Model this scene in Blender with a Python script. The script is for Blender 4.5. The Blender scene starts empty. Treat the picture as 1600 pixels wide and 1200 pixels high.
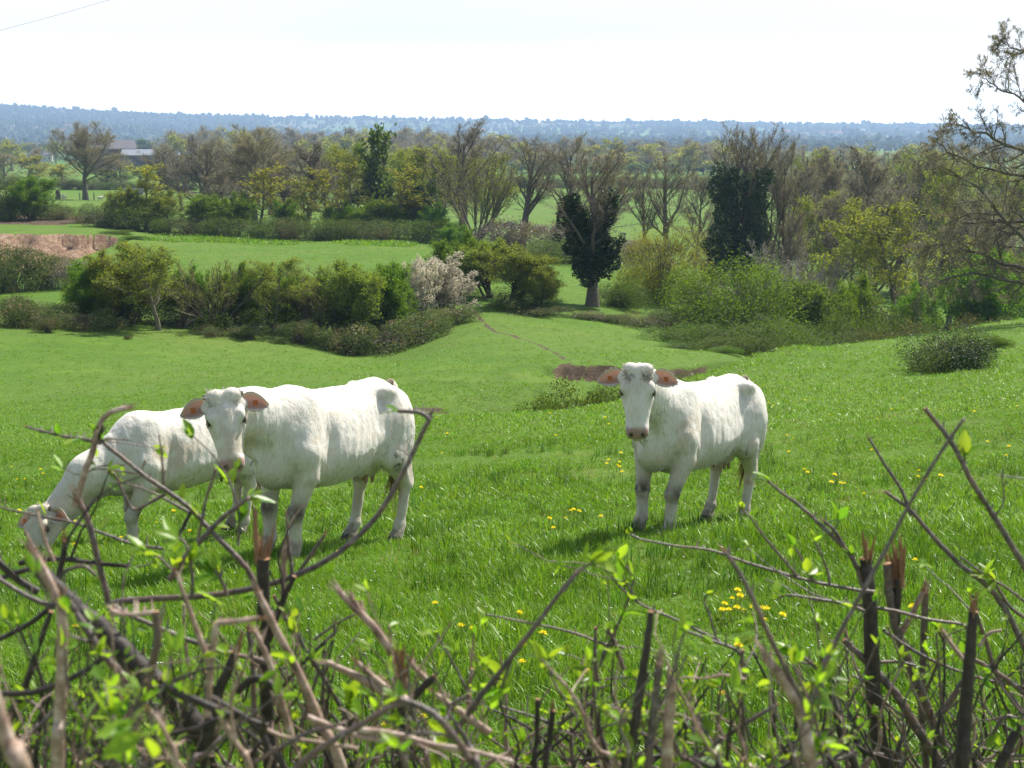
import bpy, math, random
import numpy as np
from mathutils import Vector, Matrix

# ---------------------------------------------------------------- camera, sky, sun
SC = bpy.context.scene
COL = SC.collection
F = 2200.0                       # focal length in photograph pixels (1600 wide)
TH = math.atan(395.0 / 2200.0)   # downward pitch
CT, ST = math.cos(TH), math.sin(TH)
CZ = 1.65

cam_d = bpy.data.cameras.new('camera')
cam = bpy.data.objects.new('camera', cam_d)
COL.objects.link(cam)
cam.location = (0, 0, CZ)
cam.rotation_euler = (math.pi / 2 - TH, 0, 0)
cam_d.sensor_width = 36.0
cam_d.lens = 36.0 * F / 1600.0
cam_d.clip_start = 0.05
cam_d.clip_end = 40000
cam_d.dof.use_dof = True
cam_d.dof.focus_distance = 12.0
cam_d.dof.aperture_fstop = 11.5
SC.camera = cam

SUN_AZ = math.radians(42)        # right of the view direction
SUN_EL = math.radians(52)
world = bpy.data.worlds.new('World')
SC.world = world
world.use_nodes = True
wn = world.node_tree
wn.nodes.clear()
w_out = wn.nodes.new('ShaderNodeOutputWorld')
w_bg = wn.nodes.new('ShaderNodeBackground')
w_sky = wn.nodes.new('ShaderNodeTexSky')
w_sky.sky_type = 'NISHITA'
w_sky.sun_disc = False
w_sky.sun_elevation = SUN_EL
w_sky.sun_rotation = SUN_AZ
w_sky.air_density = 1.0
w_sky.dust_density = 1.5
w_sky.ozone_density = 1.0
w_bg.inputs['Strength'].default_value = 0.095
# thin bright high cloud veiling the blue, denser towards the horizon
w_tc = wn.nodes.new('ShaderNodeTexCoord')
w_sep = wn.nodes.new('ShaderNodeSeparateXYZ'); wn.links.new(w_tc.outputs['Generated'], w_sep.inputs[0])
w_map = wn.nodes.new('ShaderNodeMapping'); w_map.inputs['Scale'].default_value = (1.0, 1.0, 4.0)
wn.links.new(w_tc.outputs['Generated'], w_map.inputs['Vector'])
w_nz = wn.nodes.new('ShaderNodeTexNoise'); w_nz.inputs['Scale'].default_value = 2.6; w_nz.inputs['Detail'].default_value = 5
wn.links.new(w_map.outputs[0], w_nz.inputs['Vector'])
w_h = wn.nodes.new('ShaderNodeMapRange'); w_h.inputs['From Min'].default_value = 0.0; w_h.inputs['From Max'].default_value = 0.33
w_h.inputs['To Min'].default_value = 1.0; w_h.inputs['To Max'].default_value = 0.05
wn.links.new(w_sep.outputs['Z'], w_h.inputs['Value'])
w_c = wn.nodes.new('ShaderNodeMath'); w_c.operation = 'MULTIPLY_ADD'; w_c.inputs[1].default_value = 1.1; w_c.inputs[2].default_value = -0.46
wn.links.new(w_nz.outputs['Fac'], w_c.inputs[0])
w_f = wn.nodes.new('ShaderNodeMath'); w_f.operation = 'ADD'; w_f.use_clamp = True
wn.links.new(w_h.outputs[0], w_f.inputs[0]); wn.links.new(w_c.outputs[0], w_f.inputs[1])
w_mx = wn.nodes.new('ShaderNodeMix'); w_mx.data_type = 'RGBA'
wn.links.new(w_f.outputs[0], w_mx.inputs[0]); wn.links.new(w_sky.outputs[0], w_mx.inputs[6])
w_mx.inputs[7].default_value = (7.9, 7.85, 7.8, 1)
# the last few degrees above the horizon glow whiter
w_gl = wn.nodes.new('ShaderNodeMapRange'); w_gl.interpolation_type = 'SMOOTHSTEP'
w_gl.inputs['From Min'].default_value = 0.0; w_gl.inputs['From Max'].default_value = 0.07
w_gl.inputs['To Min'].default_value = 2.9; w_gl.inputs['To Max'].default_value = 1.0
wn.links.new(w_sep.outputs['Z'], w_gl.inputs['Value'])
w_vm = wn.nodes.new('ShaderNodeVectorMath'); w_vm.operation = 'SCALE'
wn.links.new(w_mx.outputs[2], w_vm.inputs[0]); wn.links.new(w_gl.outputs[0], w_vm.inputs['Scale'])
wn.links.new(w_vm.outputs[0], w_bg.inputs['Color'])
wn.links.new(w_bg.outputs[0], w_out.inputs['Surface'])

sun_d = bpy.data.lights.new('sun', 'SUN')
sun_d.energy = 5.0
sun_d.angle = math.radians(0.5)
sun_d.color = (1.0, 0.95, 0.86)
sun = bpy.data.objects.new('sun', sun_d)
COL.objects.link(sun)
sdir = Vector((math.sin(SUN_AZ) * math.cos(SUN_EL), math.cos(SUN_AZ) * math.cos(SUN_EL), math.sin(SUN_EL)))
sun.rotation_euler = (-sdir).to_track_quat('-Z', 'Y').to_euler()
sun.location = (20, 20, 40)

SC.view_settings.view_transform = 'Standard'
SC.view_settings.look = 'None'
SC.view_settings.gamma = 1.0
SC.view_settings.use_curve_mapping = False
SC.view_settings.exposure = 0.68
SC.render.engine = 'CYCLES'
cy = SC.cycles
cy.max_bounces = 8
cy.diffuse_bounces = 3
cy.glossy_bounces = 2
cy.transmission_bounces = 5
cy.transparent_max_bounces = 8
cy.volume_bounces = 0
cy.use_denoising = True
cy.sample_clamp_indirect = 2.0
cy.denoising_prefilter = 'NONE'
cy.use_adaptive_sampling = False
cy.caustics_reflective = False
cy.caustics_refractive = False

RNG = np.random.default_rng(7)
random.seed(7)

# ---------------------------------------------------------------- helpers: camera rays
def slope(py):
    """downward slope D/Y of the ray through photo row py"""
    yc = (np.asarray(py, float) - 600.0) / F
    return (ST + yc * CT) / (CT - yc * ST)

def P(px, py, Y):
    """world point on the ray through photo pixel (px,py) at forward distance Y"""
    yc = (py - 600.0) / F
    k = Y / (CT - yc * ST)
    return np.array([(px - 800.0) / F * k, Y, CZ - (ST + yc * CT) * k])

def proj(x, y, z):
    dz = np.asarray(z) - CZ
    dep = y * CT - dz * ST
    up = y * ST + dz * CT
    dep = np.where(np.abs(dep) < 1e-6, 1e-6, dep)
    return 800 + F * x / dep, 600 - F * up / dep, dep

# ---------------------------------------------------------------- helpers: noise
def _hash(i, j, k, seed):
    n = (i * 374761393 + j * 668265263 + k * 2147483647 + seed * 1274126177) & 0xFFFFFFFF
    n = ((n ^ (n >> 13)) * 1274126177) & 0xFFFFFFFF
    n = ((n ^ (n >> 16)) * 2246822519) & 0xFFFFFFFF
    return ((n ^ (n >> 15)) & 0xFFFFFF) / float(0xFFFFFF)

def vnoise3(x, y, z, seed=0):
    xi, yi, zi = np.floor(x).astype(np.int64), np.floor(y).astype(np.int64), np.floor(z).astype(np.int64)
    xf, yf, zf = x - xi, y - yi, z - zi
    u, v, w = xf*xf*(3-2*xf), yf*yf*(3-2*yf), zf*zf*(3-2*zf)
    r = 0
    for a in (0, 1):
        for b in (0, 1):
            for c in (0, 1):
                h = _hash(xi+a, yi+b, zi+c, seed)
                r = r + h * (u if a else 1-u) * (v if b else 1-v) * (w if c else 1-w)
    return r * 2 - 1

def fbm2(x, y, seed=0, oct=4):
    x = np.asarray(x, float); y = np.asarray(y, float)
    r = np.zeros(np.broadcast(x, y).shape); a = 1.0; s = 0
    for o in range(oct):
        r += a * vnoise3(x, y, np.zeros_like(x) + 0.5, seed + o * 13)
        s += a; a *= 0.5; x = x * 2.03 + 11.3; y = y * 2.03 + 5.7
    return r / s

def fbm3(p, scale, seed=0, oct=3):
    x, y, z = p[..., 0]*scale, p[..., 1]*scale, p[..., 2]*scale
    r = 0; a = 1.0; s = 0
    for o in range(oct):
        r = r + a * vnoise3(x, y, z, seed + o * 7)
        s += a; a *= 0.5; x = x*2.03+3.1; y = y*2.03+1.7; z = z*2.03+9.2
    return r / s

def sstep(a, b, x):
    t = np.clip((x - a) / (b - a), 0, 1)
    return t * t * (3 - 2 * t)

# ---------------------------------------------------------------- helpers: meshes and objects
def mk_mesh(name, V, faces_list, mats=(), mat_idx=None, smooth=True, attrs=None, cols=None):
    """faces_list: list of int arrays (m,k). attrs: {name: float per vertex}; cols: {name: (n,3)}"""
    V = np.asarray(V, np.float32)
    me = bpy.data.meshes.new(name)
    me.vertices.add(len(V))
    me.vertices.foreach_set('co', V.ravel())
    faces_list = [np.asarray(f, np.int32) for f in faces_list if len(f)]
    nl = sum(f.size for f in faces_list); nf = sum(len(f) for f in faces_list)
    me.loops.add(nl); me.polygons.add(nf)
    me.loops.foreach_set('vertex_index', np.concatenate([f.ravel() for f in faces_list]))
    tot = np.concatenate([np.full(len(f), f.shape[1], np.int32) for f in faces_list])
    start = np.concatenate([[0], np.cumsum(tot)[:-1]]).astype(np.int32)
    me.polygons.foreach_set('loop_start', start)
    try:
        me.polygons.foreach_set('loop_total', tot)
    except Exception:
        pass
    for m in mats:
        me.materials.append(m)
    if mat_idx is not None:
        me.polygons.foreach_set('material_index', np.asarray(mat_idx, np.int32))
    me.update(calc_edges=True)
    if smooth:
        me.shade_smooth()
    else:
        me.shade_flat()
    if attrs:
        for k, a in attrs.items():
            at = me.attributes.new(k, 'FLOAT', 'POINT')
            at.data.foreach_set('value', np.asarray(a, np.float32).ravel())
    if cols:
        for k, c in cols.items():
            c = np.asarray(c, np.float32)
            c4 = np.ones((len(c), 4), np.float32); c4[:, :3] = c
            at = me.attributes.new(k, 'FLOAT_COLOR', 'POINT')
            at.data.foreach_set('color', c4.ravel())
    return me

def link(name, data, parent=None, loc=None, rot=None, scale=None):
    o = bpy.data.objects.new(name, data)
    COL.objects.link(o)
    if parent is not None: o.parent = parent
    if loc is not None: o.location = [float(c) for c in loc]
    if rot is not None: o.rotation_euler = rot
    if scale is not None: o.scale = scale if hasattr(scale, '__len__') else (scale,)*3
    return o

def tag(o, label=None, cat=None, group=None, kind=None):
    if label: o['label'] = label
    if cat: o['category'] = cat
    if group: o['group'] = group
    if kind: o['kind'] = kind
    return o

def copy_tree(o, parent=None):
    c = o.copy(); COL.objects.link(c)
    if parent is not None:
        c.parent = parent
        c.matrix_parent_inverse = o.matrix_parent_inverse.copy()
    for ch in list(o.children):
        copy_tree(ch, c)
    return c

class MB:
    """collects pieces into one mesh"""
    def __init__(s): s.V = []; s.F = {}; s.n = 0; s.A = []; s.M = {}
    def add(s, V, F, rnd=0.5, mi=0):
        V = np.asarray(V, float)
        F = np.asarray(F, int) + s.n
        k = F.shape[1]
        s.F.setdefault(k, []).append(F)
        s.M.setdefault(k, []).append(np.full(len(F), mi))
        s.V.append(V); s.n += len(V)
        s.A.append(np.broadcast_to(np.asarray(rnd, float), (len(V),)))
    def mesh(s, name, mats=(), smooth=True):
        ks = sorted(s.F)
        return mk_mesh(name, np.concatenate(s.V), [np.concatenate(s.F[k]) for k in ks], mats,
                       np.concatenate([np.concatenate(s.M[k]) for k in ks]), smooth,
                       attrs={'rnd': np.concatenate(s.A)})

def tubes(Pn, R, k=5, cap=False):
    """Pn (B,n,3) polylines, R (B,n) radii -> V,F(quads)"""
    Pn = np.asarray(Pn, float); R = np.asarray(R, float)
    B, n, _ = Pn.shape
    T = np.gradient(Pn, axis=1)
    T /= np.linalg.norm(T, axis=2, keepdims=True) + 1e-12
    mt = Pn[:, -1] - Pn[:, 0]
    mt /= np.linalg.norm(mt, axis=1, keepdims=True) + 1e-12
    ref = np.where(np.abs(mt[:, 2:3]) < 0.8, np.array([[0, 0, 1.0]]), np.array([[1.0, 0, 0]]))
    ref = ref[:, None, :]
    U = ref - (ref * T).sum(2, keepdims=True) * T
    U /= np.linalg.norm(U, axis=2, keepdims=True) + 1e-12
    W = np.cross(T, U)
    a = np.arange(k) * 2 * math.pi / k
    V = Pn[:, :, None, :] + R[:, :, None, None] * (np.cos(a)[None, None, :, None] * U[:, :, None, :] + np.sin(a)[None, None, :, None] * W[:, :, None, :])
    V = V.reshape(-1, 3)
    b = np.arange(B)[:, None, None] * n * k
    i = np.arange(n - 1)[None, :, None] * k
    j = np.arange(k)[None, None, :]
    j2 = (j + 1) % k
    Fq = np.stack([b + i + j, b + i + j2, b + i + k + j2, b + i + k + j], -1).reshape(-1, 4)
    return V, Fq

def box_vf(cx, cy_, cz, sx, sy, sz):
    v = np.array([[x, y, z] for x in (-.5, .5) for y in (-.5, .5) for z in (-.5, .5)]) * [sx, sy, sz] + [cx, cy_, cz]
    f = [[0,1,3,2],[4,6,7,5],[0,4,5,1],[2,3,7,6],[0,2,6,4],[1,5,7,3]]
    return v, f

# ---------------------------------------------------------------- helpers: materials
class NT:
    def __init__(s, name):
        s.m = bpy.data.materials.new(name); s.m.use_nodes = True
        s.t = s.m.node_tree; s.t.nodes.clear()
        s.out = s.t.nodes.new('ShaderNodeOutputMaterial')
    def n(s, typ, **kw):
        nd = s.t.nodes.new(typ)
        for k, v in kw.items():
            if k.startswith('i_'):
                key = k[2:]
                key = int(key) if key.isdigit() else key.replace('_', ' ')
                s.set(nd.inputs[key], v)
            else:
                setattr(nd, k, v)
        return nd
    def set(s, inp, v):
        if isinstance(v, bpy.types.NodeSocket): s.t.links.new(v, inp)
        elif hasattr(v, 'outputs'): s.t.links.new(v.outputs[0], inp)
        else:
            if hasattr(v, '__len__') and len(v) == 3 and inp.type == 'RGBA': v = (*v, 1)
            inp.default_value = v
    def coord(s, which='Object'):
        return s.n('ShaderNodeTexCoord').outputs[which]
    def noise(s, vec, scale, detail=4, rough=0.55, dim='3D'):
        nd = s.n('ShaderNodeTexNoise'); nd.noise_dimensions = dim
        nd.inputs['Scale'].default_value = scale; nd.inputs['Detail'].default_value = detail
        nd.inputs['Roughness'].default_value = rough
        s.t.links.new(vec, nd.inputs['Vector'])
        return nd.outputs['Fac']
    def ramp(s, fac, stops):
        nd = s.n('ShaderNodeValToRGB')
        s.t.links.new(fac, nd.inputs[0])
        el = nd.color_ramp.elements
        while len(el) < len(stops): el.new(0.5)
        for e, (p, c) in zip(el, stops):
            e.position = p
            e.color = (*c, 1) if hasattr(c, '__len__') else (c, c, c, 1)
        return nd.outputs[0]
    def mix(s, f, a, b, mode='MIX'):
        nd = s.n('ShaderNodeMix'); nd.data_type = 'RGBA'; nd.blend_type = mode
        s.set(nd.inputs[0], f); s.set(nd.inputs[6], a); s.set(nd.inputs[7], b)
        return nd.outputs[2]
    def math(s, op, a, b=0.0, c=None):
        nd = s.n('ShaderNodeMath'); nd.operation = op
        s.set(nd.inputs[0], a); s.set(nd.inputs[1], b)
        if c is not None: s.set(nd.inputs[2], c)
        return nd.outputs[0]
    def attr(s, name, out='Fac'):
        nd = s.n('ShaderNodeAttribute'); nd.attribute_name = name
        return nd.outputs[out]
    def bump(s, h, strength=0.3, dist=0.02):
        nd = s.n('ShaderNodeBump'); nd.inputs['Strength'].default_value = strength
        nd.inputs['Distance'].default_value = dist
        s.t.links.new(h, nd.inputs['Height'])
        return nd.outputs[0]
    def principled(s, color, rough=0.7, spec=0.3, normal=None, **kw):
        nd = s.n('ShaderNodeBsdfPrincipled')
        s.set(nd.inputs['Base Color'], color); s.set(nd.inputs['Roughness'], rough)
        s.set(nd.inputs['Specular IOR Level'], spec)
        if normal is not None: s.set(nd.inputs['Normal'], normal)
        for k, v in kw.items(): s.set(nd.inputs[k.replace('_', ' ')], v)
        return nd.outputs[0]
    def surf(s, sh):
        s.t.links.new(sh, s.out.inputs['Surface']); return s.m

def leaf_mat(name, c1, c2, trans=0.45, spec=0.25, rough=0.45, tcol=None, hv=0.25):
    """thin two sided leaf: reflection + transmission, colour varying leaf to leaf and clump to clump"""
    t = NT(name)
    r = t.attr('rnd')
    nz = t.noise(t.coord('Object'), 0.9, 2)
    f = t.math('ADD', t.math('MULTIPLY', r, 0.6), t.math('MULTIPLY', nz, 0.5))
    oi = t.n('ShaderNodeObjectInfo')
    col = t.ramp(f, [(0.2, c1), (0.8, c2)])
    hsv = t.n('ShaderNodeHueSaturation')
    t.set(hsv.inputs['Color'], col)
    t.set(hsv.inputs['Value'], t.math('ADD', t.math('MULTIPLY', oi.outputs['Random'], hv), 1 - hv / 2))
    t.set(hsv.inputs['Hue'], t.math('ADD', t.math('MULTIPLY', oi.outputs['Random'], 0.03), 0.485))
    col = hsv.outputs[0]
    pr = t.principled(col, rough, spec)
    tr = t.n('ShaderNodeBsdfTranslucent')
    tc = t.mix(1.0, col, tcol if tcol else (1.5, 1.35, 0.6), 'MULTIPLY')
    t.set(tr.inputs['Color'], tc)
    mx = t.n('ShaderNodeMixShader'); mx.inputs[0].default_value = trans
    t.t.links.new(pr, mx.inputs[1]); t.t.links.new(tr.outputs[0], mx.inputs[2])
    return t.surf(mx.outputs[0])

def bark_mat(name, c1, c2, scale=6.0, rough=0.85, bump=0.4):
    t = NT(name)
    v = t.coord('Object')
    nz = t.noise(v, scale, 5, 0.65)
    f = t.math('ADD', t.math('MULTIPLY', nz, 0.8), t.math('MULTIPLY', t.attr('rnd'), 0.25))
    col = t.ramp(f, [(0.3, c1), (0.75, c2)])
    return t.surf(t.principled(col, rough, 0.2, t.bump(nz, bump, 0.05)))
# ---------------------------------------------------------------- the land: feature-aligned profile table
_pxc = np.array([0, 150, 300, 450, 600, 750, 850, 1000, 1200, 1400, 1600.])
_uc = (_pxc - 800) / F * 1.012
def _s(v): return [v] * 11
# each knot: distances per column, then photo row (>60) or drop below the eye in metres (<60)
_K = [
 (_s(-25), _s(1.0)),
 (_s(0), _s(1.65)),
 (_s(3), _s(2.12)),
 (_s(5.7), _s(2.71)),
 (_s(8), [3.0, 3.0, 3.0, 3.0, 3.02, 3.03, 3.03, 3.0, 2.97, 2.95, 2.95]),
 (_s(10.7), [3.45, 3.42, 3.38, 3.31, 3.31, 3.32, 3.30, 3.25, 3.2, 3.2, 3.2]),
 (_s(13.3), [4.02, 4.02, 4.0, 3.90, 3.86, 3.82, 3.80, 3.76, 3.73, 3.7, 3.65]),
 (_s(17), [4.75, 4.7, 4.6, 4.45, 4.4, 4.35, 4.3, 4.27, 4.25, 4.15, 4.05]),
 ([21, 21, 21, 21.5, 22, 23, 24, 25, 28, 32, 36], [5.2, 5.15, 5.1, 5.05, 5.05, 5.1, 5.15, 5.2, 5.5, 5.8, 5.9]),
 ([24, 24, 25, 26, 27.5, 29, 30, 34, 42, 55, 70], [705, 698, 686, 672, 658, 649, 643, 620, 555, 529, 498]),
 ([28, 28, 29, 31, 33, 36, 38, 43, 53, 70, 90], [-.12, -.2, -.3, -.45, -.6, -.9, -1.2, -1.6, -1.6, -1.5, -1.5]),
 ([32, 32, 33, 35, 37.5, 41, 43, 49, 60, 80, 100], [700, 693, 681, 666, 650, 638, 616, 595, 10.4, 13.6, 14.9]),
 ([34, 34, 35, 37, 39, 42.5, 44.0, 50, 61, 83, 105], [692, 685, 672, 655, 637, 622, 600, 576, 10.0, 14.2, 15.5]),
 ([50, 50, 50, 52, 54, 58, 60, 64, 72, 92, 115], [608, 604, 598, 590, 580, 560, 550, 545, 552, 15.3, 16.6]),
 ([72, 72, 73, 74, 76, 82, 84, 86, 90, 105, 130], [515, 520, 527, 537, 543, 493, 491, 503, 546, 16.8, 17.8]),
 ([105, 105, 105, 105, 105, 105, 105, 108, 112, 130, 150], [440, 436, 430, 425, 422, 428, 430, 440, 15.2, 17.2, 18.2]),
 ([150, 150, 150, 150, 150, 150, 150, 152, 160, 170, 190], [348, 352, 366, 374, 376, 385, 390, 395, 17.0, 18.0, 18.6]),
 (_s(290), [305, 307, 310, 318, 325, 330, 330, 330, 17.6, 18.4, 18.8]),
 (_s(650), _s(18.0)),
 (_s(1500), _s(23.0)),
 (_s(2600), _s(25.0)),
 (_s(4200), [-18, -10, 6, 10, 10, 10, 10, 12, 13, 14, 14]),
 (_s(6000), [169, 177, 184, 186, 187, 190, 192, 194, 196, 198.5, 200]),
 (_s(7000), _s(2.0)),
]
_NK = len(_K)
_KY = np.zeros((_NK, 11)); _KD = np.zeros((_NK, 11))
for _i, (_ys, _vs) in enumerate(_K):
    for _j in range(11):
        y_, v_ = _ys[_j], _vs[_j]
        _KY[_i, _j] = y_
        if _i == 21: _KD[_i, _j] = v_
        elif v_ > 60: _KD[_i, _j] = slope(v_) * y_
        elif v_ < 0: _KD[_i, _j] = _KD[_i-1, _j] / _KY[_i-1, _j] * y_ - v_
        else: _KD[_i, _j] = v_

def _cr(tab, u):
    """Catmull-Rom across columns (smooth), tab (NK,11) -> (NK, len(u))"""
    u = np.clip(u, _uc[0], _uc[-1])
    m = np.gradient(tab, _uc, axis=1) * 0.85
    i = np.clip(np.searchsorted(_uc, u) - 1, 0, 9)
    h = _uc[i+1] - _uc[i]; t = (u - _uc[i]) / h
    h00 = 2*t**3 - 3*t**2 + 1; h10 = t**3 - 2*t**2 + t; h01 = -2*t**3 + 3*t**2; h11 = t**3 - t**2
    return h00*tab[:, i] + h10*h*m[:, i] + h01*tab[:, i+1] + h11*h*m[:, i+1]

def _g(Y): return np.sqrt(np.maximum(Y, 0)**2 + 25.0)

def _knots(u):
    ky, kd = _cr(_KY, u), _cr(_KD, u)
    dy = np.diff(ky, axis=0); d = np.diff(kd, axis=0) / dy
    m = np.zeros_like(ky)
    same = d[:-1] * d[1:] > 0
    with np.errstate(divide='ignore', invalid='ignore'):
        hm = 2 * d[:-1] * d[1:] / (d[:-1] + d[1:])
    m[1:-1] = np.where(same, hm, 0)
    m[0], m[-1] = d[0], d[-1]
    return ky, kd, m

def _evalD(ky, kd, m, Y):
    """each column of knots evaluated at Y (same length)"""
    n = len(Y)
    i = np.clip((ky <= Y[None, :]).sum(0) - 1, 0, _NK - 2)
    c = np.arange(n)
    y0, y1 = ky[i, c], ky[i+1, c]
    h = y1 - y0; t = np.clip((Y - y0) / h, 0, 1)
    h00 = 2*t**3 - 3*t**2 + 1; h10 = t**3 - 2*t**2 + t; h01 = -2*t**3 + 3*t**2; h11 = t**3 - t**2
    return h00*kd[i, c] + h10*h*m[i, c] + h01*kd[i+1, c] + h11*h*m[i+1, c]

def _warp(x, y):
    # the stream bank wavers in plan
    return y + (0.75*fbm2(x*.45, x*0+3.3, 47, 2) + .35*fbm2(x*1.6, y*.5, 48, 2)) * sstep(36, 40, y)*(1 - sstep(56, 64, y)) * sstep(-6, 0, x)

def pit_edge(x):
    # back edge of the sand pit in the left field, wavering
    return 137.0 + 2.2*fbm2(x*.25, x*0+1.5, 65, 3) + 0.5*np.sin(x*1.7+1) - 4.0 * sstep(-38, -28, x)

def _detail(x, y):
    d = 0.05 * fbm2(x*0.7, y*0.7, 3, 3) * sstep(2, 8, y)
    d = d + 0.16 * fbm2(x*0.12, y*0.12, 9, 2) * sstep(14, 30, y)
    d = d + 1.2 * fbm2(x*0.01, y*0.01, 19, 2) * sstep(200, 500, y)
    d = d + 14.0 * fbm2(x*0.0016, y*0.0016, 29, 3) * sstep(1500, 3500, y) * (1 - 0.55*sstep(5000, 6000, y))
    # rough broken ground of the stream bank
    d = d + 0.18 * fbm2(x*1.1, y*1.1, 41, 3) * sstep(33, 36, y) * (1 - sstep(50, 54, y)) * sstep(-8, -3, x)
    # eroded scar in the stream bank
    d = d - .5*np.exp(-((x - 2.5 - .25*(y - 48.5))/1.7)**4) * sstep(49.6 + .5*fbm2(x*1.3, y*0+9, 58, 2), 49.0 + .5*fbm2(x*1.3, y*0+9, 58, 2), y) * sstep(43.5, 47.5, y)
    # sand pit
    e = pit_edge(x)
    side = sstep(-36.5, -40, x)
    scree = 0.9 * np.exp(-((x + 45.5)/2.2)**2) + 1.0*np.exp(-((x + 49.5)/1.6)**2) + .35*fbm2(x*.6, y*.6, 55, 3)
    depth = 2.3 * side * (.62*(y < e) + .38*sstep(e + .2, e - 3.2 - 1.6*fbm2(x*.4, y*.0+2, 57, 2), y)) * sstep(e - 26, e - 7, y)
    back = np.exp(-np.maximum(e - y, 0) / 3.0)
    d = d - depth * (1 - np.clip(scree*back, 0, .85))
    return d

def H(x, y):
    x = np.atleast_1d(np.asarray(x, float)).ravel(); y = np.atleast_1d(np.asarray(y, float)).ravel()
    u = x / _g(y)
    ky, kd, m = _knots(u)
    return CZ - _evalD(ky, kd, m, _warp(x, y)) + _detail(x, y)

def Hs(x, y): return float(H(np.array([x]), np.array([y]))[0])

def ground_px(px, Y):
    """x so that the ground point at distance Y shows in photo column px; returns (x,y,z, photo row)"""
    x = (px - 800) / F * Y
    for _ in range(4):
        z = Hs(x, Y)
        dep = Y * CT - (z - CZ) * ST
        x = (px - 800) / F * dep
    z = Hs(x, Y)
    return x, Y, z, float(proj(x, Y, z)[1])

def ground_at(px, py, y0=4.0, y1=700.0):
    """first ground point hit by the ray through (px,py) between y0 and y1"""
    Ys = np.exp(np.linspace(math.log(y0), math.log(y1), 1500))
    yc = (py - 600.0) / F
    k = Ys / (CT - yc * ST)
    xs = (px - 800.0) / F * k; zs = CZ - (ST + yc * CT) * k
    h = H(xs, Ys)
    i = np.argmax(h >= zs)
    if h[i] < zs[i]: i = np.argmin(np.abs(h - zs))
    return np.array([xs[i], Ys[i], h[i]])

_rows_per = [5, 6, 10, 12, 14, 18, 20, 20, 20, 9, 24, 14, 55, 60, 24, 90, 20, 16, 12, 10, 14, 20, 4]
_ucol = np.concatenate([[-40, -12, -5, -3, -2, -1.4, -1.0, -0.75], np.linspace(-0.6, -0.42, 16)[:-1],
                        np.linspace(-0.42, 0.42, 380), np.linspace(0.42, 0.6, 16)[1:], [0.75, 1.0, 1.4, 2, 3, 5, 12, 40]])
_ky, _kd, _m = _knots(_ucol)
_Ys = []
for _i in range(_NK - 1):
    n = _rows_per[_i]
    for _r in range(n):
        _Ys.append(_ky[_i] + (_ky[_i+1] - _ky[_i]) * (_r / n))
_Ys.append(_ky[-1])
_Ys = np.array(_Ys)                                     # (rows, cols)
_GX = _ucol[None, :] * _g(_Ys)
_lim = 8200 + 20*np.abs(_ucol)[None, :]
_GX = np.clip(_GX, -_lim, _lim)
_nr, _nc = _Ys.shape
_GZ = np.zeros_like(_GX)
for _r in range(_nr):
    _GZ[_r] = CZ - _evalD(_ky, _kd, _m, _warp(_GX[_r], _Ys[_r])) + _detail(_GX[_r], _Ys[_r])
TV = np.stack([_GX, _Ys, _GZ], -1).reshape(-1, 3)
_ii = (np.arange(_nr-1)[:, None] * _nc + np.arange(_nc-1)[None, :]).ravel()
TF = np.stack([_ii, _ii+1, _ii+1+_nc, _ii+_nc], -1)

# soil where the photograph shows bare earth: pit, mud band, stream bank, cow path
def seg_dist(x, y, pts):
    d = np.full(x.shape, 1e9)
    for (ax, ay), (bx, by) in zip(pts[:-1], pts[1:]):
        vx, vy = bx-ax, by-ay
        t = np.clip(((x-ax)*vx + (y-ay)*vy) / (vx*vx+vy*vy), 0, 1)
        d = np.minimum(d, np.hypot(x-ax-t*vx, y-ay-t*vy))
    return d
PATHPX = [(738, 484), (752, 500), (764, 512), (775, 519), (800, 524), (840, 538), (870, 552), (893, 568), (905, 578)]
PATHW = [tuple(ground_at(a, b, 36, 100)[:2]) for a, b in PATHPX]
_x, _y = TV[:, 0], TV[:, 1]
_ppx, _ppy, _ = proj(_x, _y, TV[:, 2])
nzs = fbm2(_x*1.3, _y*1.3, 77, 3)
nzb = fbm2(_x*0.3, _y*0.3, 78, 3)
soil = np.zeros(len(TV))
pd = seg_dist(_x, _y, PATHW)
soil = np.maximum(soil, 0.95*(1 - sstep(0.0, 0.19, pd + 0.16*nzs + .12*nzb)))
_e = pit_edge(_x)
soil = np.maximum(soil, sstep(-37.5, -39.5, _x + 1.2*nzs) * (_y < _e + 0.5) * sstep(_e - 20, _e - 15, _y + 3*nzs))
# mud above the pit
mud = ((_ppx > -400) & (_ppx < 185)).astype(float) * sstep(334, 340, _ppy + 4*nzb) * (1 - sstep(349, 354, _ppy + 5*nzb - 6*sstep(100, 180, _ppx))) * (_y > 138) * (_y < 180)
mud *= (1 - sstep(120, 185, _ppx + 25*nzb))
soil = np.maximum(soil, mud*0.95)
# stream bank face and scar
_gr = np.abs(np.gradient(_GZ, axis=0) / np.maximum(np.gradient(_Ys, axis=0), 1e-3)).ravel()
bank = sstep(0.30, 0.62, _gr + 0.30*nzs + .2*nzb) * (_y > 33) * (_y < 64) * sstep(862, 880, _ppx + 12*nzs) * (1 - sstep(1085, 1140, _ppx + 20*nzs))
soil = np.maximum(soil, bank)
scar = np.exp(-(((_ppx - 902)/24)**2 + ((_ppy - 584 - .35*(_ppx - 902))/9)**2)**2) * (_y > 40) * (_y < 60)
soil = np.maximum(soil, sstep(0.3, 0.6, scar + 0.75*nzs*(scar > .02) + .35*nzb*(scar > .02)))
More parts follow.
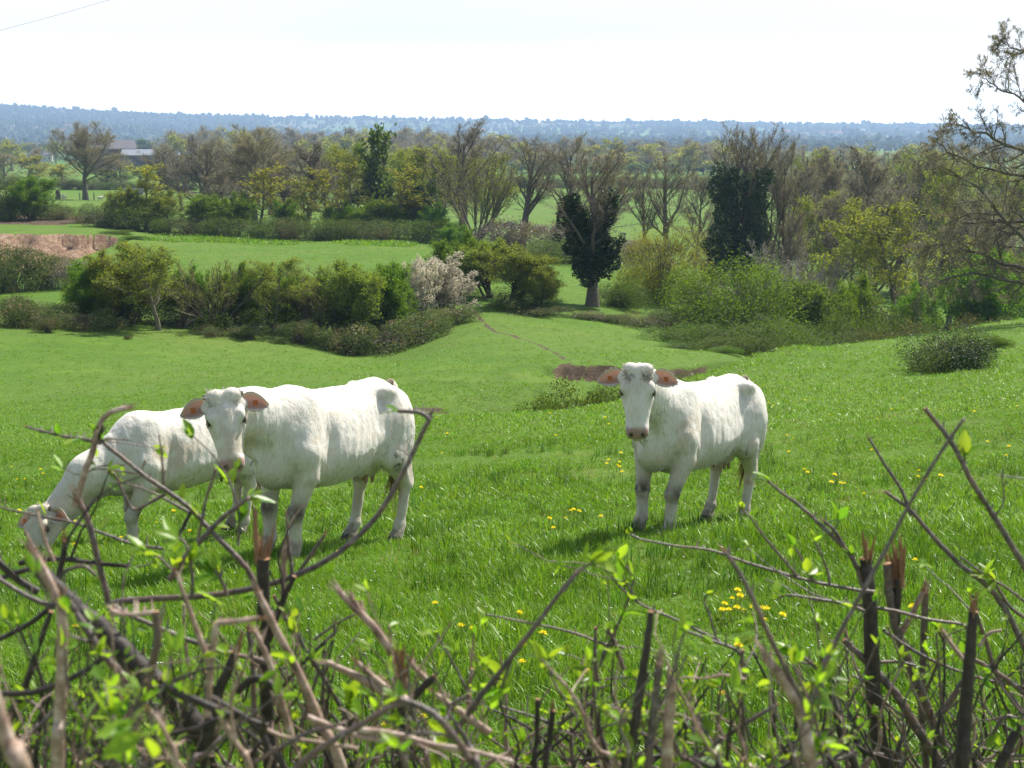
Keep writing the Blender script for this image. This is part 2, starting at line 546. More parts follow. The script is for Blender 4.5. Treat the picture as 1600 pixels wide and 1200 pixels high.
# patches of soil colour along the gully crease left of the stream
crease = sstep(0.33, 0.5, nzb) * sstep(628, 640, _ppy) * (1 - sstep(655, 665, _ppy)) * (_ppx > 640) * (_ppx < 860) * (_y > 33) * (_y < 50)
soil = np.maximum(soil, 0.6*crease)
pitf = ((_y > 100) & (_x < -20) & (_y < 140)).astype(float)

t = NT('pasture')
obj_c = t.coord('Object')
n1 = t.noise(obj_c, 0.35, 5, 0.6); n2 = t.noise(obj_c, 3.5, 4, 0.7); n3 = t.noise(obj_c, 0.05, 3, 0.6); n4 = t.noise(obj_c, 26.0, 3, 0.7)
g = t.ramp(n1, [(0.3, (0.056, 0.120, 0.010)), (0.52, (0.080, 0.160, 0.013)), (0.72, (0.13, 0.20, 0.022))])
g = t.mix(t.ramp(n2, [(0.35, 0.0), (0.7, 0.65)]), g, (0.055, 0.12, 0.022))
g = t.mix(t.ramp(n4, [(0.45, 0.0), (0.68, 0.8)]), g, (0.16, 0.26, 0.055))
g = t.mix(t.ramp(n3, [(0.4, 0.0), (0.65, 0.5)]), g, (0.14, 0.19, 0.045))
far = t.attr('far')
vor = t.n('ShaderNodeTexVoronoi'); vor.inputs['Scale'].default_value = 0.0042; vor.voronoi_dimensions = '2D'
mp = t.n('ShaderNodeMapping'); mp.inputs['Scale'].default_value = (1, 0.45, 1)
wv = t.noise(obj_c, 0.003, 3); 
t.t.links.new(obj_c, mp.inputs['Vector']); t.t.links.new(mp.outputs[0], vor.inputs['Vector'])
sep = t.n('ShaderNodeSeparateColor'); t.t.links.new(vor.outputs['Color'], sep.inputs[0])
fieldc = t.ramp(sep.outputs[0], [(0.0, (0.06, 0.11, 0.03)), (0.3, (0.10, 0.19, 0.04)), (0.55, (0.13, 0.22, 0.05)), (0.75, (0.09, 0.13, 0.04)), (0.92, (0.20, 0.20, 0.12))])
fieldc = t.mix(t.ramp(t.noise(obj_c, 0.006, 5, 0.6), [(0.5, 0.0), (0.66, 0.6)]), fieldc, (0.035, 0.055, 0.018))
g = t.mix(far, g, fieldc)
ns = t.noise(obj_c, 2.2, 6, 0.65); ns2 = t.noise(obj_c, 9.0, 5, 0.7)
sc = t.ramp(ns, [(0.3, (0.05, 0.038, 0.025)), (0.55, (0.12, 0.09, 0.06)), (0.75, (0.24, 0.18, 0.12))])
sp_ = t.ramp(ns, [(0.3, (0.20, 0.115, 0.075)), (0.52, (0.38, 0.25, 0.165)), (0.72, (0.58, 0.45, 0.34))])
sc = t.mix(t.attr('pit'), sc, sp_)
sc = t.mix(t.ramp(ns2, [(0.4, 0.5), (0.65, 0.0)]), sc, (0.07, 0.045, 0.03))
sm = t.math('ADD', t.attr('soil'), t.math('MULTIPLY', t.math('SUBTRACT', ns2, 0.5), 0.7))
col = t.mix(t.ramp(sm, [(0.42, 0.0), (0.56, 1.0)]), g, sc)
bh = t.math('ADD', t.math('MULTIPLY', n2, 0.6), t.math('MULTIPLY', n4, 0.35))
GROUND_MAT = t.surf(t.principled(col, 0.9, 0.08, t.bump(bh, 0.8, 0.16)))
far_a = sstep(500, 1100, _y)
me = mk_mesh('ground', TV, [TF], [GROUND_MAT], attrs={'soil': soil, 'far': far_a, 'pit': pitf})
ground = link('ground', me); tag(ground, kind='structure')
ground['label'] = 'green pasture hillside falling to a valley and rising again to far hills'
# ---------------------------------------------------------------- cattle: bodies grown from a smooth implicit surface
class SDF:
    def __init__(s, lo, hi, vox):
        s.lo = np.array(lo, float); s.vox = vox
        s.n = np.ceil((np.array(hi) - s.lo) / vox).astype(int) + 1
        s.f = np.full(s.n, 1e3, np.float32)
        s.ax = [s.lo[i] + np.arange(s.n[i]) * vox for i in range(3)]
    def region(s, lo, hi):
        i0 = np.clip(np.floor((np.array(lo) - s.lo) / s.vox).astype(int), 0, s.n - 1)
        i1 = np.clip(np.ceil((np.array(hi) - s.lo) / s.vox).astype(int) + 1, 1, s.n)
        sl = tuple(slice(a, b) for a, b in zip(i0, i1))
        X, Y, Z = np.meshgrid(s.ax[0][sl[0]], s.ax[1][sl[1]], s.ax[2][sl[2]], indexing='ij')
        return sl, np.stack([X, Y, Z], -1)
    def union(s, sl, d, k):
        a = s.f[sl]
        h = np.maximum(k - np.abs(a - d), 0) / k
        s.f[sl] = np.minimum(a, d) - h*h*k*0.25
    def cut(s, sl, d, k):
        a = s.f[sl]; d = -d
        h = np.maximum(k - np.abs(a - d), 0) / k
        s.f[sl] = np.maximum(a, d) + h*h*k*0.25
    def cone(s, p1, p2, r1, r2, side=None, k=0.05, flat=(1, 1), cut=False):
        """round cone; flat = (side, up) squash of the section; side = approx side axis"""
        p1, p2 = np.array(p1, float), np.array(p2, float)
        m = max(r1*max(flat), r2*max(flat)) + k + 0.03
        sl, Q = s.region(np.minimum(p1, p2) - m, np.maximum(p1, p2) + m)
        ax = p2 - p1; L = np.linalg.norm(ax); axn = ax / L if L > 1e-6 else np.array([1, 0, 0.])
        sd = np.array(side if side is not None else (0, 1, 0), float)
        sd = sd - sd @ axn * axn; sd /= np.linalg.norm(sd); up = np.cross(axn, sd)
        q = Q - p1
        t = np.clip((q @ axn) / max(L, 1e-6), 0, 1) if L > 1e-6 else np.zeros(q.shape[:-1])
        r = r1 + (r2 - r1) * t
        e = q - t[..., None] * ax
        a, b, c = e @ sd / flat[0], e @ up / flat[1], e @ axn
        d = (np.sqrt(a*a + b*b + c*c) - r) * min(flat)
        (s.cut if cut else s.union)(sl, d, k)
    def ell(s, c, r, R=None, k=0.05, cut=False):
        c = np.array(c, float); r = np.array(r, float)
        m = max(r) + k + 0.03
        sl, Q = s.region(c - m, c + m)
        q = Q - c
        if R is not None: q = q @ R
        rho = np.sqrt(((q / r)**2).sum(-1)); g = np.sqrt(((q / r**2)**2).sum(-1)) + 1e-9
        d = rho * (rho - 1) / g
        (s.cut if cut else s.union)(sl, d, k)
    def loft(s, M, st, k=0.05, pw=2.2, taper=0.2, margin=0.15):
        """M: 4x4 frame (columns a, side, up, origin); st rows (a, top, bottom, halfwidth)"""
        st = np.array(st, float)
        lo, hi = st[:, 0].min() - margin, st[:, 0].max() + margin
        cr = np.array([[a, b, c] for a in (lo, hi) for b in (-.5, .5) for c in (st[:, 2].min()-.1, st[:, 1].max()+.1)])
        W = cr @ M[:3, :3].T + M[:3, 3]
        sl, Q = s.region(W.min(0), W.max(0))
        q = (Q - M[:3, 3]) @ M[:3, :3]
        a = q[..., 0]
        ac = np.clip(a, st[0, 0], st[-1, 0])
        fine = np.linspace(st[0, 0], st[-1, 0], 200)
        def sm(col):
            v = np.interp(fine, st[:, 0], st[:, col]); kk = np.hanning(15); kk /= kk.sum()
            vp = np.pad(v, 7, 'edge'); v = np.convolve(vp, kk, 'valid')
            return np.interp(ac, fine, v)
        top, bot, w = sm(1), sm(2), sm(3)
        c = (top + bot) / 2; h = (top - bot) / 2
        zn = (q[..., 2] - c) / h
        w = w * (1 - taper * np.clip(zn, -0.3, 1))
        rho = (np.abs(q[..., 1] / w)**pw + np.abs(zn)**pw)**(1 / pw)
        d = (rho - 1) * np.minimum(w, h)
        da = a - ac
        d = np.where(np.abs(da) > 0, np.sqrt(np.maximum(d, 0)**2 + da**2) + np.minimum(d, 0)*0, d)
        s.union(sl, d.astype(np.float32), k)
    def mesh(s):
        """naive surface nets"""
        f = s.f; nx, ny, nz = f.shape
        ins = f < 0
        c = np.zeros((nx-1, ny-1, nz-1), np.int8)
        for a in (0, 1):
            for b in (0, 1):
                for d in (0, 1):
                    c += ins[a:nx-1+a, b:ny-1+b, d:nz-1+d]
        act = (c > 0) & (c < 8)
        I = np.argwhere(act)
        idx = -np.ones(act.shape, np.int32); idx[act] = np.arange(len(I))
        acc = np.zeros((len(I), 3)); cnt = np.zeros(len(I))
        for axis in range(3):
            o = [i for i in range(3) if i != axis]
            for u in (0, 1):
                for v in (0, 1):
                    off = [0, 0, 0]; off[o[0]] = u; off[o[1]] = v
                    A = I + off; B = A.copy(); B[:, axis] += 1
                    fa = f[A[:, 0], A[:, 1], A[:, 2]]; fb = f[B[:, 0], B[:, 1], B[:, 2]]
                    cr = (fa < 0) != (fb < 0)
                    t = np.where(cr, fa / (fa - fb + 1e-12), 0)
                    pt = A.astype(float); pt[:, axis] += t
                    acc[cr] += pt[cr]; cnt[cr] += 1
        V = s.lo + (acc / cnt[:, None]) * s.vox
        faces = []
        for axis in range(3):
            o = [i for i in range(3) if i != axis]
            A0 = [slice(None)]*3; A1 = [slice(None)]*3
            A0[axis] = slice(0, -1); A1[axis] = slice(1, None)
            cr = ins[tuple(A0)] != ins[tuple(A1)]
            E = np.argwhere(cr)
            E = E[(E[:, o[0]] > 0) & (E[:, o[1]] > 0) & (E[:, o[0]] < f.shape[o[0]]-1) & (E[:, o[1]] < f.shape[o[1]]-1)]
            inside = ins[E[:, 0], E[:, 1], E[:, 2]]
            q = []
            for u, v in ((-1, -1), (0, -1), (0, 0), (-1, 0)):
                C = E.copy(); C[:, o[0]] += u; C[:, o[1]] += v
                q.append(idx[C[:, 0], C[:, 1], C[:, 2]])
            q = np.stack(q, 1)
            flip = inside if axis != 1 else ~inside
            q[~flip] = q[~flip][:, ::-1]
            faces.append(q)
        return V, np.concatenate(faces)

def frame(origin, fwd, up):
    f = np.array(fwd, float); f /= np.linalg.norm(f)
    u = np.array(up, float); u = u - u @ f * f; u /= np.linalg.norm(u)
    s_ = np.cross(u, f)
    M = np.eye(4); M[:3, 0] = f; M[:3, 1] = s_; M[:3, 2] = u; M[:3, 3] = origin
    return M

def fur_material():
    t = NT('cow_hide')
    c = t.attr('tint', 'Color')
    v = t.coord('Object')
    mp = t.n('ShaderNodeMapping'); mp.inputs['Scale'].default_value = (1, 1, 0.22)
    t.t.links.new(v, mp.inputs['Vector'])
    n1 = t.noise(mp.outputs[0], 70, 4, 0.7)
    n2 = t.noise(v, 9, 4, 0.6); n3 = t.noise(v, 14, 4, 0.6)
    col = t.mix(t.ramp(n2, [(0.35, 0.0), (0.75, 0.28)]), c, (0.72, 0.62, 0.46), 'MULTIPLY')
    col = t.mix(t.ramp(n1, [(0.3, 0.42), (0.62, 0.0)]), col, (0.6, 0.5, 0.36), 'MULTIPLY')
    h = t.math('ADD', t.math('MULTIPLY', n1, 0.8), t.math('MULTIPLY', n3, 0.9))
    nrm = t.bump(h, 0.55, 0.014)
    return t.surf(t.principled(col, 0.7, 0.25, nrm, Sheen_Weight=0.25, Sheen_Roughness=0.4))
HIDE = fur_material()

def simple_mat(name, color, rough=0.6, spec=0.4, bump_scale=None, trans=None):
    t = NT(name)
    v = t.coord('Object')
    col = color; nrm = None
    nz = t.noise(v, bump_scale or 8.0, 4, 0.6)
    col = t.mix(t.math('MULTIPLY', nz, 0.6), tuple(color), tuple(c*0.55 for c in color))
    if bump_scale: nrm = t.bump(nz, 0.4, 0.02)
    sh = t.principled(col, rough, spec, nrm)
    if trans:
        tr = t.n('ShaderNodeBsdfTranslucent'); t.set(tr.inputs['Color'], trans[1])
        mx = t.n('ShaderNodeMixShader'); mx.inputs[0].default_value = trans[0]
        t.t.links.new(sh, mx.inputs[1]); t.t.links.new(tr.outputs[0], mx.inputs[2]); sh = mx.outputs[0]
    return t.surf(sh)
M_EYE = simple_mat('cow_eye', (0.012, 0.009, 0.008), 0.08, 0.8)
M_LID = simple_mat('eyelid', (0.30, 0.22, 0.18), 0.6)
M_HOOF = simple_mat('hoof_horn', (0.05, 0.042, 0.035), 0.55, 0.4, 30)
M_EARIN = simple_mat('ear_skin', (0.58, 0.41, 0.34), 0.75, 0.2, 40, (0.36, (0.9, 0.5, 0.4)))
M_HAIR = simple_mat('white_hair', (0.72, 0.68, 0.60), 0.6, 0.3, None, (0.25, (0.8, 0.75, 0.65)))
M_TAILH = simple_mat('tail_hair', (0.50, 0.38, 0.24), 0.7, 0.2, None, (0.3, (0.6, 0.42, 0.22)))
M_TAG = simple_mat('orange_tag', (0.55, 0.16, 0.04), 0.5, 0.3, None, (0.2, (0.7, 0.22, 0.04)))
M_UDDER = simple_mat('udder_skin', (0.34, 0.22, 0.16), 0.7, 0.3, 25)
M_HORN = simple_mat('horn_bud', (0.22, 0.18, 0.15), 0.6, 0.4, 30)

def hair_tuft(roots, dirs, lens, w, mats, name, parent, rng, k=3):
    """curved tapering hair locks as thin tubes"""
    B = len(roots); n = 5
    t = np.linspace(0, 1, n)[None, :, None]
    bend = rng.normal(0, 0.35, (B, 1, 3)); bend[:, :, 2] -= 0.25
    Pn = roots[:, None, :] + lens[:, None, None] * (dirs[:, None, :] * t + bend * t**2 * 0.6)
    R = w * (1 - 0.85*np.linspace(0, 1, n)**1.5)[None, :] * np.ones((B, 1))
    V, Fq = tubes(Pn, R, k)
    me = mk_mesh(name, V, [Fq], mats, attrs={'rnd': np.repeat(rng.random(B), n*k)})
    return tag(link(name, me, parent), kind='stuff')

def make_cow(front, hind, head_fwd, head_up, poll, label, seed=0, grazing=False, size=1.0, leg_shift=(0, 0, 0, 0),
             udder=True, tail_side=0.0, curls=True, mud=1.0, girth=1.0, dewlap_cord=False):
    """front/hind: world ground points midway between the feet. head_fwd: world direction poll->muzzle,
    head_up: world direction the forehead faces, poll: world position of the poll"""
    rng = np.random.default_rng(100 + seed)
    front, hind = np.array(front, float), np.array(hind, float)
    ax = front - hind; base = np.linalg.norm(ax[:2])
    yaw = math.atan2(ax[1], ax[0])
    pitch = math.atan2(ax[2], base) * 0.8
    S = size
    mid = (front + hind) / 2
    root = bpy.data.objects.new('cow', None); COL.objects.link(root)
    root.location = mid; root.rotation_euler = (0, -pitch, yaw); root.scale = (S, S, S)
    tag(root, label, 'cow', 'white cattle in the pasture')
    Mw = Matrix.Translation(Vector(mid)) @ Matrix.Rotation(yaw, 4, 'Z') @ Matrix.Rotation(-pitch, 4, 'Y') @ Matrix.Scale(S, 4)
    inv = np.array(Mw.inverted())
    def W2L(p): return inv[:3, :3] @ np.array(p, float) + inv[:3, 3]
    def D2L(d):
        d = inv[:3, :3] @ np.array(d, float); return d / np.linalg.norm(d)
    fx, hx = base/2/S, -base/2/S           # feet line in local units
    poll_l = W2L(poll); hf = D2L(head_fwd); hu = D2L(head_up)
    lo = np.minimum([hx-0.45, -0.50, -0.03], poll_l - 0.62); lo[2] = -0.03
    hi = np.maximum([fx+0.55, 0.50, 1.56], poll_l + 0.62)
    hi[2] = max(1.56, poll_l[2] + 0.14)
    G = SDF(lo, hi, 0.0125)
    # trunk
    L = fx - hx
    def X(t): return hx + L * t
    T = np.eye(4)
    g = girth
    G.loft(T, [(X(-.215), 1.12, 0.98, 0.06), (X(-.18), 1.27, .84, .17), (X(-.09), 1.375, .72, .23), (X(.05), 1.425, .68, .25),
               (X(.17), 1.40, .66, .25*g), (X(.35), 1.365, .59, .285*g), (X(.55), 1.345, .55, .31*g), (X(.72), 1.335, .545, .295*g),
               (X(.88), 1.33, .54, .26), (X(1.02), 1.32, .57, .225), (X(1.13), 1.22, .66, .17), (X(1.20), 1.06, .76, .09)], k=0.05, taper=.26)
    for sy in (-1, 1):
        # hook bones, pin bones, rump
        G.ell((X(.09), sy*.195, 1.315), (.08, .055, .05), k=.09)
        G.ell((X(-.16), sy*.10, 1.22), (.07, .05, .06), k=.10)
        G.ell((X(-.02), sy*.15, 1.08), (.21, .145, .26), k=.06)
        G.ell((X(-.13), sy*.145, .90), (.14, .115, .22), k=.08)
        # flank hollow in front of the hooks
        G.ell((X(.26), sy*.388, 1.14), (.14, .075, .12), k=.14, cut=True)
        # shoulder
        G.cone((X(.90), sy*.13, 1.24), (X(.97), sy*.225, .90), .085, .11, k=.055, flat=(.7, 1.15))
        G.ell((X(.99), sy*.205, .84), (.115, .08, .13), k=.05)
        G.ell((X(.79), sy*.31*g, .98), (.045, .065, .24), k=.08, cut=True)
        G.ell((X(1.12), 0, .74), (.13, .11, .15), k=.08)   # brisket
    if udder: G.ell((X(.10), 0, .66), (.14, .10, .09), k=.06)
    # legs
    feet = []
    for i, (sy, sh) in enumerate(((1, leg_shift[0]), (-1, leg_shift[1]))):
        fxx = fx + sh
        pts = [(X(.97), sy*.19, .84), (X(.96)+.3*sh, sy*.20, .69), (fxx*1.0+.02, sy*.165, .385), (fxx+.0, sy*.16, .145), (fxx+.035, sy*.165, .06)]
        rr = [.115, .094, .056, .046, .054]
        for a in range(4): G.cone(pts[a], pts[a+1], rr[a], rr[a+1], k=.035)
        G.ell((fxx+.03, sy*.165, .39), (.059, .057, .072), k=.03)      # knee
        G.cone((fxx+.02, sy*.16, .32), (fxx, sy*.16, .17), .041, .038, k=.02)
        G.cone((fxx+.02, sy*.165, .10), (fxx+.05, sy*.165, .045), .052, .06, k=.02)
        feet.append((fxx+.05, sy*.165))
    for i, (sy, sh) in enumerate(((1, leg_shift[2]), (-1, leg_shift[3]))):
        hxx = hx + sh
        hk = (hxx-.07, sy*.155, .50)
        G.cone((X(.0), sy*.17, 1.02), (X(.10)+.4*sh, sy*.205, .78), .17, .12, k=.08, flat=(.72, 1.1))
        G.cone((X(.08)+.4*sh, sy*.195, .78), hk, .112, .050, k=.05)
        G.cone((X(-.13), sy*.14, .86), (hk[0]-.02, hk[1], .60), .10, .04, k=.06)
        G.ell((hk[0]-.035, hk[1], .52), (.055, .042, .075), k=.03)
        G.cone(hk, (hxx-.03, sy*.15, .17), .048, .041, k=.03)
        G.ell((hxx-.025, sy*.15, .15), (.054, .052, .05), k=.03)
        G.cone((hxx-.01, sy*.155, .11), (hxx+.03, sy*.155, .045), .05, .058, k=.02)
        feet.append((hxx+.03, sy*.155))
    # neck
    Mh = frame(poll_l, hf, hu)
    nb = np.array([X(1.0), 0, 1.12]); nt = poll_l + Mh[:3, :3] @ np.array([.09, 0, -.09])
    if grazing:
        m1 = nb + (nt - nb)*.5 + np.array([.03, 0, .05])
    else:
        m1 = nb + (nt - nb)*.5 + np.array([.07, 0, .0])
    G.cone(nb + [-.05, 0, -.06], m1, .245, .18, k=.12, flat=(.74, 1.0))
    G.cone(m1, nt, .185, .135, k=.08, flat=(.78, 1.0))
    if not grazing:
        G.cone((X(1.0), 0, 1.20), nt + [0, 0, .06], .125, .08, k=.09, flat=(.6, 1))      # crest of the neck
        G.cone((X(1.14), 0, .80), nt + [0, 0, -.16], .075, .035, k=.06, flat=(.35, 1.2))  # dewlap
    else:
        G.cone((X(1.10), 0, .80), nt + [-.02, 0, -.06], .09, .04, k=.06, flat=(.4, 1.2))
    # head
    HS = 1.07
    def h(p): return poll_l + Mh[:3, :3] @ (np.array(p, float)*HS)
    G.loft(Mh, HS*np.array([(-.02, .025, -.10, .09), (.03, .055, -.13, .125), (.11, .066, -.15, .135), (.19, .062, -.16, .126), (.28, .046, -.145, .103),
                (.36, .028, -.115, .088), (.43, .016, -.10, .090), (.485, -.002, -.095, .086), (.515, -.03, -.085, .06)]), k=.03, pw=2.2, taper=.14)
    G.cone(h((.10, 0, .03)), h((.40, 0, -.006)), .034, .026, k=.04)
    for sy in (-1, 1):
        G.ell(h((.135, sy*.105, .022)), HS*np.array([.05, .032, .04]), R=Mh[:3, :3], k=.04)      # brow
        G.ell(h((.125, sy*.07, -.10)), HS*np.array([.085, .045, .075]), R=Mh[:3, :3], k=.04)     # cheek
        G.ell(h((.17, sy*.134, .008)), HS*np.array([.032, .026, .028]), R=Mh[:3, :3], k=.02, cut=True)  # eye socket
        G.ell(h((.485, sy*.043, .008)), HS*np.array([.020, .017, .022]), R=Mh[:3, :3], k=.012, cut=True)  # nostril
        G.ell(h((.452, sy*.052, -.02)), HS*np.array([.05, .032, .035]), R=Mh[:3, :3], k=.02)
        G.ell(h((-.008, sy*.056, .022)), HS*np.array([.055, .066, .05]), R=Mh[:3, :3], k=.035)     # poll lumps
        G.ell(h((.045, sy*.11, -.03)), HS*np.array([.045, .05, .04]), R=Mh[:3, :3], k=.03)       # ear base
    G.cone(h((.40, 0, -.115)), h((.49, 0, -.10)), .052, .045, k=.02, flat=(1.25, .55))  # chin
    G.cone(h((.505, -.06, -.072)), h((.505, .06, -.072)), .006, .006, k=.012, cut=True)  # mouth line
    V, Fq = G.mesh()
    # fur relief
    nrm = np.zeros_like(V)
    fn = np.cross(V[Fq[:, 2]] - V[Fq[:, 0]], V[Fq[:, 3]] - V[Fq[:, 1]])
    for c in range(4): np.add.at(nrm, Fq[:, c], fn)
    nrm /= np.linalg.norm(nrm, axis=1, keepdims=True) + 1e-9
    hq = (V - poll_l) @ Mh[:3, :3] / HS
    onhead = (hq[:, 0] > -.05) & (np.abs(hq[:, 1]) < .2) & (np.abs(hq[:, 2]) < .2)
    Vs = V * [1, 1, .35]
    rib = np.exp(-(((V[:, 0]-X(.52))/.30)**4 + ((V[:, 2]-.97)/.22)**4))
    V = V + nrm*(rib*.0022*np.sin((V[:, 0] + .25*V[:, 2] + .03*fbm3(V, 3, 5, 2))*2*math.pi/.09))[:, None]
    amp = np.where(onhead, .0015, .0045) * np.where(V[:, 2] < .6, .5, 1)
    V = V + nrm * (amp * fbm3(Vs, 28, seed, 2) + np.where(onhead, 0, .006) * fbm3(V, 7, seed+3, 2))[:, None]
    # tint from where hide, skin and mud are, plus painted shade
    col = np.tile(np.array([.775, .75, .69]), (len(V), 1))
    nA = fbm3(V, 6, seed+11, 3); nB = fbm3(V, 20, seed+12, 3)
    def blend(c, f):
        f = np.clip(f, 0, 1)[:, None]; col[:] = col*(1-f) + np.array(c)*f
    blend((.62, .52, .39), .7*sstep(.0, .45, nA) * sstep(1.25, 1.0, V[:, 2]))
    blend((.50, .45, .33), .55*sstep(.95, .55, V[:, 2] + .1*nA))  # ochre darkening down the body, shade put into the hide colour
    nose = sstep(.415, .455, hq[:, 0] + .012*nB) * onhead * sstep(-.075, -.05, hq[:, 2])
    blend((.40, .25, .21), nose * .95)
    blend((.05, .035, .03), onhead * np.maximum.reduce([np.exp(-(((hq[:, 0]-.488)/.022)**2 + ((hq[:, 1]-s_*.044)/.017)**2 + ((hq[:, 2]+.004)/.03)**2)**2) for s_ in (-1, 1)]))
    blend((.30, .24, .19), .85*onhead * np.maximum.reduce([np.exp(-(((hq[:, 0]-.17)/.04)**2 + ((hq[:, 1]-s_*.13)/.035)**2 + ((hq[:, 2]-.005)/.035)**2)) for s_ in (-1, 1)]))  # eye sockets darkened, shade painted into the face tint
    blend((.55, .50, .42), .45*onhead * sstep(.0, .35, nA + .3*nB) * (hq[:, 0] < .3))
    blend((.45, .42, .25), .7*onhead * sstep(.46, .49, hq[:, 0]) * sstep(-.06, -.085, hq[:, 2]) )
    knee = np.exp(-(((V[:, 0]-fx-.05)/.10)**2 + ((V[:, 2]-.40)/.085)**2)) * (V[:, 0] > fx - .12)
    blend((.10, .085, .06), mud*1.0*knee*sstep(-.6, .2, nB + .15))
    blend((.22, .19, .15), .85*mud*sstep(.20, .08, V[:, 2] + .10*nB))
    stif = np.exp(-(((V[:, 0]-hx-.06)/.13)**2 + ((V[:, 2]-.72)/.10)**2)) * (np.abs(V[:, 1]) > .13)
    blend((.12, .105, .075), mud*1.2*stif*sstep(-.05, .3, nB + .15*nA))
    hock = np.exp(-(((V[:, 0]-hx+.10)/.08)**2 + ((V[:, 2]-.46)/.14)**2))
    blend((.40, .28, .15), .7*mud*hock*sstep(-.1, .3, nB))
    belly = sstep(.66, .56, V[:, 2]) * (V[:, 2] > .48) * (V[:, 0] > hx+.1) * (V[:, 0] < fx-.15)
    blend((.30, .25, .16), .7*mud*belly*sstep(-.2, .3, nA))
    pat = np.exp(-(((V[:, 0]-X(.16))/.035)**2 + ((V[:, 2]-1.24-.25*(V[:, 0]-X(.16)))/.09)**2)) * (np.abs(V[:, 1]) > .1)
    blend((.36, .34, .33), .35*pat)
    brk = np.exp(-(((V[:, 0]-X(1.08))/.15)**2 + ((V[:, 1])/.10)**2 + ((V[:, 2]-.60)/.05)**2))
    blend((.16, .14, .12), .9*mud*brk)
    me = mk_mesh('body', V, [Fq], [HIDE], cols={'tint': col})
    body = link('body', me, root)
    # eyes
    for sy in (-1, 1):
        e = bpy.data.meshes.new('eye')
        import bmesh
        bm = bmesh.new(); bmesh.ops.create_uvsphere(bm, u_segments=14, v_segments=10, radius=.021); bm.to_mesh(e); bm.free()
        e.materials.append(M_EYE); e.shade_smooth()
        eye = link('eye', e, root, h((.17, sy*.121, .006)))
        # lids: two arcs
        an = np.linspace(-.1, math.pi + .1, 9)
        polys = []
        for sg in (1, -1):
            polys.append([h((.17 + .027*math.cos(a), sy*(.128 + .012*math.sin(a)*.3), .006 + sg*.016*math.sin(a) + .004)) for a in an])
        V2, F2 = tubes(np.array(polys), np.full((2, 9), .006), 6)
        link('eyelid', mk_mesh('eyelid', V2, [F2], [M_LID], attrs={'rnd': np.full(len(V2), .5)}), root)
    # ears
    for sy in (-1, 1):
        nu, nv = 13, 9
        V3 = []
        base_p = np.array([.035, sy*.125, -.02]); out = np.array([.10, sy*1.0, -.10 + .03*rng.normal()]); out /= np.linalg.norm(out)
        up_e = np.array([-1.0, 0, .05]); up_e -= up_e @ out * out; up_e /= np.linalg.norm(up_e)
        nrm_e = np.cross(out, up_e) * sy     # facing the forehead side
        if nrm_e[2] < 0: nrm_e = -nrm_e
        for layer in (0, 1):
            for a in range(nu):
                tt = a / (nu-1)
                hw = .070 * math.sin(math.pi * min(1, .12 + tt*.88)**.82)**.75 if tt < 1 else .004
                hw = max(hw, .006)
                for b in range(nv):
                    q = (b/(nv-1))*2-1
                    cup = .05*(q*q - .55) * (1 - .4*tt)
                    droop = -.035*tt*tt
                    p = base_p + out*(.185*tt) + up_e*(hw*q - droop*.0 - .03*tt*tt) + nrm_e*(cup - (.007 if layer else 0))
                    V3.append(h(p))
        F3 = []; mi = []
        for layer in (0, 1):
            o = layer*nu*nv
            for a in range(nu-1):
                for b in range(nv-1):
                    q = [o+a*nv+b, o+a*nv+b+1, o+(a+1)*nv+b+1, o+(a+1)*nv+b]
                    F3.append(q if layer == 0 else q[::-1])
                    mi.append(0 if (layer == 0 and 0 < b < nv-2 and a < nu-2) else 1)
        for a in range(nu-1):
            for b in (0, nv-1):
                F3.append([a*nv+b, (a+1)*nv+b, nu*nv+(a+1)*nv+b, nu*nv+a*nv+b]); mi.append(1)
        for b in range(nv-1):
            F3.append([(nu-1)*nv+b, (nu-1)*nv+b+1, nu*nv+(nu-1)*nv+b+1, nu*nv+(nu-1)*nv+b]); mi.append(1)
        me = mk_mesh('ear', V3, [F3], [M_EARIN, M_HAIR], mi, attrs={'rnd': np.full(len(V3), .5)})
        ear = link('ear', me, root)
        # fringe of hair round the ear
        tg = base_p + out*.09 + up_e*(-.012) + nrm_e*.010
        vb, fb = box_vf(0, 0, 0, 1, 1, 1)
        R3 = np.stack([out*.034, up_e*.036, nrm_e*.004], 1)
        vt = np.array([h(tg + R3 @ v) for v in vb])
        link('ear_tag', mk_mesh('ear_tag', vt, [fb], [M_TAG], smooth=False), ear)
        nb_ = 60
        tt = rng.uniform(.15, 1, nb_); qq = rng.choice([-1, 1], nb_)
        hwv = .066*np.sin(math.pi*(.12+tt*.88)**.82)**.75
        roots = np.array([h(base_p + out*.185*a + up_e*(w_*q - .03*a*a) + nrm_e*.01) for a, w_, q in zip(tt, hwv, qq)])
        dr = np.array([Mh[:3, :3] @ (out*.6 + up_e*q*.8) for q in qq]) + rng.normal(0, .25, (nb_, 3))
        hair_tuft(roots, dr, rng.uniform(.006, .016, nb_), .0022, [M_HAIR], 'ear_hair', ear, rng)
        # horn bud
        hb = np.array([[h((.0, sy*.10, .01)), h((-.02, sy*.128, .018)), h((-.028, sy*.136, .022))]])
        if not curls:
            V4, F4 = tubes(hb, np.array([[.024, .019, .006]]), 8)
            link('horn_bud', mk_mesh('horn_bud', V4, [F4], [M_HORN], attrs={'rnd': np.full(len(V4), .5)}), root)
    # forelock
    nf = 420 if curls else 300
    a = rng.uniform(-.05, .075, nf); s_ = rng.uniform(-.105, .105, nf)
    roots = np.array([h((x_, y_, .042 + (.02 if abs(y_) > .025 else 0)*(1 if curls else .2) - .6*max(0, -x_) - abs(y_)*.12)) for x_, y_ in zip(a, s_)])
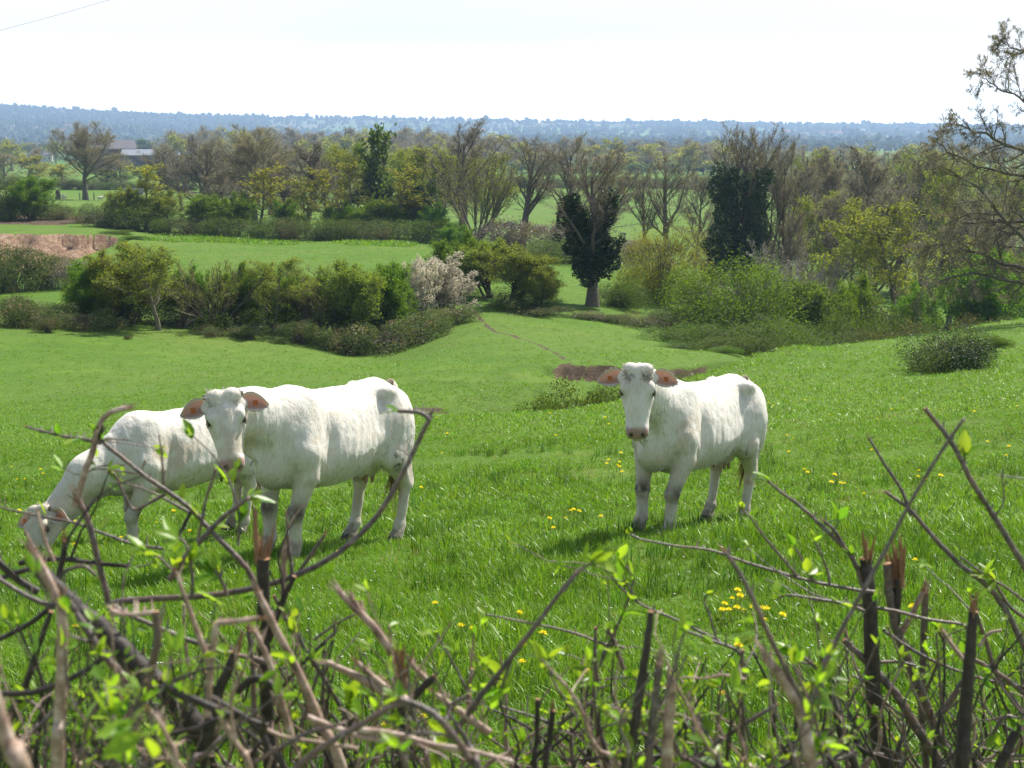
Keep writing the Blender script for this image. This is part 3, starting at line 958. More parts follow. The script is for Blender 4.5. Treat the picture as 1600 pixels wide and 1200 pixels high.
    dirs = np.array([Mh[:3, :3] @ v for v in np.stack([np.where(curls, .1, -.9) + rng.normal(0, .45, nf), np.sign(s_)*.5 + rng.normal(0, .4, nf), np.full(nf, .7)], 1)])
    hair_tuft(roots, dirs/np.linalg.norm(dirs, axis=1, keepdims=True), rng.uniform(.02, .045 if curls else .06, nf), .0035, [M_HAIR], 'forelock', root, rng)
    # coarse coat locks along neck, shoulder and flank for a shaggy spring coat
    sel = rng.choice(len(V), 5200, replace=False)
    keep = (~onhead[sel]) & (V[sel, 2] > .62)
    sel = sel[keep]
    d0 = nrm[sel]*.10 + np.array([-.25, 0, -1.0]); d0 /= np.linalg.norm(d0, axis=1, keepdims=True)
    hair_tuft(V[sel] - nrm[sel]*.004, d0, rng.uniform(.02, .05, len(sel)), .0026, [M_HAIR], 'coat_hair', root, rng)
    # hooves
    for (x_, y_) in feet:
        for c_ in (-1, 1):
            pass
        b = []
        hv = []; hfc = []
        for z_, r_, dx in ((0.0, .062, .03), (.03, .058, .018), (.065, .052, .0)):
            for j in range(14):
                an = j/14*2*math.pi
                cleft = 1 - .22*math.exp(-((abs(math.atan2(math.sin(an), math.cos(an))))/.22)**2)
                hv.append((x_ + dx + r_*1.18*math.cos(an)*cleft, y_ + r_*.92*math.sin(an), z_))
        for r in range(2):
            for j in range(14):
                hfc.append((r*14+j, r*14+(j+1) % 14, (r+1)*14+(j+1) % 14, (r+1)*14+j))
        link('hoof', mk_mesh('hoof', hv, [hfc], [M_HOOF], attrs={'rnd': np.full(len(hv), .5)}), root)
    # udder teats
    if udder:
        for (tx, ty) in ((.05, .05), (.05, -.05), (-.04, .045), (-.04, -.045)):
            bx_ = X(.10) + tx
            V5, F5 = tubes(np.array([[(bx_, ty, .62), (bx_, ty*1.1, .575), (bx_-.003, ty*1.15, .54), (bx_-.003, ty*1.15, .53)]]), np.array([[.026, .017, .014, .004]]), 8)
            link('teat', mk_mesh('teat', V5, [F5], [M_UDDER], attrs={'rnd': np.full(len(V5), .5)}), root)
    # tail with switch
    ts = tail_side
    tp = np.array([[(X(-.13), 0, 1.36), (X(-.185), 0, 1.33), (X(-.24), ts*.2, 1.18), (X(-.235), ts*.5, .98), (X(-.21), ts*.9, .80), (X(-.20), ts, .66)]])
    fi = np.linspace(0, 5, 22); tpf = np.stack([np.interp(fi, np.arange(6), tp[0, :, c]) for c in range(3)], 1)[None]
    V6, F6 = tubes(tpf, np.interp(fi, range(6), [.05, .04, .028, .022, .018, .012])[None], 9)
    tail = link('tail', mk_mesh('tail', V6, [F6], [HIDE], cols={'tint': np.tile([.74, .69, .58], (len(V6), 1))}, attrs={'rnd': np.full(len(V6), .5)}), root)
    ns_ = 130
    rt = tpf[0, -1] + rng.normal(0, .010, (ns_, 3)); rt[:, 2] += rng.uniform(0, .14, ns_)
    dd = np.tile([0, 0, -1.0], (ns_, 1)) + rng.normal(0, .07, (ns_, 3))
    hair_tuft(rt, dd, rng.uniform(.18, .36, ns_), .0045, [M_TAILH], 'tail_switch', tail, rng)
    if dewlap_cord:
        # loose twisted fold of skin hanging under the throat
        a0 = h((.30, 0, -.16)); a1 = np.array([X(1.20), 0, .78])
        m = 16; tq = np.linspace(0, 1, m)
        line = a0[None]*(1-tq[:, None]) + a1[None]*tq[:, None]
        line[:, 0] += .05*np.sin(tq*math.pi) + .03; line[:, 1] += .008*np.sin(tq*22)
        V7, F7 = tubes(line[None], (.012 + .006*np.sin(tq*26)**2)[None], 8)
        link('dewlap_fold', mk_mesh('dewlap_fold', V7, [F7], [HIDE], cols={'tint': np.tile([.74, .70, .64], (len(V7), 1))}), root)
    return root

def grnd(px, Y):
    x, y, z, _ = ground_px(px, Y); return np.array([x, y, z])

def towards_cam(p, drop=0.0):
    d = np.array([0, 0, CZ]) - np.array(p); d[2] = 0; d /= np.linalg.norm(d)
    return d

# left standing cow, head turned to the camera
pA = P(349, 622, 10.25)
tc = towards_cam(pA)
make_cow(grnd(436, 10.7), grnd(577, 11.6), tc*.42 + np.array([.10, 0, -1.0]), tc*1.0 + np.array([.0, 0, .42]), pA,
         'white cow standing next to the grazing cow, turning its head to stare at the camera', seed=1, size=1.0,
         leg_shift=(.0, -.05, -.19, .05), curls=False, tail_side=.05)
# right cow
pC = P(997, 580, 11.35)
tc = towards_cam(pC)
make_cow(grnd(1022, 11.8), grnd(1129, 12.8), tc*.30 + np.array([0, 0, -1.0]), tc*1.0 + np.array([0, 0, .30]), pC,
         'white cow standing alone on the right with curly poll and muddy knees, facing the camera', seed=2, size=1.0,
         leg_shift=(.03, -.03, -.11, .0), curls=True, tail_side=.06, girth=.93, dewlap_cord=True)
# grazing cow
fB, hB = grnd(208, 13.1), grnd(372, 14.0)
dB = (fB - hB); dB[2] = 0; dB /= np.linalg.norm(dB)
pB = P(64, 800, 12.55)
make_cow(fB, hB, dB*.45 + np.array([.25, -.25, -1.0]), dB*1.0 + np.array([0, -.3, .45]), pB,
         'white cow grazing at the far left with its head lowered into the grass', seed=3, grazing=True,
         size=1.0, leg_shift=(.10, -.10, .05, -.05), curls=False)
# ---------------------------------------------------------------- trees: vectorised branching
BARK_GREY = bark_mat('bark_grey', (0.07, 0.06, 0.047), (0.17, 0.145, 0.115), 5)
BARK_DARK = bark_mat('bark_dark', (0.05, 0.042, 0.032), (0.13, 0.11, 0.085), 5)
BARK_BROWN = bark_mat('bark_brown', (0.09, 0.078, 0.06), (0.22, 0.19, 0.145), 5)
BARK_PALE = bark_mat('bark_pale', (0.20, 0.18, 0.15), (0.42, 0.38, 0.33), 5)
LF_YOUNG = leaf_mat('young_yellow_leaves', (0.17, 0.20, 0.02), (0.29, 0.30, 0.04), 0.5, .1, .6)
LF_OLIVE = leaf_mat('olive_spring_leaves', (0.125, 0.18, 0.028), (0.235, 0.295, 0.05), 0.5, .1, .6)
LF_GREEN = leaf_mat('fresh_green_leaves', (0.075, 0.155, 0.012), (0.14, 0.25, 0.022), 0.5, .1, .6)
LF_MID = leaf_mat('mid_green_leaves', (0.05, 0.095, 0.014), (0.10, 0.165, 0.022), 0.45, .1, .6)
LF_IVY = leaf_mat('dark_ivy_leaves', (0.016, 0.036, 0.014), (0.045, 0.085, 0.024), 0.2, 0.25, 0.5)
LF_BRAMBLE = leaf_mat('bramble_leaves', (0.045, 0.08, 0.02), (0.13, 0.17, 0.06), 0.35, 0.15, 0.6)
LF_BROWN = leaf_mat('brown_buds', (0.135, 0.12, 0.06), (0.24, 0.215, 0.115), 0.4, .1, .6)
LF_BLOSSOM = leaf_mat('white_blossom', (0.55, 0.50, 0.38), (0.78, 0.74, 0.60), 0.4, 0.2, 0.6, (1, .97, .85))
LF_TWIG = leaf_mat('fine_twig_haze', (0.15, 0.14, 0.105), (0.27, 0.25, 0.19), 0.4, .1, .7)
LF_DRY = leaf_mat('dry_bracken', (0.16, 0.12, 0.07), (0.30, 0.25, 0.17), 0.3)
LF_GREY = leaf_mat('grey_twig_tips', (0.16, 0.14, 0.125), (0.30, 0.27, 0.245), 0.2)

def unit(v): return v / (np.linalg.norm(v, axis=-1, keepdims=True) + 1e-12)

def grow(rng, par_P, par_R, nch, ang, lenf, t0, n=4, trop=0.0, wig=0.15, rfac=0.6, shape=None, lens=None):
    """children of polylines par_P (B,n0,3); returns P (B*nch,n,3), R (B*nch,n), L"""
    B, n0, _ = par_P.shape
    seg = np.linalg.norm(np.diff(par_P, axis=1), axis=2).sum(1)
    t = (np.arange(nch)[None, :] + rng.uniform(0, 1, (B, nch))) / nch
    t = t0 + (1 - t0) * t
    x = np.clip(t * (n0 - 1), 0, n0 - 1 - 1e-6); i = x.astype(int); f = (x - i)[..., None]
    bi = np.arange(B)[:, None]
    base = par_P[bi, i] * (1 - f) + par_P[bi, i+1] * f
    r = par_R[bi, i] * (1 - f[..., 0]) + par_R[bi, i+1] * f[..., 0]
    tan = unit(par_P[bi, i+1] - par_P[bi, i])
    rv = unit(rng.normal(0, 1, (B, nch, 3)))
    per = unit(rv - (rv * tan).sum(-1, keepdims=True) * tan)
    a = np.radians(ang[0] + (ang[1] - ang[0]) * rng.random((B, nch)))[..., None]
    d = tan * np.cos(a) + per * np.sin(a)
    L = seg[:, None] * lenf * (1.0 - 0.55 * (t - t0) / (1 - t0 + 1e-9)) * rng.uniform(.7, 1.25, (B, nch))
    if shape is not None: L = L * shape(t)
    d = d.reshape(-1, 3); base = base.reshape(-1, 3); L = L.ravel(); r = r.ravel()
    Pn = np.zeros((len(d), n, 3)); Pn[:, 0] = base
    for k in range(1, n):
        d = unit(d + rng.normal(0, wig, d.shape) + np.array([0, 0, trop]))
        Pn[:, k] = Pn[:, k-1] + d * (L / (n - 1))[:, None]
    R0 = np.minimum(r * rfac, r * .9)
    R = R0[:, None] * (1 - 0.75 * np.linspace(0, 1, n))[None, :]
    return Pn, R, L

def trunk_lines(rng, kind, nstem=1, lean=0.05, spread=0.0, h=1.0, r=.03, n=7, wig=0.05):
    out = np.zeros((nstem, n, 3)); R = np.zeros((nstem, n))
    for s in range(nstem):
        az = rng.uniform(0, 2*math.pi); sp = spread * rng.uniform(.5, 1.1) if nstem > 1 else lean
        d = np.array([math.sin(sp)*math.cos(az), math.sin(sp)*math.sin(az), math.cos(sp)])
        p = np.array([.02*rng.normal(), .02*rng.normal(), -0.02]) * (1 if nstem > 1 else 0) - [0, 0, .01]
        hh = h * (rng.uniform(.75, 1.0) if nstem > 1 else 1)
        out[s, 0] = p
        for k in range(1, n):
            d = unit(d + rng.normal(0, wig, 3) + np.array([0, 0, .06]))
            p = p + d * hh / (n - 1); out[s, k] = p
        R[s] = r * (1 - .8*np.linspace(0, 1, n)) * (rng.uniform(.6, 1) if nstem > 1 else 1)
    R[:, 0] *= 1.35
    return out, R

def leaf_quads(rng, C, size, jit=.35, up=0.0, asp=.28):
    """diamond leaves at centres C; returns V,F,rnd"""
    n = len(C)
    s = size * rng.uniform(1 - jit, 1 + jit, n)[:, None]
    a = unit(rng.normal(0, 1, (n, 3))); b = unit(np.cross(a, rng.normal(0, 1, (n, 3)) + [0, 0, up]))
    if asp < .1:
        a = unit(a + np.array([0, 0, .55]))
    V = np.stack([C - a*s*.5, C + b*s*asp, C + a*s*.5, C - b*s*asp], 1).reshape(-1, 3)
    Fq = np.arange(n*4).reshape(-1, 4)
    return V, Fq, np.repeat(rng.random(n), 4)

def tree_meshes(name, seed, unit_h=1.0, trunk=None, levels=(), bark=BARK_GREY, leaf=None, leaf_size=.02, leaf_n=2, leaf_spread=.02,
                leaf_levels=1, minr=0.0012, normalise=True, asp=.28, leaf2=None):
    """returns (wood mesh, leaf mesh or None); height normalised to 1"""
    rng = np.random.default_rng(seed)
    Pn, R = trunk_lines(rng, name, **(trunk or {}))
    allp = [(Pn, R, 7)]
    par = (Pn, R)
    for li, lv in enumerate(levels):
        lv = dict(lv); k = lv.pop('k', 4)
        Pc, Rc, L = grow(rng, par[0], par[1], **lv)
        Rc = np.maximum(Rc, minr)
        allp.append((Pc, Rc, k)); par = (Pc, Rc)
    top = max(p[0][..., 2].max() for p in allp)
    sc = 1.0 / top if normalise else 1.0
    mb = MB()
    for Pp, Rr, k in allp:
        V, Fq = tubes(Pp * sc, Rr * sc, k)
        mb.add(V, Fq, np.repeat(rng.random(len(Pp)), Pp.shape[1]*k))
    wood = mb.mesh('branches', [bark])
    lm = None
    if leaf is not None:
        cs = []
        for Pp, Rr, k in allp[-leaf_levels:]:
            B, n, _ = Pp.shape
            t = rng.uniform(.2, 1, (B, leaf_n)) * (n - 1 - 1e-6); i = t.astype(int); f = (t - i)[..., None]
            bi = np.arange(B)[:, None]
            cs.append((Pp[bi, i]*(1-f) + Pp[bi, i+1]*f).reshape(-1, 3))
        C = np.concatenate(cs) * sc
        C = C + rng.normal(0, leaf_spread, C.shape)
        C = C[C[:, 2] > .02]
        V, Fq, rd = leaf_quads(rng, C, leaf_size, asp=asp)
        lm = mk_mesh('crown', V, [Fq], [leaf], smooth=False, attrs={'rnd': rd})
    return wood, lm

def dome_meshes(seed, n_leaf=5000, leaf=LF_BRAMBLE, leaf_size=.05, bark=BARK_BROWN, flat=.55, lumps=9, stems=60, fill=.45, leaf2=None, frac2=0.0, wild=.2, shoots=50):
    """low mound of arching stems with leaves through its outer half; width 1, height flat"""
    rng = np.random.default_rng(seed)
    lc = np.stack([rng.uniform(-.32, .32, lumps), rng.uniform(-.32, .32, lumps), rng.uniform(.05, .45, lumps)], 1)
    lc[:, 2] *= 1 - 1.5*(lc[:, 0]**2 + lc[:, 1]**2)
    lr = rng.uniform(.16, .28, lumps)
    pick = rng.integers(0, lumps, n_leaf)
    d = unit(rng.normal(0, 1, (n_leaf, 3)))
    rr = lr[pick] * (fill + (1 - fill) * rng.random(n_leaf)**.5) * (1 + wild*rng.normal(0, .5, n_leaf))
    C = lc[pick] + d * rr[:, None]
    C[:, 2] = np.abs(C[:, 2])
    top = np.percentile(C[:, 2], 99)
    C[:, 2] *= flat / top
    C[:, :2] *= 1.0 / (np.percentile(np.abs(C[:, :2]), 98)*2)
    # small shoots that break the outline
    B = shoots
    az = rng.uniform(0, 2*math.pi, B); r0 = rng.uniform(.1, .42, B)
    base = np.stack([r0*np.cos(az), r0*np.sin(az), flat*(1 - 2.2*r0*r0)*.75], 1)
    dr = unit(np.stack([np.cos(az)*r0*2, np.sin(az)*r0*2, np.full(B, 1.0)], 1) + rng.normal(0, .35, (B, 3)))
    L = rng.uniform(.08, .26, B) * flat * 1.4
    tt = np.linspace(0, 1, 5)
    Pn = base[:, None] + dr[:, None]*(L[:, None]*tt)[..., None]
    Pn[:, :, 2] -= (L[:, None]*tt**2*.25)
    V1, F1 = tubes(Pn, np.full((B, 5), .003)*(1-.7*tt)[None], 3)
    tl = rng.uniform(.2, 1, (B, 9)) * 3.999; i = tl.astype(int); f = (tl-i)[..., None]; bi = np.arange(B)[:, None]
    C2 = (Pn[bi, i]*(1-f) + Pn[bi, i+1]*f).reshape(-1, 3) + rng.normal(0, .006, (B*9, 3))
    C = np.concatenate([C, C2])
    # inner stems
    S_ = stems
    az = rng.uniform(0, 2*math.pi, S_); r1 = rng.uniform(.05, .42, S_)
    b0 = np.stack([rng.normal(0, .08, S_), rng.normal(0, .08, S_), np.zeros(S_)], 1)
    e0 = np.stack([r1*np.cos(az), r1*np.sin(az), flat*rng.uniform(.3, .9, S_)*(1-r1)], 1)
    P3 = b0[:, None]*(1-tt)[None, :, None] + e0[:, None]*tt[None, :, None]
    P3[:, :, 2] += (.25*flat*np.sin(tt*math.pi))[None]
    V2, F2 = tubes(P3, (.006*(1-.6*tt))[None]*np.ones((S_, 1)), 3)
    mb = MB(); mb.add(V1, F1); mb.add(V2, F2)
    wood = mb.mesh('stems', [bark])
    V, Fq, rd = leaf_quads(rng, C, leaf_size)
    mats = [leaf] + ([leaf2] if leaf2 else [])
    mi = (rng.random(len(Fq)) < frac2).astype(int) if leaf2 else None
    if leaf2 is not None:
        cl = fbm3(C, 5.0, seed, 2); mi = ((cl + rng.normal(0, .2, len(C))) > (0.5 - frac2)).astype(int)
    lm = mk_mesh('foliage', V, [Fq], mats, mi, smooth=False, attrs={'rnd': rd})
    return wood, lm

def ivy_mass(seed, centers, n, leaf_size, leaf=LF_IVY):
    """centers rows (x,y,z,rx,rz) of clumps that hug the stems"""
    rng = np.random.default_rng(seed)
    c = np.array(centers); w = c[:, 3]**2*c[:, 4]; w = w/w.sum()
    pick = rng.choice(len(c), n, p=w)
    d = unit(rng.normal(0, 1, (n, 3))) * (.55 + .45*rng.random(n)**.5)[:, None]
    d *= (1 + .45*fbm3(d*1.0 + pick[:, None]*3.0, 2.6, seed, 2))[:, None]
    C = c[pick, :3] + d * np.stack([c[pick, 3], c[pick, 3], c[pick, 4]], 1)
    C = C[C[:, 2] > 0]
    V, Fq, rd = leaf_quads(rng, C, leaf_size)
    return mk_mesh('ivy', V, [Fq], [leaf], smooth=False, attrs={'rnd': rd})

# ---- species library (height 1)
LIB = {}
def _late():
    lib('lone', lambda s: dome_meshes(155+s, 22000, LF_BRAMBLE, .020, leaf2=LF_IVY, frac2=.55, flat=.48, lumps=14, shoots=70), 1)
def lib(key, fn, n=2):
    LIB[key] = [fn(s) for s in range(n)]

# tall bare ash like tree
lib('bare', lambda s: tree_meshes('bare', 10+s, trunk=dict(h=.78, r=.022, lean=.06, wig=.05),
    levels=[dict(nch=14, ang=(20, 45), lenf=.58, t0=.25, n=6, trop=.12, wig=.10, rfac=.55, k=5),
            dict(nch=9, ang=(20, 50), lenf=.40, t0=.15, n=5, trop=.08, wig=.14, rfac=.55, k=3),
            dict(nch=8, ang=(20, 55), lenf=.42, t0=.1, n=4, trop=.08, wig=.18, rfac=.6, k=3),
            dict(nch=4, ang=(20, 55), lenf=.5, t0=.1, n=3, trop=.06, wig=.18, rfac=.7, k=3)], bark=BARK_GREY, minr=.0006,
    leaf=LF_TWIG, leaf_size=.034, leaf_n=1, leaf_spread=.008, asp=.015), 3)
# brown twiggy wood tree
lib('brown', lambda s: tree_meshes('brown', 20+s, trunk=dict(h=.8, r=.015, lean=.05, wig=.06),
    levels=[dict(nch=18, ang=(20, 42), lenf=.5, t0=.2, n=5, trop=.14, wig=.10, k=4),
            dict(nch=10, ang=(20, 50), lenf=.45, t0=.1, n=4, trop=.08, wig=.16, k=3),
            dict(nch=10, ang=(25, 60), lenf=.45, t0=.1, n=3, trop=.05, wig=.2, k=3)], bark=BARK_BROWN, minr=.0014,
    leaf=LF_TWIG, leaf_size=.040, leaf_n=2, leaf_spread=.016, asp=.016), 3)
# olive budding tree
lib('olive', lambda s: tree_meshes('olive', 30+s, trunk=dict(h=.72, r=.013, lean=.08, wig=.07),
    levels=[dict(nch=12, ang=(28, 58), lenf=.6, t0=.25, n=5, trop=.08, wig=.14, k=4),
            dict(nch=8, ang=(25, 60), lenf=.45, t0=.15, n=4, trop=.04, wig=.2, k=3),
            dict(nch=7, ang=(25, 65), lenf=.45, t0=.1, n=3, trop=.03, wig=.2, k=3)], bark=BARK_BROWN, minr=.0012,
    leaf=LF_OLIVE, leaf_size=.015, leaf_n=13, leaf_spread=.016, leaf_levels=1), 3)
# yellow-green sapling
lib('sapling', lambda s: tree_meshes('sapling', 40+s, trunk=dict(h=.9, r=.011, lean=.03, wig=.03),
    levels=[dict(nch=20, ang=(30, 55), lenf=.30, t0=.25, n=4, trop=.12, wig=.12, k=3),
            dict(nch=7, ang=(25, 60), lenf=.5, t0=.1, n=3, trop=.05, wig=.2, k=3)], bark=BARK_BROWN, minr=.0016,
    leaf=LF_YOUNG, leaf_size=.020, leaf_n=13, leaf_spread=.016, leaf_levels=1), 3)
# multi stem hedge tree, olive/green
lib('hedge', lambda s: tree_meshes('hedge', 50+s, trunk=dict(h=.7, r=.022, nstem=5, spread=.42, wig=.1),
    levels=[dict(nch=9, ang=(25, 55), lenf=.6, t0=.25, n=5, trop=.06, wig=.15, k=4),
            dict(nch=7, ang=(25, 60), lenf=.5, t0=.1, n=4, trop=.04, wig=.2, k=3),
            dict(nch=5, ang=(25, 65), lenf=.5, t0=.1, n=3, trop=.02, wig=.2, k=3)], bark=BARK_DARK, minr=.002,
    leaf=LF_OLIVE, leaf_size=.020, leaf_n=14, leaf_spread=.024), 3)
lib('hedge_green', lambda s: tree_meshes('hedge_green', 60+s, trunk=dict(h=.7, r=.018, nstem=6, spread=.5, wig=.1),
    levels=[dict(nch=9, ang=(25, 60), lenf=.6, t0=.1, n=5, trop=.06, wig=.15, k=4),
            dict(nch=7, ang=(25, 60), lenf=.5, t0=.1, n=4, trop=.04, wig=.2, k=3),
            dict(nch=5, ang=(25, 65), lenf=.5, t0=.1, n=3, trop=.02, wig=.2, k=3)], bark=BARK_DARK, minr=.0018,
    leaf=LF_GREEN, leaf_size=.022, leaf_n=18, leaf_spread=.03), 3)
# willow coppice, thin rods
lib('coppice', lambda s: tree_meshes('coppice', 70+s, trunk=dict(h=.95, r=.014, nstem=16, spread=.75, wig=.05),
    levels=[dict(nch=9, ang=(12, 35), lenf=.42, t0=.25, n=4, trop=.08, wig=.1, k=3),
            dict(nch=7, ang=(12, 40), lenf=.45, t0=.2, n=3, trop=.04, wig=.12, k=3)], bark=BARK_BROWN, minr=.002,
    leaf=LF_OLIVE, leaf_size=.016, leaf_n=6, leaf_spread=.014), 2)
# blossom shrub
lib('blossom', lambda s: tree_meshes('blossom', 80+s, trunk=dict(h=.75, r=.018, nstem=7, spread=.55, wig=.1),
    levels=[dict(nch=9, ang=(25, 55), lenf=.55, t0=.1, n=5, trop=.06, wig=.15, k=4),
            dict(nch=7, ang=(25, 60), lenf=.5, t0=.1, n=4, trop=.04, wig=.2, k=3),
            dict(nch=5, ang=(25, 65), lenf=.5, t0=.1, n=3, trop=.02, wig=.2, k=3)], bark=BARK_GREY, minr=.002,
    leaf=LF_BLOSSOM, leaf_size=.024, leaf_n=9, leaf_spread=.016), 2)
# pale dead shrub
lib('dead', lambda s: tree_meshes('dead', 90+s, trunk=dict(h=.8, r=.02, nstem=5, spread=.5, wig=.12),
    levels=[dict(nch=8, ang=(25, 55), lenf=.5, t0=.2, n=5, trop=.06, wig=.18, k=4),
            dict(nch=7, ang=(25, 60), lenf=.5, t0=.1, n=4, trop=.04, wig=.2, k=3),
            dict(nch=5, ang=(25, 65), lenf=.5, t0=.1, n=3, trop=.02, wig=.2, k=3)], bark=BARK_PALE, minr=.0025, leaf=LF_GREY, leaf_size=.012, leaf_n=2), 2)
# big round-headed bare tree (lone oak)
lib('oak', lambda s: tree_meshes('oak', 100+s, trunk=dict(h=.70, r=.027, lean=.02, wig=.03),
    levels=[dict(nch=26, ang=(30, 85), lenf=.72, t0=.30, n=7, trop=.07, wig=.13, rfac=.5, k=5),
            dict(nch=9, ang=(25, 55), lenf=.42, t0=.2, n=5, trop=.06, wig=.17, k=4),
            dict(nch=8, ang=(25, 60), lenf=.42, t0=.15, n=4, trop=.04, wig=.2, k=3),
            dict(nch=6, ang=(25, 60), lenf=.5, t0=.1, n=3, trop=.03, wig=.22, k=3)], bark=BARK_GREY, minr=.0008,
    leaf=LF_TWIG, leaf_size=.036, leaf_n=3, leaf_spread=.016, asp=.016), 2)
# domes
lib('bramble', lambda s: dome_meshes(110+s, 8000, LF_BRAMBLE, .027, leaf2=LF_DRY, frac2=.10, flat=.5), 3)
lib('bush_green', lambda s: dome_meshes(120+s, 26000, LF_GREEN, .019, leaf2=LF_MID, frac2=.35, flat=.75, lumps=12, shoots=110), 3)
lib('bush_dark', lambda s: dome_meshes(130+s, 9500, LF_MID, .025, leaf2=LF_BRAMBLE, frac2=.3, flat=.6, lumps=10), 3)
lib('bush_willow', lambda s: dome_meshes(140+s, 26000, LF_YOUNG, .016, leaf2=LF_OLIVE, frac2=.45, flat=.85, lumps=8, shoots=320, wild=.35, fill=.2), 2)
lib('bush_brown', lambda s: dome_meshes(150+s, 9500, LF_BRAMBLE, .022, leaf2=LF_BROWN, frac2=.28, flat=.5), 2)
lib('bush_grey', lambda s: dome_meshes(160+s, 6000, LF_GREY, .022, leaf2=LF_BROWN, frac2=.3, flat=.6, shoots=260, wild=.5), 1)
_late()
# low-detail far trees
lib('far_olive', lambda s: tree_meshes('far_olive', 170+s, trunk=dict(h=.7, r=.02, lean=.03),
    levels=[dict(nch=12, ang=(28, 60), lenf=.6, t0=.2, n=4, trop=.08, wig=.14, k=3),
            dict(nch=8, ang=(25, 60), lenf=.5, t0=.1, n=3, trop=.04, wig=.2, k=3)], bark=BARK_BROWN, minr=.003,
    leaf=LF_YOUNG, leaf_size=.055, leaf_n=9, leaf_spread=.035), 3)
lib('far_brown', lambda s: tree_meshes('far_brown', 180+s, trunk=dict(h=.75, r=.02, lean=.03),
    levels=[dict(nch=14, ang=(22, 50), lenf=.52, t0=.15, n=4, trop=.10, wig=.14, k=3),
            dict(nch=9, ang=(25, 60), lenf=.5, t0=.1, n=3, trop=.04, wig=.2, k=3)], bark=BARK_BROWN, minr=.003,
    leaf=LF_TWIG, leaf_size=.075, leaf_n=10, leaf_spread=.03, asp=.06), 3)
lib('far_green', lambda s: tree_meshes('far_green', 190+s, trunk=dict(h=.7, r=.02, lean=.03),
    levels=[dict(nch=12, ang=(28, 60), lenf=.6, t0=.1, n=4, trop=.08, wig=.14, k=3),
            dict(nch=8, ang=(25, 60), lenf=.5, t0=.1, n=3, trop=.04, wig=.2, k=3)], bark=BARK_DARK, minr=.003,
    leaf=LF_MID, leaf_size=.06, leaf_n=11, leaf_spread=.035), 2)

_bb = {}
def mesh_width(me):
    if me.name not in _bb:
        co = np.zeros(len(me.vertices)*3, np.float32); me.vertices.foreach_get('co', co); co = co.reshape(-1, 3)
        _bb[me.name] = (float(np.percentile(co[:, 0], 98) - np.percentile(co[:, 0], 2)), float(np.percentile(co[:, 2], 99.7)))
    return _bb[me.name]

NAMES = {'bare': ('bare_tree', 'tree'), 'brown': ('bare_tree', 'tree'), 'olive': ('budding_tree', 'tree'), 'sapling': ('young_tree', 'tree'),
         'hedge': ('hedgerow_tree', 'tree'), 'hedge_green': ('leafy_shrub', 'shrub'), 'coppice': ('coppiced_willow', 'tree'), 'blossom': ('blossoming_shrub', 'shrub'),
         'dead': ('dead_shrub', 'shrub'), 'oak': ('oak_tree', 'tree'), 'bramble': ('bramble_bush', 'bush'), 'bush_green': ('leafy_bush', 'bush'),
         'bush_dark': ('dark_bush', 'bush'), 'lone': ('bramble_bush', 'bush'), 'bush_willow': ('willow_bush', 'bush'), 'bush_brown': ('brown_bush', 'bush'), 'bush_grey': ('twiggy_thicket', 'bush'),
         'far_olive': ('distant_tree', 'tree'), 'far_brown': ('distant_tree', 'tree'), 'far_green': ('distant_tree', 'tree')}
WOODNAME = {'bramble': 'stems', 'lone': 'stems', 'bush_green': 'stems', 'bush_dark': 'stems', 'bush_willow': 'stems', 'bush_brown': 'stems', 'bush_grey': 'stems'}
_vr = random.Random(5)
def plant(kind, px, Y, top, width, label, group=None, var=None, rot=None, depth=None, base=None, leaf_override=None, sink=.0):
    """one plant: photo column of its foot, distance, photo row of its top, width in photo pixels"""
    if Y is None:
        x, y, z = ground_at(px, base)
    else:
        x, y, z, _ = ground_px(px, Y)
    dep = y*CT - (z - CZ)*ST
    base_py = float(proj(x, y, z)[1])
    h = P(0, top, y)[2] - z
    h = max(h, .3)
    w = width / F * dep
    vs = LIB[kind]
    wood, leaf = vs[_vr.randrange(len(vs)) if var is None else var % len(vs)]
    ref = leaf if leaf is not None else wood
    mw, mh = mesh_width(ref)
    r = bpy.data.objects.new(NAMES[kind][0], None); COL.objects.link(r)
    r.location = (x, y, z - sink); r.rotation_euler = (0, 0, _vr.uniform(0, 6.28) if rot is None else rot)
    r.scale = (w/mw, (depth/F*dep if depth else w)/mw, h/mh)
    tag(r, label, NAMES[kind][1], group)
    link(WOODNAME.get(kind, 'branches'), wood, r)
    if leaf is not None: link('foliage' if kind in WOODNAME else 'crown', leaf, r)
    return r
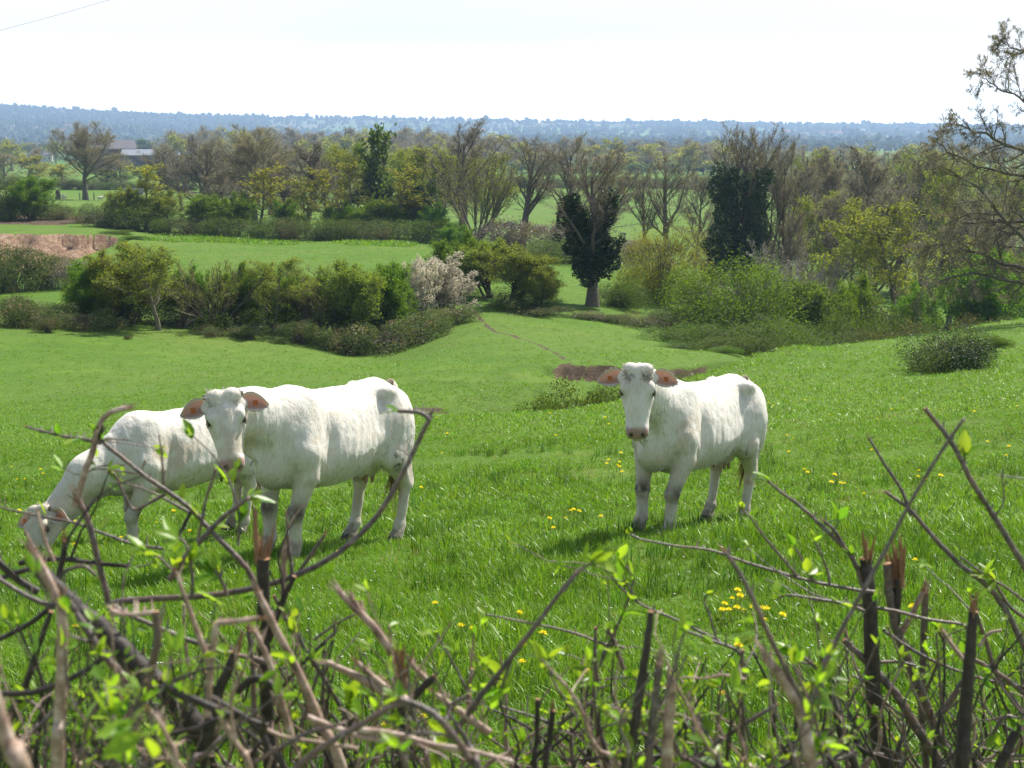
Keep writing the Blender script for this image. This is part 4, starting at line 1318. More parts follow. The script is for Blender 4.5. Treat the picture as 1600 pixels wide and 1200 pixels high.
# ---------------------------------------------------------------- first hedge row (about 75 m)
G1 = 'trees and shrubs of the near hedgerow'
G1B = 'brambles along the foot of the near hedgerow'
hedge1 = [
 ('hedge_green', 122, 77, 408, 100, 'bright green leafy shrub left of the brown-tinged hedge trees'),
 ('hedge', 190, 77, 392, 100, 'brown-tinged twiggy hedge tree just left of the tree with the clear trunk'),
 ('olive', 248, 75, 376, 120, 'yellow-green hedge tree with a clear bare trunk, tallest of the near hedgerow'),
 ('coppice', 335, 77, 408, 120, 'bare coppiced willow with rods fanning out, right of the tallest hedge tree'),
 ('olive', 428, 77, 402, 95, 'small dark-stemmed hedge tree with an olive crown, halfway along the near hedgerow'),
 ('coppice', 500, 79, 410, 110, 'twiggy olive coppice between the small dark-stemmed tree and the blossom'),
 ('hedge', 548, 78, 408, 95, 'olive hedge shrub two left of the white blossom'),
 ('hedge_green', 602, 79, 412, 70, 'rounded yellow-green shrub touching the left of the white blossom'),
 ('hedge', 150, 79, 425, 70, 'low dark shrub behind the bright green leafy shrub'),
 ('hedge', 290, 79, 430, 80, 'dark scrubby shrub between the clear-trunked tree and the coppiced willow'),
 ('hedge', 385, 79, 432, 80, 'dark scrubby shrub just left of the small dark-stemmed hedge tree'),
 ('hedge', 465, 80, 430, 80, 'dark scrubby shrub just right of the small dark-stemmed hedge tree'),
]
hedge1 += [
 ('hedge_green', 215, 78, 412, 80, 'fresh green shrub filling the gap left of the clear tree trunk'),
 ('hedge_green', 292, 78, 418, 70, 'fresh green shrub filling the gap right of the clear tree trunk'),
 ('hedge_green', 372, 78, 416, 75, 'fresh green shrub right of the bare coppiced willow'),
 ('hedge_green', 462, 79, 418, 70, 'fresh green shrub left of the olive coppice'),
 ('hedge_green', 525, 79, 416, 70, 'fresh green shrub right of the olive coppice'),
 ('hedge_green', 575, 80, 420, 60, 'fresh green shrub behind the yellow-green one by the blossom')]
for a in hedge1: plant(*a, group=G1)
plant('blossom', 692, 84, 397, 80, 'white blossoming blackthorn on the right, the taller of the two', 'white blossoming shrubs')
plant('blossom', 655, 82, 404, 64, 'white blossoming blackthorn on the left, the narrower of the two', 'white blossoming shrubs')
fill = [
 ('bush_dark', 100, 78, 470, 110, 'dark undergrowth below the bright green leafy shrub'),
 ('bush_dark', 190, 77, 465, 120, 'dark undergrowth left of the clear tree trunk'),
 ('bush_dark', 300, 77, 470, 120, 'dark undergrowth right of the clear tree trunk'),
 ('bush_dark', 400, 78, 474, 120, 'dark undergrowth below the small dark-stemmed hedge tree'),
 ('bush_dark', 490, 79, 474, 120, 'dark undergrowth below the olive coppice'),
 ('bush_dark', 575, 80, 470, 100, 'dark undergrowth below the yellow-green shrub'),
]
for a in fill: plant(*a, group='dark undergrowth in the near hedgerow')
br = [
 ('bramble', 20, 74, 462, 90, 'bramble mound at the left edge of the near hedgerow'),
 ('bramble', 70, 74, 474, 90, 'second bramble mound from the left edge'),
 ('bramble', 135, 73, 484, 80, 'pale bramble at the foot of the bright green shrub'),
 ('bush_brown', 330, 74, 508, 46, 'small brown bramble at the foot of the coppiced willow'),
 ('bramble', 385, 74.5, 505, 60, 'low bramble in front of the hedge, left of centre of the row'),
 ('bramble', 470, 75, 500, 70, 'grey-green bramble below the olive coppice'),
 ('bramble', 530, 74, 512, 90, 'bramble mound that spills furthest into the field'),
 ('bramble', 600, 74, 503, 110, 'large grey bramble mound below the yellow-green shrub'),
 ('bramble', 655, 76, 490, 100, 'grey bramble mound below the left blossom'),
 ('bramble', 705, 80, 476, 90, 'bramble mound at the right end of the row beside the cow path'),
 ('bramble', 840, 84, 478, 90, 'low bramble mound right of the top of the cow path'),
 ('bramble', 935, 84, 488, 90, 'low bramble ridge under the ivy-clad tree'),
 ('bush_brown', 1000, 84, 486, 90, 'brown bramble ridge under the willow dome'),
 ('bush_brown', 1040, 86, 490, 70, 'brown bramble against the left foot of the big green bush'),
]
for a in br: plant(*a, group=G1B)
# small tufts in the field in front
for a in [('bush_brown', 200, 70, 531, 16, 'tiny brown tuft in the field in front of the clear-trunked tree'),
          ('bramble', 75, 71, 494, 40, 'small bramble tuft standing out from the left of the hedge')]:
    plant(*a)
# ---------------------------------------------------------------- middle: centre group
G2 = 'shrubs between the cow path and the ivy-clad tree'
mid = [
 ('hedge_green', 712, 92, 366, 90, 'bright green shrub behind the blossom'),
 ('hedge', 765, 90, 376, 90, 'olive green shrub above the top of the cow path'),
 ('hedge', 800, 87, 384, 100, 'dense olive shrub with dark base, middle of the centre group'),
 ('hedge', 838, 86, 408, 60, 'low dark twiggy shrub left of the sunny gap'),
 ('bush_dark', 800, 86, 452, 110, 'dark scrub at the foot of the centre group'),
]
for a in mid: plant(*a, group=G2)
plant('bush_willow', 1030, 97, 348, 150, 'rounded yellow-green willow bush right of the ivy-clad tree')
plant('bush_dark', 965, 92, 436, 80, 'dark green bush at the foot of the ivy-clad tree')
plant('bush_green', 1075, 93, 425, 70, 'small fresh green bush between the willow dome and the big green bush')
plant('bush_green', 1155, 88, 404, 215, 'largest fresh green bush, in front of the ivy column')
plant('bush_dark', 1120, 86, 462, 160, 'dark lower bush under the largest green bush')
plant('bush_dark', 1215, 84, 500, 110, 'low dark bush at the crest right of the largest green bush')
plant('bramble', 1195, 82, 515, 90, 'bramble spilling over the grassy crest below the largest green bush')
plant('hedge_green', 1262, 90, 440, 100, 'green shrub right of the largest green bush')
plant('hedge_green', 1320, 95, 430, 90, 'green shrub beneath the tree with the crooked fork')
plant('bush_green', 1300, 90, 476, 120, 'low green bush on the crest beneath the pale dead shrub')
plant('bush_brown', 1290, 82, 515, 90, 'brown bramble along the crest, below the low green bush')
plant('bush_brown', 1365, 82, 510, 90, 'brown bramble along the crest, beneath the crooked-fork tree')
plant('bush_dark', 1390, 92, 470, 110, 'dark bush on the crest beneath the crooked-fork tree')
plant('bush_brown', 1440, 86, 504, 80, 'dull brown bush at the crest left of the lone bramble')
plant('hedge_green', 1440, 96, 446, 90, 'thin yellow-green shrub at the crest under the oak boughs')
plant('hedge_green', 1525, 100, 392, 110, 'upright green shrub at the crest under the oak boughs')
plant('bush_brown', 1540, 86, 492, 80, 'dull brown bush at the right end of the crest')
plant('hedge', 1585, 110, 400, 80, 'dark-stemmed shrub at the right edge of the picture')
plant('hedge', 1640, 112, 390, 90, 'dark-stemmed shrub beyond the right edge')
plant('dead', 1228, 100, 376, 110, 'pale leafless shrub with whitish branches')
plant('dead', 1275, 104, 392, 80, 'smaller pale leafless shrub beside the crooked-fork tree')
plant('olive', 1395, 104, 312, 190, 'broad yellowish budding tree with a crooked forked trunk')
plant('olive', 1330, 110, 352, 120, 'olive budding tree left of the crooked-fork tree')
# ---------------------------------------------------------------- ivy-clad trees
def ivy_tree(px, Y, wood_kind, top, width, ivy, n, ls, label, seed, var=0):
    r = plant(wood_kind, px, Y, top, width, label, 'ivy-clad trees', var=var)
    r.name = 'ivy_clad_tree'
    x, y, z = r.location
    dep = y*CT - (z - CZ)*ST
    base_py = float(proj(x, y, z)[1])
    cs = []
    for (ipx, ipy, rx, rz) in ivy:                # clumps given by photo position, in metres about the tree
        p = P(ipx, ipy, y)
        cs.append(((p[0]-x)/r.scale[0], _vr.uniform(-.4, .4)*rx/F*dep/r.scale[0], (p[2]-z)/r.scale[2], rx/F*dep/r.scale[0], rz/F*dep/r.scale[2]))
    me = ivy_mass(seed, cs, n, ls/r.scale[2])
    r.rotation_euler = (0, 0, 0)
    link('ivy', me, r)
    return r
ivy_tree(925, 90, 'bare', 222, 135, [(885, 325, 13, 19), (900, 337, 15, 21), (878, 342, 9, 15), (945, 310, 9, 17), (955, 330, 11, 21), (940, 345, 13, 15), (905, 365, 21, 18), (935, 370, 18, 17), (893, 386, 14, 14), (925, 395, 18, 18), (957, 388, 14, 16), (962, 410, 9, 14), (905, 420, 11, 13), (931, 428, 11, 13), (948, 424, 10, 12), (926, 460, 6, 22), (915, 345, 13, 16), (925, 360, 14, 16), (908, 405, 16, 18), (922, 415, 15, 18), (940, 405, 16, 18), (918, 438, 12, 12), (898, 312, 9, 12), (960, 305, 7, 12), (870, 372, 7, 7), (972, 372, 7, 9)],
         15000, .16, 'ivy-clad tree with bare limbs above and drooping branches on its left, beside the sunny gap', 201, 1)
ivy_tree(1158, 118, 'bare', 196, 120, [(cx + _vr.uniform(-7, 7), cy2 + _vr.uniform(-6, 6), _vr.uniform(11, 21), _vr.uniform(13, 22)) for cy2 in (278, 298, 320, 342, 364, 386, 402, 418, 432) for cx in ((1124, 1146, 1170, 1188) if cy2 < 380 else (1116, 1136, 1158, 1178))],
         24000, .20, 'broad dark column of ivy with a bare twiggy crown on top', 202, 2)
plant('bare', 1150, 119, 192, 90, 'bare-crowned tree rising from the top of the ivy column', var=0)
plant('bare', 1197, 121, 190, 70, 'tall thin bare tree at the right of the ivy column', var=1)
plant('bare', 1222, 122, 212, 85, 'leaning bare tree to the right of the ivy column', var=0)
# bare trees of the valley floor
G3 = 'bare trees in the valley'
val = [
 ('bare', 722, 158, 183, 105, 'tall slender bare ash, tallest of the pair before the sunny valley field'),
 ('coppice', 742, 152, 236, 120, 'pollarded willow with a short trunk and upright bare rods beside the tall ash'),
 ('bare', 812, 146, 212, 110, 'bare tree with a rounded open crown before the grey thicket'),
 ('bare', 893, 150, 208, 95, 'bare tree with a dense twiggy top behind the ivy-clad tree'),
 ('bare', 943, 140, 238, 80, 'bare tree right behind the ivy-clad tree'),
 ('bare', 1008, 138, 258, 70, 'thin bare tree left of the pair above the willow dome'),
 ('bare', 1042, 136, 236, 105, 'wide bare tree above the willow dome'),
 ('brown', 1085, 150, 262, 70, 'small brown bare tree left of the ivy column'),
 ('brown', 1255, 150, 246, 110, 'brown bare tree at the left end of the right-hand wood'),
 ('brown', 1300, 158, 232, 110, 'brown bare tree, second in the right-hand wood'),
 ('brown', 1350, 150, 226, 120, 'tallest dark brown bare tree of the right-hand wood'),
 ('brown', 1395, 156, 236, 110, 'brown bare tree, fourth in the right-hand wood'),
 ('olive', 1260, 135, 300, 100, 'olive tree at the front left of the right-hand wood'),
 ('brown', 1305, 130, 300, 110, 'shorter brown bare tree at the front of the right-hand wood'),
 ('brown', 1365, 128, 300, 110, 'shorter brown bare tree behind the crooked-fork tree'),
 ('brown', 1440, 160, 250, 90, 'brown bare tree behind the oak boughs'),
 ('olive', 1470, 150, 262, 100, 'olive budding tree behind the oak boughs'),
 ('brown', 1540, 150, 300, 120, 'brown bare tree behind the oak trunk side'),
 ('olive', 1580, 160, 262, 100, 'olive budding tree at the right edge of the wood'),
 ('brown', 1480, 125, 330, 110, 'low brown bare tree under the oak boughs'),
 ('brown', 1570, 125, 330, 120, 'low brown bare tree at the right edge'),
 ('brown', 1110, 128, 330, 60, 'dull brown bare tree at the left foot of the ivy column'),
 ('brown', 1230, 118, 330, 80, 'grey-brown bare tree at the right foot of the ivy column'),
]
for a in val: plant(*a, group=G3)
plant('bush_grey', 800, 141, 338, 110, 'pale grey leafless thicket before the valley field, left part', 'grey leafless thickets')
plant('bush_grey', 862, 138, 344, 90, 'pale grey leafless thicket before the valley field, right part', 'grey leafless thickets')
plant('bush_grey', 985, 130, 372, 90, 'brownish leafless thicket behind the willow dome', 'grey leafless thickets')
plant('bush_dark', 900, 118, 372, 110, 'dark scrub behind the ivy-clad tree')
plant('bush_brown', 760, 128, 376, 80, 'brown scrub behind the centre group')
# ---------------------------------------------------------------- second hedge row (about 150 m)
G4 = 'trees of the second hedgerow'
row2 = [
 ('brown', 310, 178, 212, 90, 'brown bare tree, leftmost big one of the second hedgerow'),
 ('oak', 398, 185, 196, 130, 'broad bare tree with a rounded crown in the second hedgerow'),
 ('brown', 478, 180, 222, 95, 'brown bare tree right of the broad bare tree'),
 ('sapling', 228, 152, 256, 58, 'yellow-green young tree, leftmost of its row'),
 ('sapling', 402, 156, 258, 60, 'bright yellow-green young tree before the broad bare tree'),
 ('sapling', 478, 156, 278, 48, 'yellowish young tree second right of the broad bare tree'),
 ('sapling', 512, 157, 262, 52, 'yellowish young tree left of the dark spire'),
 ('sapling', 548, 158, 248, 56, 'tall yellowish young tree against the dark spire'),
 ('olive', 560, 176, 225, 90, 'olive tree behind the left of the dark spire'),
 ('olive', 632, 168, 228, 110, 'olive willow right of the dark spire'),
 ('sapling', 622, 156, 256, 60, 'yellowish young tree right of the dark spire'),
 ('olive', 680, 172, 240, 90, 'olive tree between the dark spire and the tall ash'),
 ('olive', 770, 170, 240, 80, 'olive tree right of the pollarded willow'),
 ('hedge', 190, 150, 292, 60, 'low olive shrub at the left of the second hedgerow'),
 ('hedge', 265, 151, 298, 70, 'low olive shrub right of the leftmost young tree'),
 ('hedge_green', 330, 152, 305, 60, 'low green shrub below the leftmost big bare tree'),
 ('hedge_green', 372, 153, 300, 60, 'low green shrub left of the bright young tree'),
 ('hedge_green', 440, 154, 312, 55, 'low green shrub right of the bright young tree'),
 ('hedge_green', 530, 155, 318, 55, 'low green shrub before the tall yellowish young tree'),
 ('hedge_green', 590, 155, 312, 60, 'low green shrub at the foot of the dark spire'),
 ('hedge_green', 665, 156, 318, 60, 'low green shrub right of the dark low ivy bush'),
 ('brown', 350, 168, 262, 70, 'grey-brown young bare tree behind the low green shrubs'),
 ('brown', 445, 168, 262, 70, 'grey-brown young bare tree right of the broad bare tree'),
 ('hedge_green', 715, 140, 350, 60, 'bright green shrub at the foot of the tall ash'),
]
for a in row2: plant(*a, group=G4)
r = plant('far_green', 592, 162, 196, 46, 'dark evergreen spire in the second hedgerow')
r.name = 'ivy_clad_tree'
def ivy_on(r, ivy, n, ls, seed):
    x, y, z = r.location; dep = y*CT - (z - CZ)*ST
    cs = []
    for (ipx, ipy, rx, rz) in ivy:
        p = P(ipx, ipy, y)
        cs.append(((p[0]-x)/r.scale[0], 0, (p[2]-z)/r.scale[2], rx/F*dep/r.scale[0], rz/F*dep/r.scale[2]))
    r.rotation_euler = (0, 0, 0)
    link('ivy', ivy_mass(seed, cs, n, ls/r.scale[2]), r)
ivy_on(r, [(594, 220, 6, 26), (590, 255, 13, 26), (585, 290, 20, 22), (596, 300, 18, 20), (560, 310, 20, 10), (592, 325, 22, 12), (600, 240, 8, 18)], 4200, .36, 211)
r = plant('hedge', 652, 158, 284, 50, 'low dark ivy-covered tree right of the dark spire')
ivy_on(r, [(648, 305, 20, 18), (660, 318, 16, 16), (640, 325, 16, 14), (652, 335, 12, 16)], 3200, .34, 212)
seg = [(165, 344, 50), (205, 345, 55), (250, 345, 55), (300, 345, 60), (350, 346, 60), (400, 347, 60), (450, 348, 60), (500, 349, 60), (550, 349, 60), (600, 350, 60), (650, 350, 60), (700, 352, 55)]
SECL = ['at its left end above the pit', 'left of the leftmost young tree', 'right of the leftmost young tree', 'below the leftmost big bare tree', 'just left of the bright young tree',
        'below the broad bare tree', 'right of the bright young tree', 'below the second young tree', 'below the tall yellowish young tree', 'at the foot of the dark spire', 'below the dark low ivy tree', 'at its right end by the tall ash']
for i, (px, top, w) in enumerate(seg):
    plant('bush_dark' if i % 3 else 'bush_brown', px, 149, top-8 if px > 240 else top-26, w*1.3, 'low dark stretch of the second hedge ' + SECL[i], 'dark low sections of the second hedge')
plant('bush_green', 180, 141, 372-8, 50, 'bright leafy weeds at the back of the sand pit')
plant('bush_green', 212, 138, 372, 34, 'small clump of green weeds right of the sand pit')
# left middle distance
plant('bush_dark', 12, 156, 280, 90, 'dark twiggy bush at the left edge above the mud band')
plant('hedge_green', 48, 156, 276, 60, 'green bush beside the dark one above the mud band')
plant('bush_brown', 95, 158, 318, 60, 'brown scrub on the bank between the bush and the hedge')
plant('bush_brown', 140, 154, 322, 60, 'brown scrub where the second hedge begins')
plant('oak', 134, 262, 190, 100, 'lone big bare oak in the left meadow', var=0)
# scrub by the sand pit
G5 = 'grey-green scrub below the sand pit'
for a in [('bramble', 20, 98, 384, 90, 'grey-green scrub below the pit at the left edge'),
          ('bramble', 75, 100, 398, 80, 'grey-green scrub below the middle of the pit'),
          ('bush_grey', 120, 99, 404, 70, 'grey twiggy scrub at the right of the pit floor'),
          ('bramble', -30, 98, 380, 90, 'grey-green scrub beyond the left edge')]:
    plant(*a, group=G5)
# lone bramble on the near right slope, bush in the stream gully
plant('lone', 1482, None, 513, 128, 'lone round bramble bush on the right-hand slope', base=577, var=0)
plant('bush_green', 1558, None, 524, 46, 'tuft of rank grass right of the lone bramble', base=542)
G6 = 'bushes in the stream gully'
plant('bush_dark', 850, 35.5, 618, 80, 'low bush in the stream gully, left end of the three', G6)
plant('bush_dark', 905, 37, 600, 110, 'low bush in the stream gully, middle one left of the white head', G6)
plant('bush_dark', 975, 38, 598, 100, 'low bush in the stream gully behind the white head', G6)
plant('bush_brown', 1075, 41, 582, 80, 'olive scrub in the gully behind the right cow back', G6)
plant('bush_green', 1130, 60, 552, 50, 'fresh green weeds at the right end of the stream bank')
plant('bush_dark', 1070, 68, 538, 70, 'dark low growth left of the stream bank end')

# ---------------------------------------------------------------- big oak at the right edge: trunk outside the frame, boughs reaching in
def big_oak():
    x, y, z, _ = ground_px(1730, 60)
    r = bpy.data.objects.new('oak_tree', None); COL.objects.link(r); r.location = (x, y, z)
    tag(r, 'big bare oak whose boughs reach in from the right edge', 'tree')
    rng = np.random.default_rng(77)
    def L(px, py, dy=0): return P(px, py, 60 + dy) - np.array([x, y, z])
    trunk = np.array([[0, 0, -.2], [.05, 0, 1.5], L(1722, 400), L(1716, 330), L(1712, 250), L(1705, 160), L(1702, 95), L(1700, 30)])
    tr_i = np.linspace(0, 7, 24)
    tp = np.stack([np.interp(tr_i, range(8), trunk[:, c]) for c in range(3)], 1)[None]
    tR = np.interp(tr_i, range(8), [.62, .48, .42, .40, .34, .26, .16, .06])[None]
    limbs = [
     [(1718, 400), (1660, 408), (1610, 385), (1565, 340), (1535, 300), (1505, 278), (1470, 258), (1436, 250)],
     [(1714, 330), (1660, 300), (1610, 275), (1570, 272), (1530, 262), (1490, 240), (1465, 225), (1455, 215)],
     [(1712, 280), (1660, 260), (1610, 240), (1570, 225), (1545, 210), (1520, 205), (1500, 195), (1490, 190)],
     [(1708, 210), (1660, 190), (1620, 175), (1590, 150), (1565, 140), (1545, 128), (1535, 120), (1530, 110)],
     [(1704, 150), (1670, 110), (1635, 85), (1605, 80), (1585, 78), (1572, 70), (1565, 66), (1560, 62)],
     [(1716, 400), (1660, 425), (1610, 425), (1560, 408), (1520, 392), (1490, 388), (1465, 380), (1445, 385)],
     [(1718, 420), (1670, 440), (1620, 442), (1575, 440), (1530, 428), (1500, 432), (1470, 440), (1450, 452)],
     [(1714, 350), (1660, 350), (1610, 345), (1570, 350), (1540, 345), (1510, 350), (1485, 340), (1465, 320)],
     [(1718, 380), (1790, 350), (1850, 330), (1900, 320), (1940, 300), (1970, 290), (2000, 280), (2020, 270)],
     [(1708, 230), (1780, 180), (1840, 150), (1880, 120), (1910, 100), (1930, 90), (1950, 80), (1960, 70)],
     [(1710, 300), (1770, 270), (1830, 250), (1890, 230), (1930, 220), (1960, 200), (1980, 190), (2000, 180)],
    ]
    lp = []; lR = []
    for i, lb in enumerate(limbs):
        dy = rng.uniform(-3.5, 3.5)
        pts = np.array([L(a, b, dy*k/7) for k, (a, b) in enumerate(lb)])
        ti = np.linspace(0, 7, 18)
        pp = np.stack([np.interp(ti, range(8), pts[:, c]) for c in range(3)], 1)
        pp[1:] += rng.normal(0, .045, pp[1:].shape)
        lp.append(pp); lR.append((.12 if i not in (3, 4, 9) else .07)*(1 - .86*np.linspace(0, 1, 18))*rng.uniform(.65, 1.0))
    lp, lR = np.array(lp), np.array(lR)
    mb = MB()
    V, Fq = tubes(tp, tR, 10); mb.add(V, Fq)
    V, Fq = tubes(lp, lR, 7); mb.add(V, Fq, np.repeat(rng.random(len(lp)), 18*7))
    a, ar, _ = grow(rng, lp, lR, 20, (28, 65), .30, .12, n=7, trop=.02, wig=.17, rfac=.55)
    b, br_, _ = grow(rng, a, ar, 9, (25, 65), .42, .1, n=5, trop=.03, wig=.2, rfac=.6)
    c, cr, _ = grow(rng, b, br_, 7, (25, 65), .45, .1, n=4, trop=.03, wig=.2, rfac=.65)
    b_top, bt_r, _ = grow(rng, tp[:, 12:], tR[:, 12:], 16, (30, 60), .5, .0, n=7, trop=.1, wig=.2, rfac=.4)
    b_t2, bt2_r, _ = grow(rng, b_top, bt_r, 9, (30, 60), .4, .1, n=5, trop=.05, wig=.25, rfac=.6)
    b_t3, bt3_r, _ = grow(rng, b_t2, bt2_r, 8, (30, 60), .42, .1, n=4, trop=.03, wig=.25, rfac=.6)
    for p_, r_, k in ((a, ar, 5), (b, br_, 3), (c, cr, 3), (b_top, bt_r, 5), (b_t2, bt2_r, 3), (b_t3, bt3_r, 3)):
        V, Fq = tubes(p_, np.maximum(r_, .007), k); mb.add(V, Fq, np.repeat(rng.random(len(p_)), p_.shape[1]*k))
    link('branches', mb.mesh('branches', [BARK_GREY]), r)
    C = np.concatenate([c[:, 1:].reshape(-1, 3), b_t3[:, 1:].reshape(-1, 3)])
    C = C[rng.random(len(C)) < .75] + rng.normal(0, .03, (1, 3))
    V, Fq, rd = leaf_quads(rng, C, .30, asp=.016)
    link('crown', mk_mesh('crown', V, [Fq], [LF_TWIG], smooth=False, attrs={'rnd': rd}), r)
big_oak()

# ---------------------------------------------------------------- meadow hedges, far trees
G7 = 'hedges and bushes in the meadows beyond'
for i in range(16):
    px = -30 + i*22
    plant('bush_dark' if i % 2 else 'bush_brown', px, 330 + i*1.5, 272 + i*1.2 + _vr.uniform(-6, 3), 34, 'low far hedge bush in the line behind the lone oak', 'low bushes in the hedge line behind the lone oak')
mm = [
 ('far_olive', 40, 420, 240, 50, 'far olive tree at the left edge beyond the meadow hedge'),
 ('far_brown', 60, 520, 232, 40, 'far brown tree left of the lone oak, beyond the meadow'),
 ('far_olive', 95, 400, 252, 50, 'far olive bush just left of the lone oak'),
 ('far_brown', 190, 380, 240, 46, 'far brown tree right of the lone oak'),
 ('far_green', 170, 350, 262, 50, 'far green bush right behind the lone oak'),
 ('far_olive', 215, 360, 258, 50, 'far olive bush behind the leftmost young tree'),
 ('far_green', 262, 355, 262, 52, 'far dark green bush, largest in the meadow hedge'),
 ('far_green', 290, 352, 264, 46, 'far dark green bush right of the largest in the meadow hedge'),
 ('far_brown', 245, 560, 226, 36, 'far brown tree below the long barn'),
 ('far_olive', 20, 640, 222, 40, 'far olive tree below the blue hill at the left edge'),
 ('far_brown', 5, 380, 236, 46, 'far brown tree at the very left edge'),
 ('far_olive', 1075, 600, 222, 40, 'far yellow-green tree with a clear stem on the valley field edge'),
 ('far_olive', 1010, 640, 224, 46, 'far rounded yellow-green tree on the valley field edge'),
]
for a in mm: plant(*a)
# belt between the second hedge and the valley field, hiding the ground
GB = 'trees of the belt behind the second hedgerow'
rb = random.Random(21)
for (Yb, tp, xa, xb, st) in ((215, 238, 285, 640, 46), (260, 230, 270, 700, 40), (330, 234, 250, 760, 36)):
    px = xa
    while px < xb:
        plant(rb.choice(['brown', 'bare', 'olive', 'brown', 'olive', 'bare']), px, Yb + rb.uniform(-12, 12), tp + rb.uniform(-8, 14), rb.uniform(50, 75),
              'twiggy tree in the belt behind the second hedgerow', GB)
        px += st*rb.uniform(.8, 1.3)
GR = 'bare trees massed in the right-hand wood'
for i in range(20):
    plant(rb.choice(['brown', 'bare', 'brown', 'olive', 'bare']), 1240 + i*20 + rb.uniform(-8, 8), rb.uniform(170, 230), rb.uniform(232, 262) + (10 if i > 11 else 0), rb.uniform(70, 100),
          'twiggy tree massed in the depth of the right-hand wood', GR)
for (px, Y, tp, w, lb) in ((1120, 70, 505, 120, 'dark bramble slope below the largest green bush, left part'), (1190, 70, 498, 130, 'dark bramble slope below the largest green bush, right part'),
                       (1135, 62, 528, 90, 'dark weeds on the hidden bank beyond the crest, left part'), (1185, 62, 522, 90, 'dark weeds on the hidden bank beyond the crest, middle part'), (1235, 63, 524, 90, 'dark weeds on the hidden bank beyond the crest, right part'),
                       (1255, 74, 500, 110, 'dark bramble slope below the low green bush'), (1050, 74, 505, 80, 'dark bramble at the left foot of the largest green bush'), (1330, 84, 492, 110, 'dark bramble behind the crest, left of the oak boughs')):
    plant('bush_dark', px, Y, tp, w, lb, 'dark brambles below the largest green bush')
# the far wood across the valley: several staggered rows
GW = 'trees of the far wood across the valley'
rr = random.Random(9)
for (Y, tops, x0, x1, step) in ((640, 232, 270, 1120, 26), (700, 222, 280, 1130, 24), (780, 212, 270, 1140, 24), (900, 208, 280, 820, 22)):
    px = x0
    while px < x1:
        top = tops + rr.uniform(-9, 7) + (8 if px > 760 else -6 if px < 700 else 0)
        if Y == 640 and 800 < px < 1000: top += 8
        plant(rr.choice(['far_olive', 'far_brown', 'far_brown', 'far_brown', 'far_olive' if Y < 750 else 'far_brown']), px, Y + rr.uniform(-20, 20), top, rr.uniform(34, 52),
              'tree of the far wood across the valley', GW)
        px += step*rr.uniform(.8, 1.3)
px = 1130
while px < 1640:
    plant(rr.choice(['far_olive', 'far_brown', 'far_brown']), px, rr.uniform(600, 780), rr.uniform(222, 238), rr.uniform(36, 54), 'tree of the far wood beyond the right-hand wood', 'trees of the far wood on the right')
    px += rr.uniform(18, 28)
px = -20
while px < 300:
    plant(rr.choice(['far_green', 'far_brown', 'far_olive']), px, rr.uniform(900, 1200), rr.uniform(216, 228), rr.uniform(20, 36), 'bluish tree in the far fields at the left', 'bluish trees in the far fields at the left')
    px += rr.uniform(10, 17)
GH = 'low bushes along the edge of the valley field'
px = 700
while px < 1220:
    plant('bush_dark' if rr.random() < .5 else 'bush_brown', px, 420 + rr.uniform(-4, 4), 275 + rr.uniform(-3, 2), rr.uniform(22, 32), 'low bush in the hedge across the valley field', GH)
    px += rr.uniform(16, 22)
px = 800
while px < 1230:
    plant('far_green', px, 600 + rr.uniform(-10, 10), 256 + rr.uniform(-3, 3), rr.uniform(20, 32), 'low dark bush at the foot of the far wood', 'low dark bushes at the foot of the far wood')
    px += rr.uniform(14, 22)

# ---------------------------------------------------------------- farm buildings, posts, sheep, houses, water tower, cable
def brick(name, parts, loc, yaw, label, cat, group=None):
    r = bpy.data.objects.new(name, None); COL.objects.link(r); r.location = loc; r.rotation_euler = (0, 0, yaw)
    tag(r, label, cat, group)
    for (pn, V, Fl, mt) in parts:
        link(pn, mk_mesh(pn, V, [np.array(f) for f in Fl], [mt], smooth=False), r)
    return r
M_WALLW = simple_mat('house_render', (0.62, 0.58, 0.52), 0.8, .2)
M_WALLD = simple_mat('barn_boards', (0.07, 0.055, 0.05), 0.8, .2)
M_ROOFT = simple_mat('tile_roof', (0.34, 0.14, 0.09), 0.8, .2)
M_ROOFG = simple_mat('sheet_roof', (0.28, 0.30, 0.33), 0.5, .4)
M_ROOFD = simple_mat('slate_roof', (0.16, 0.15, 0.16), 0.6, .3)
M_GLASS = simple_mat('dark_window', (0.02, 0.022, 0.03), 0.2, .6)
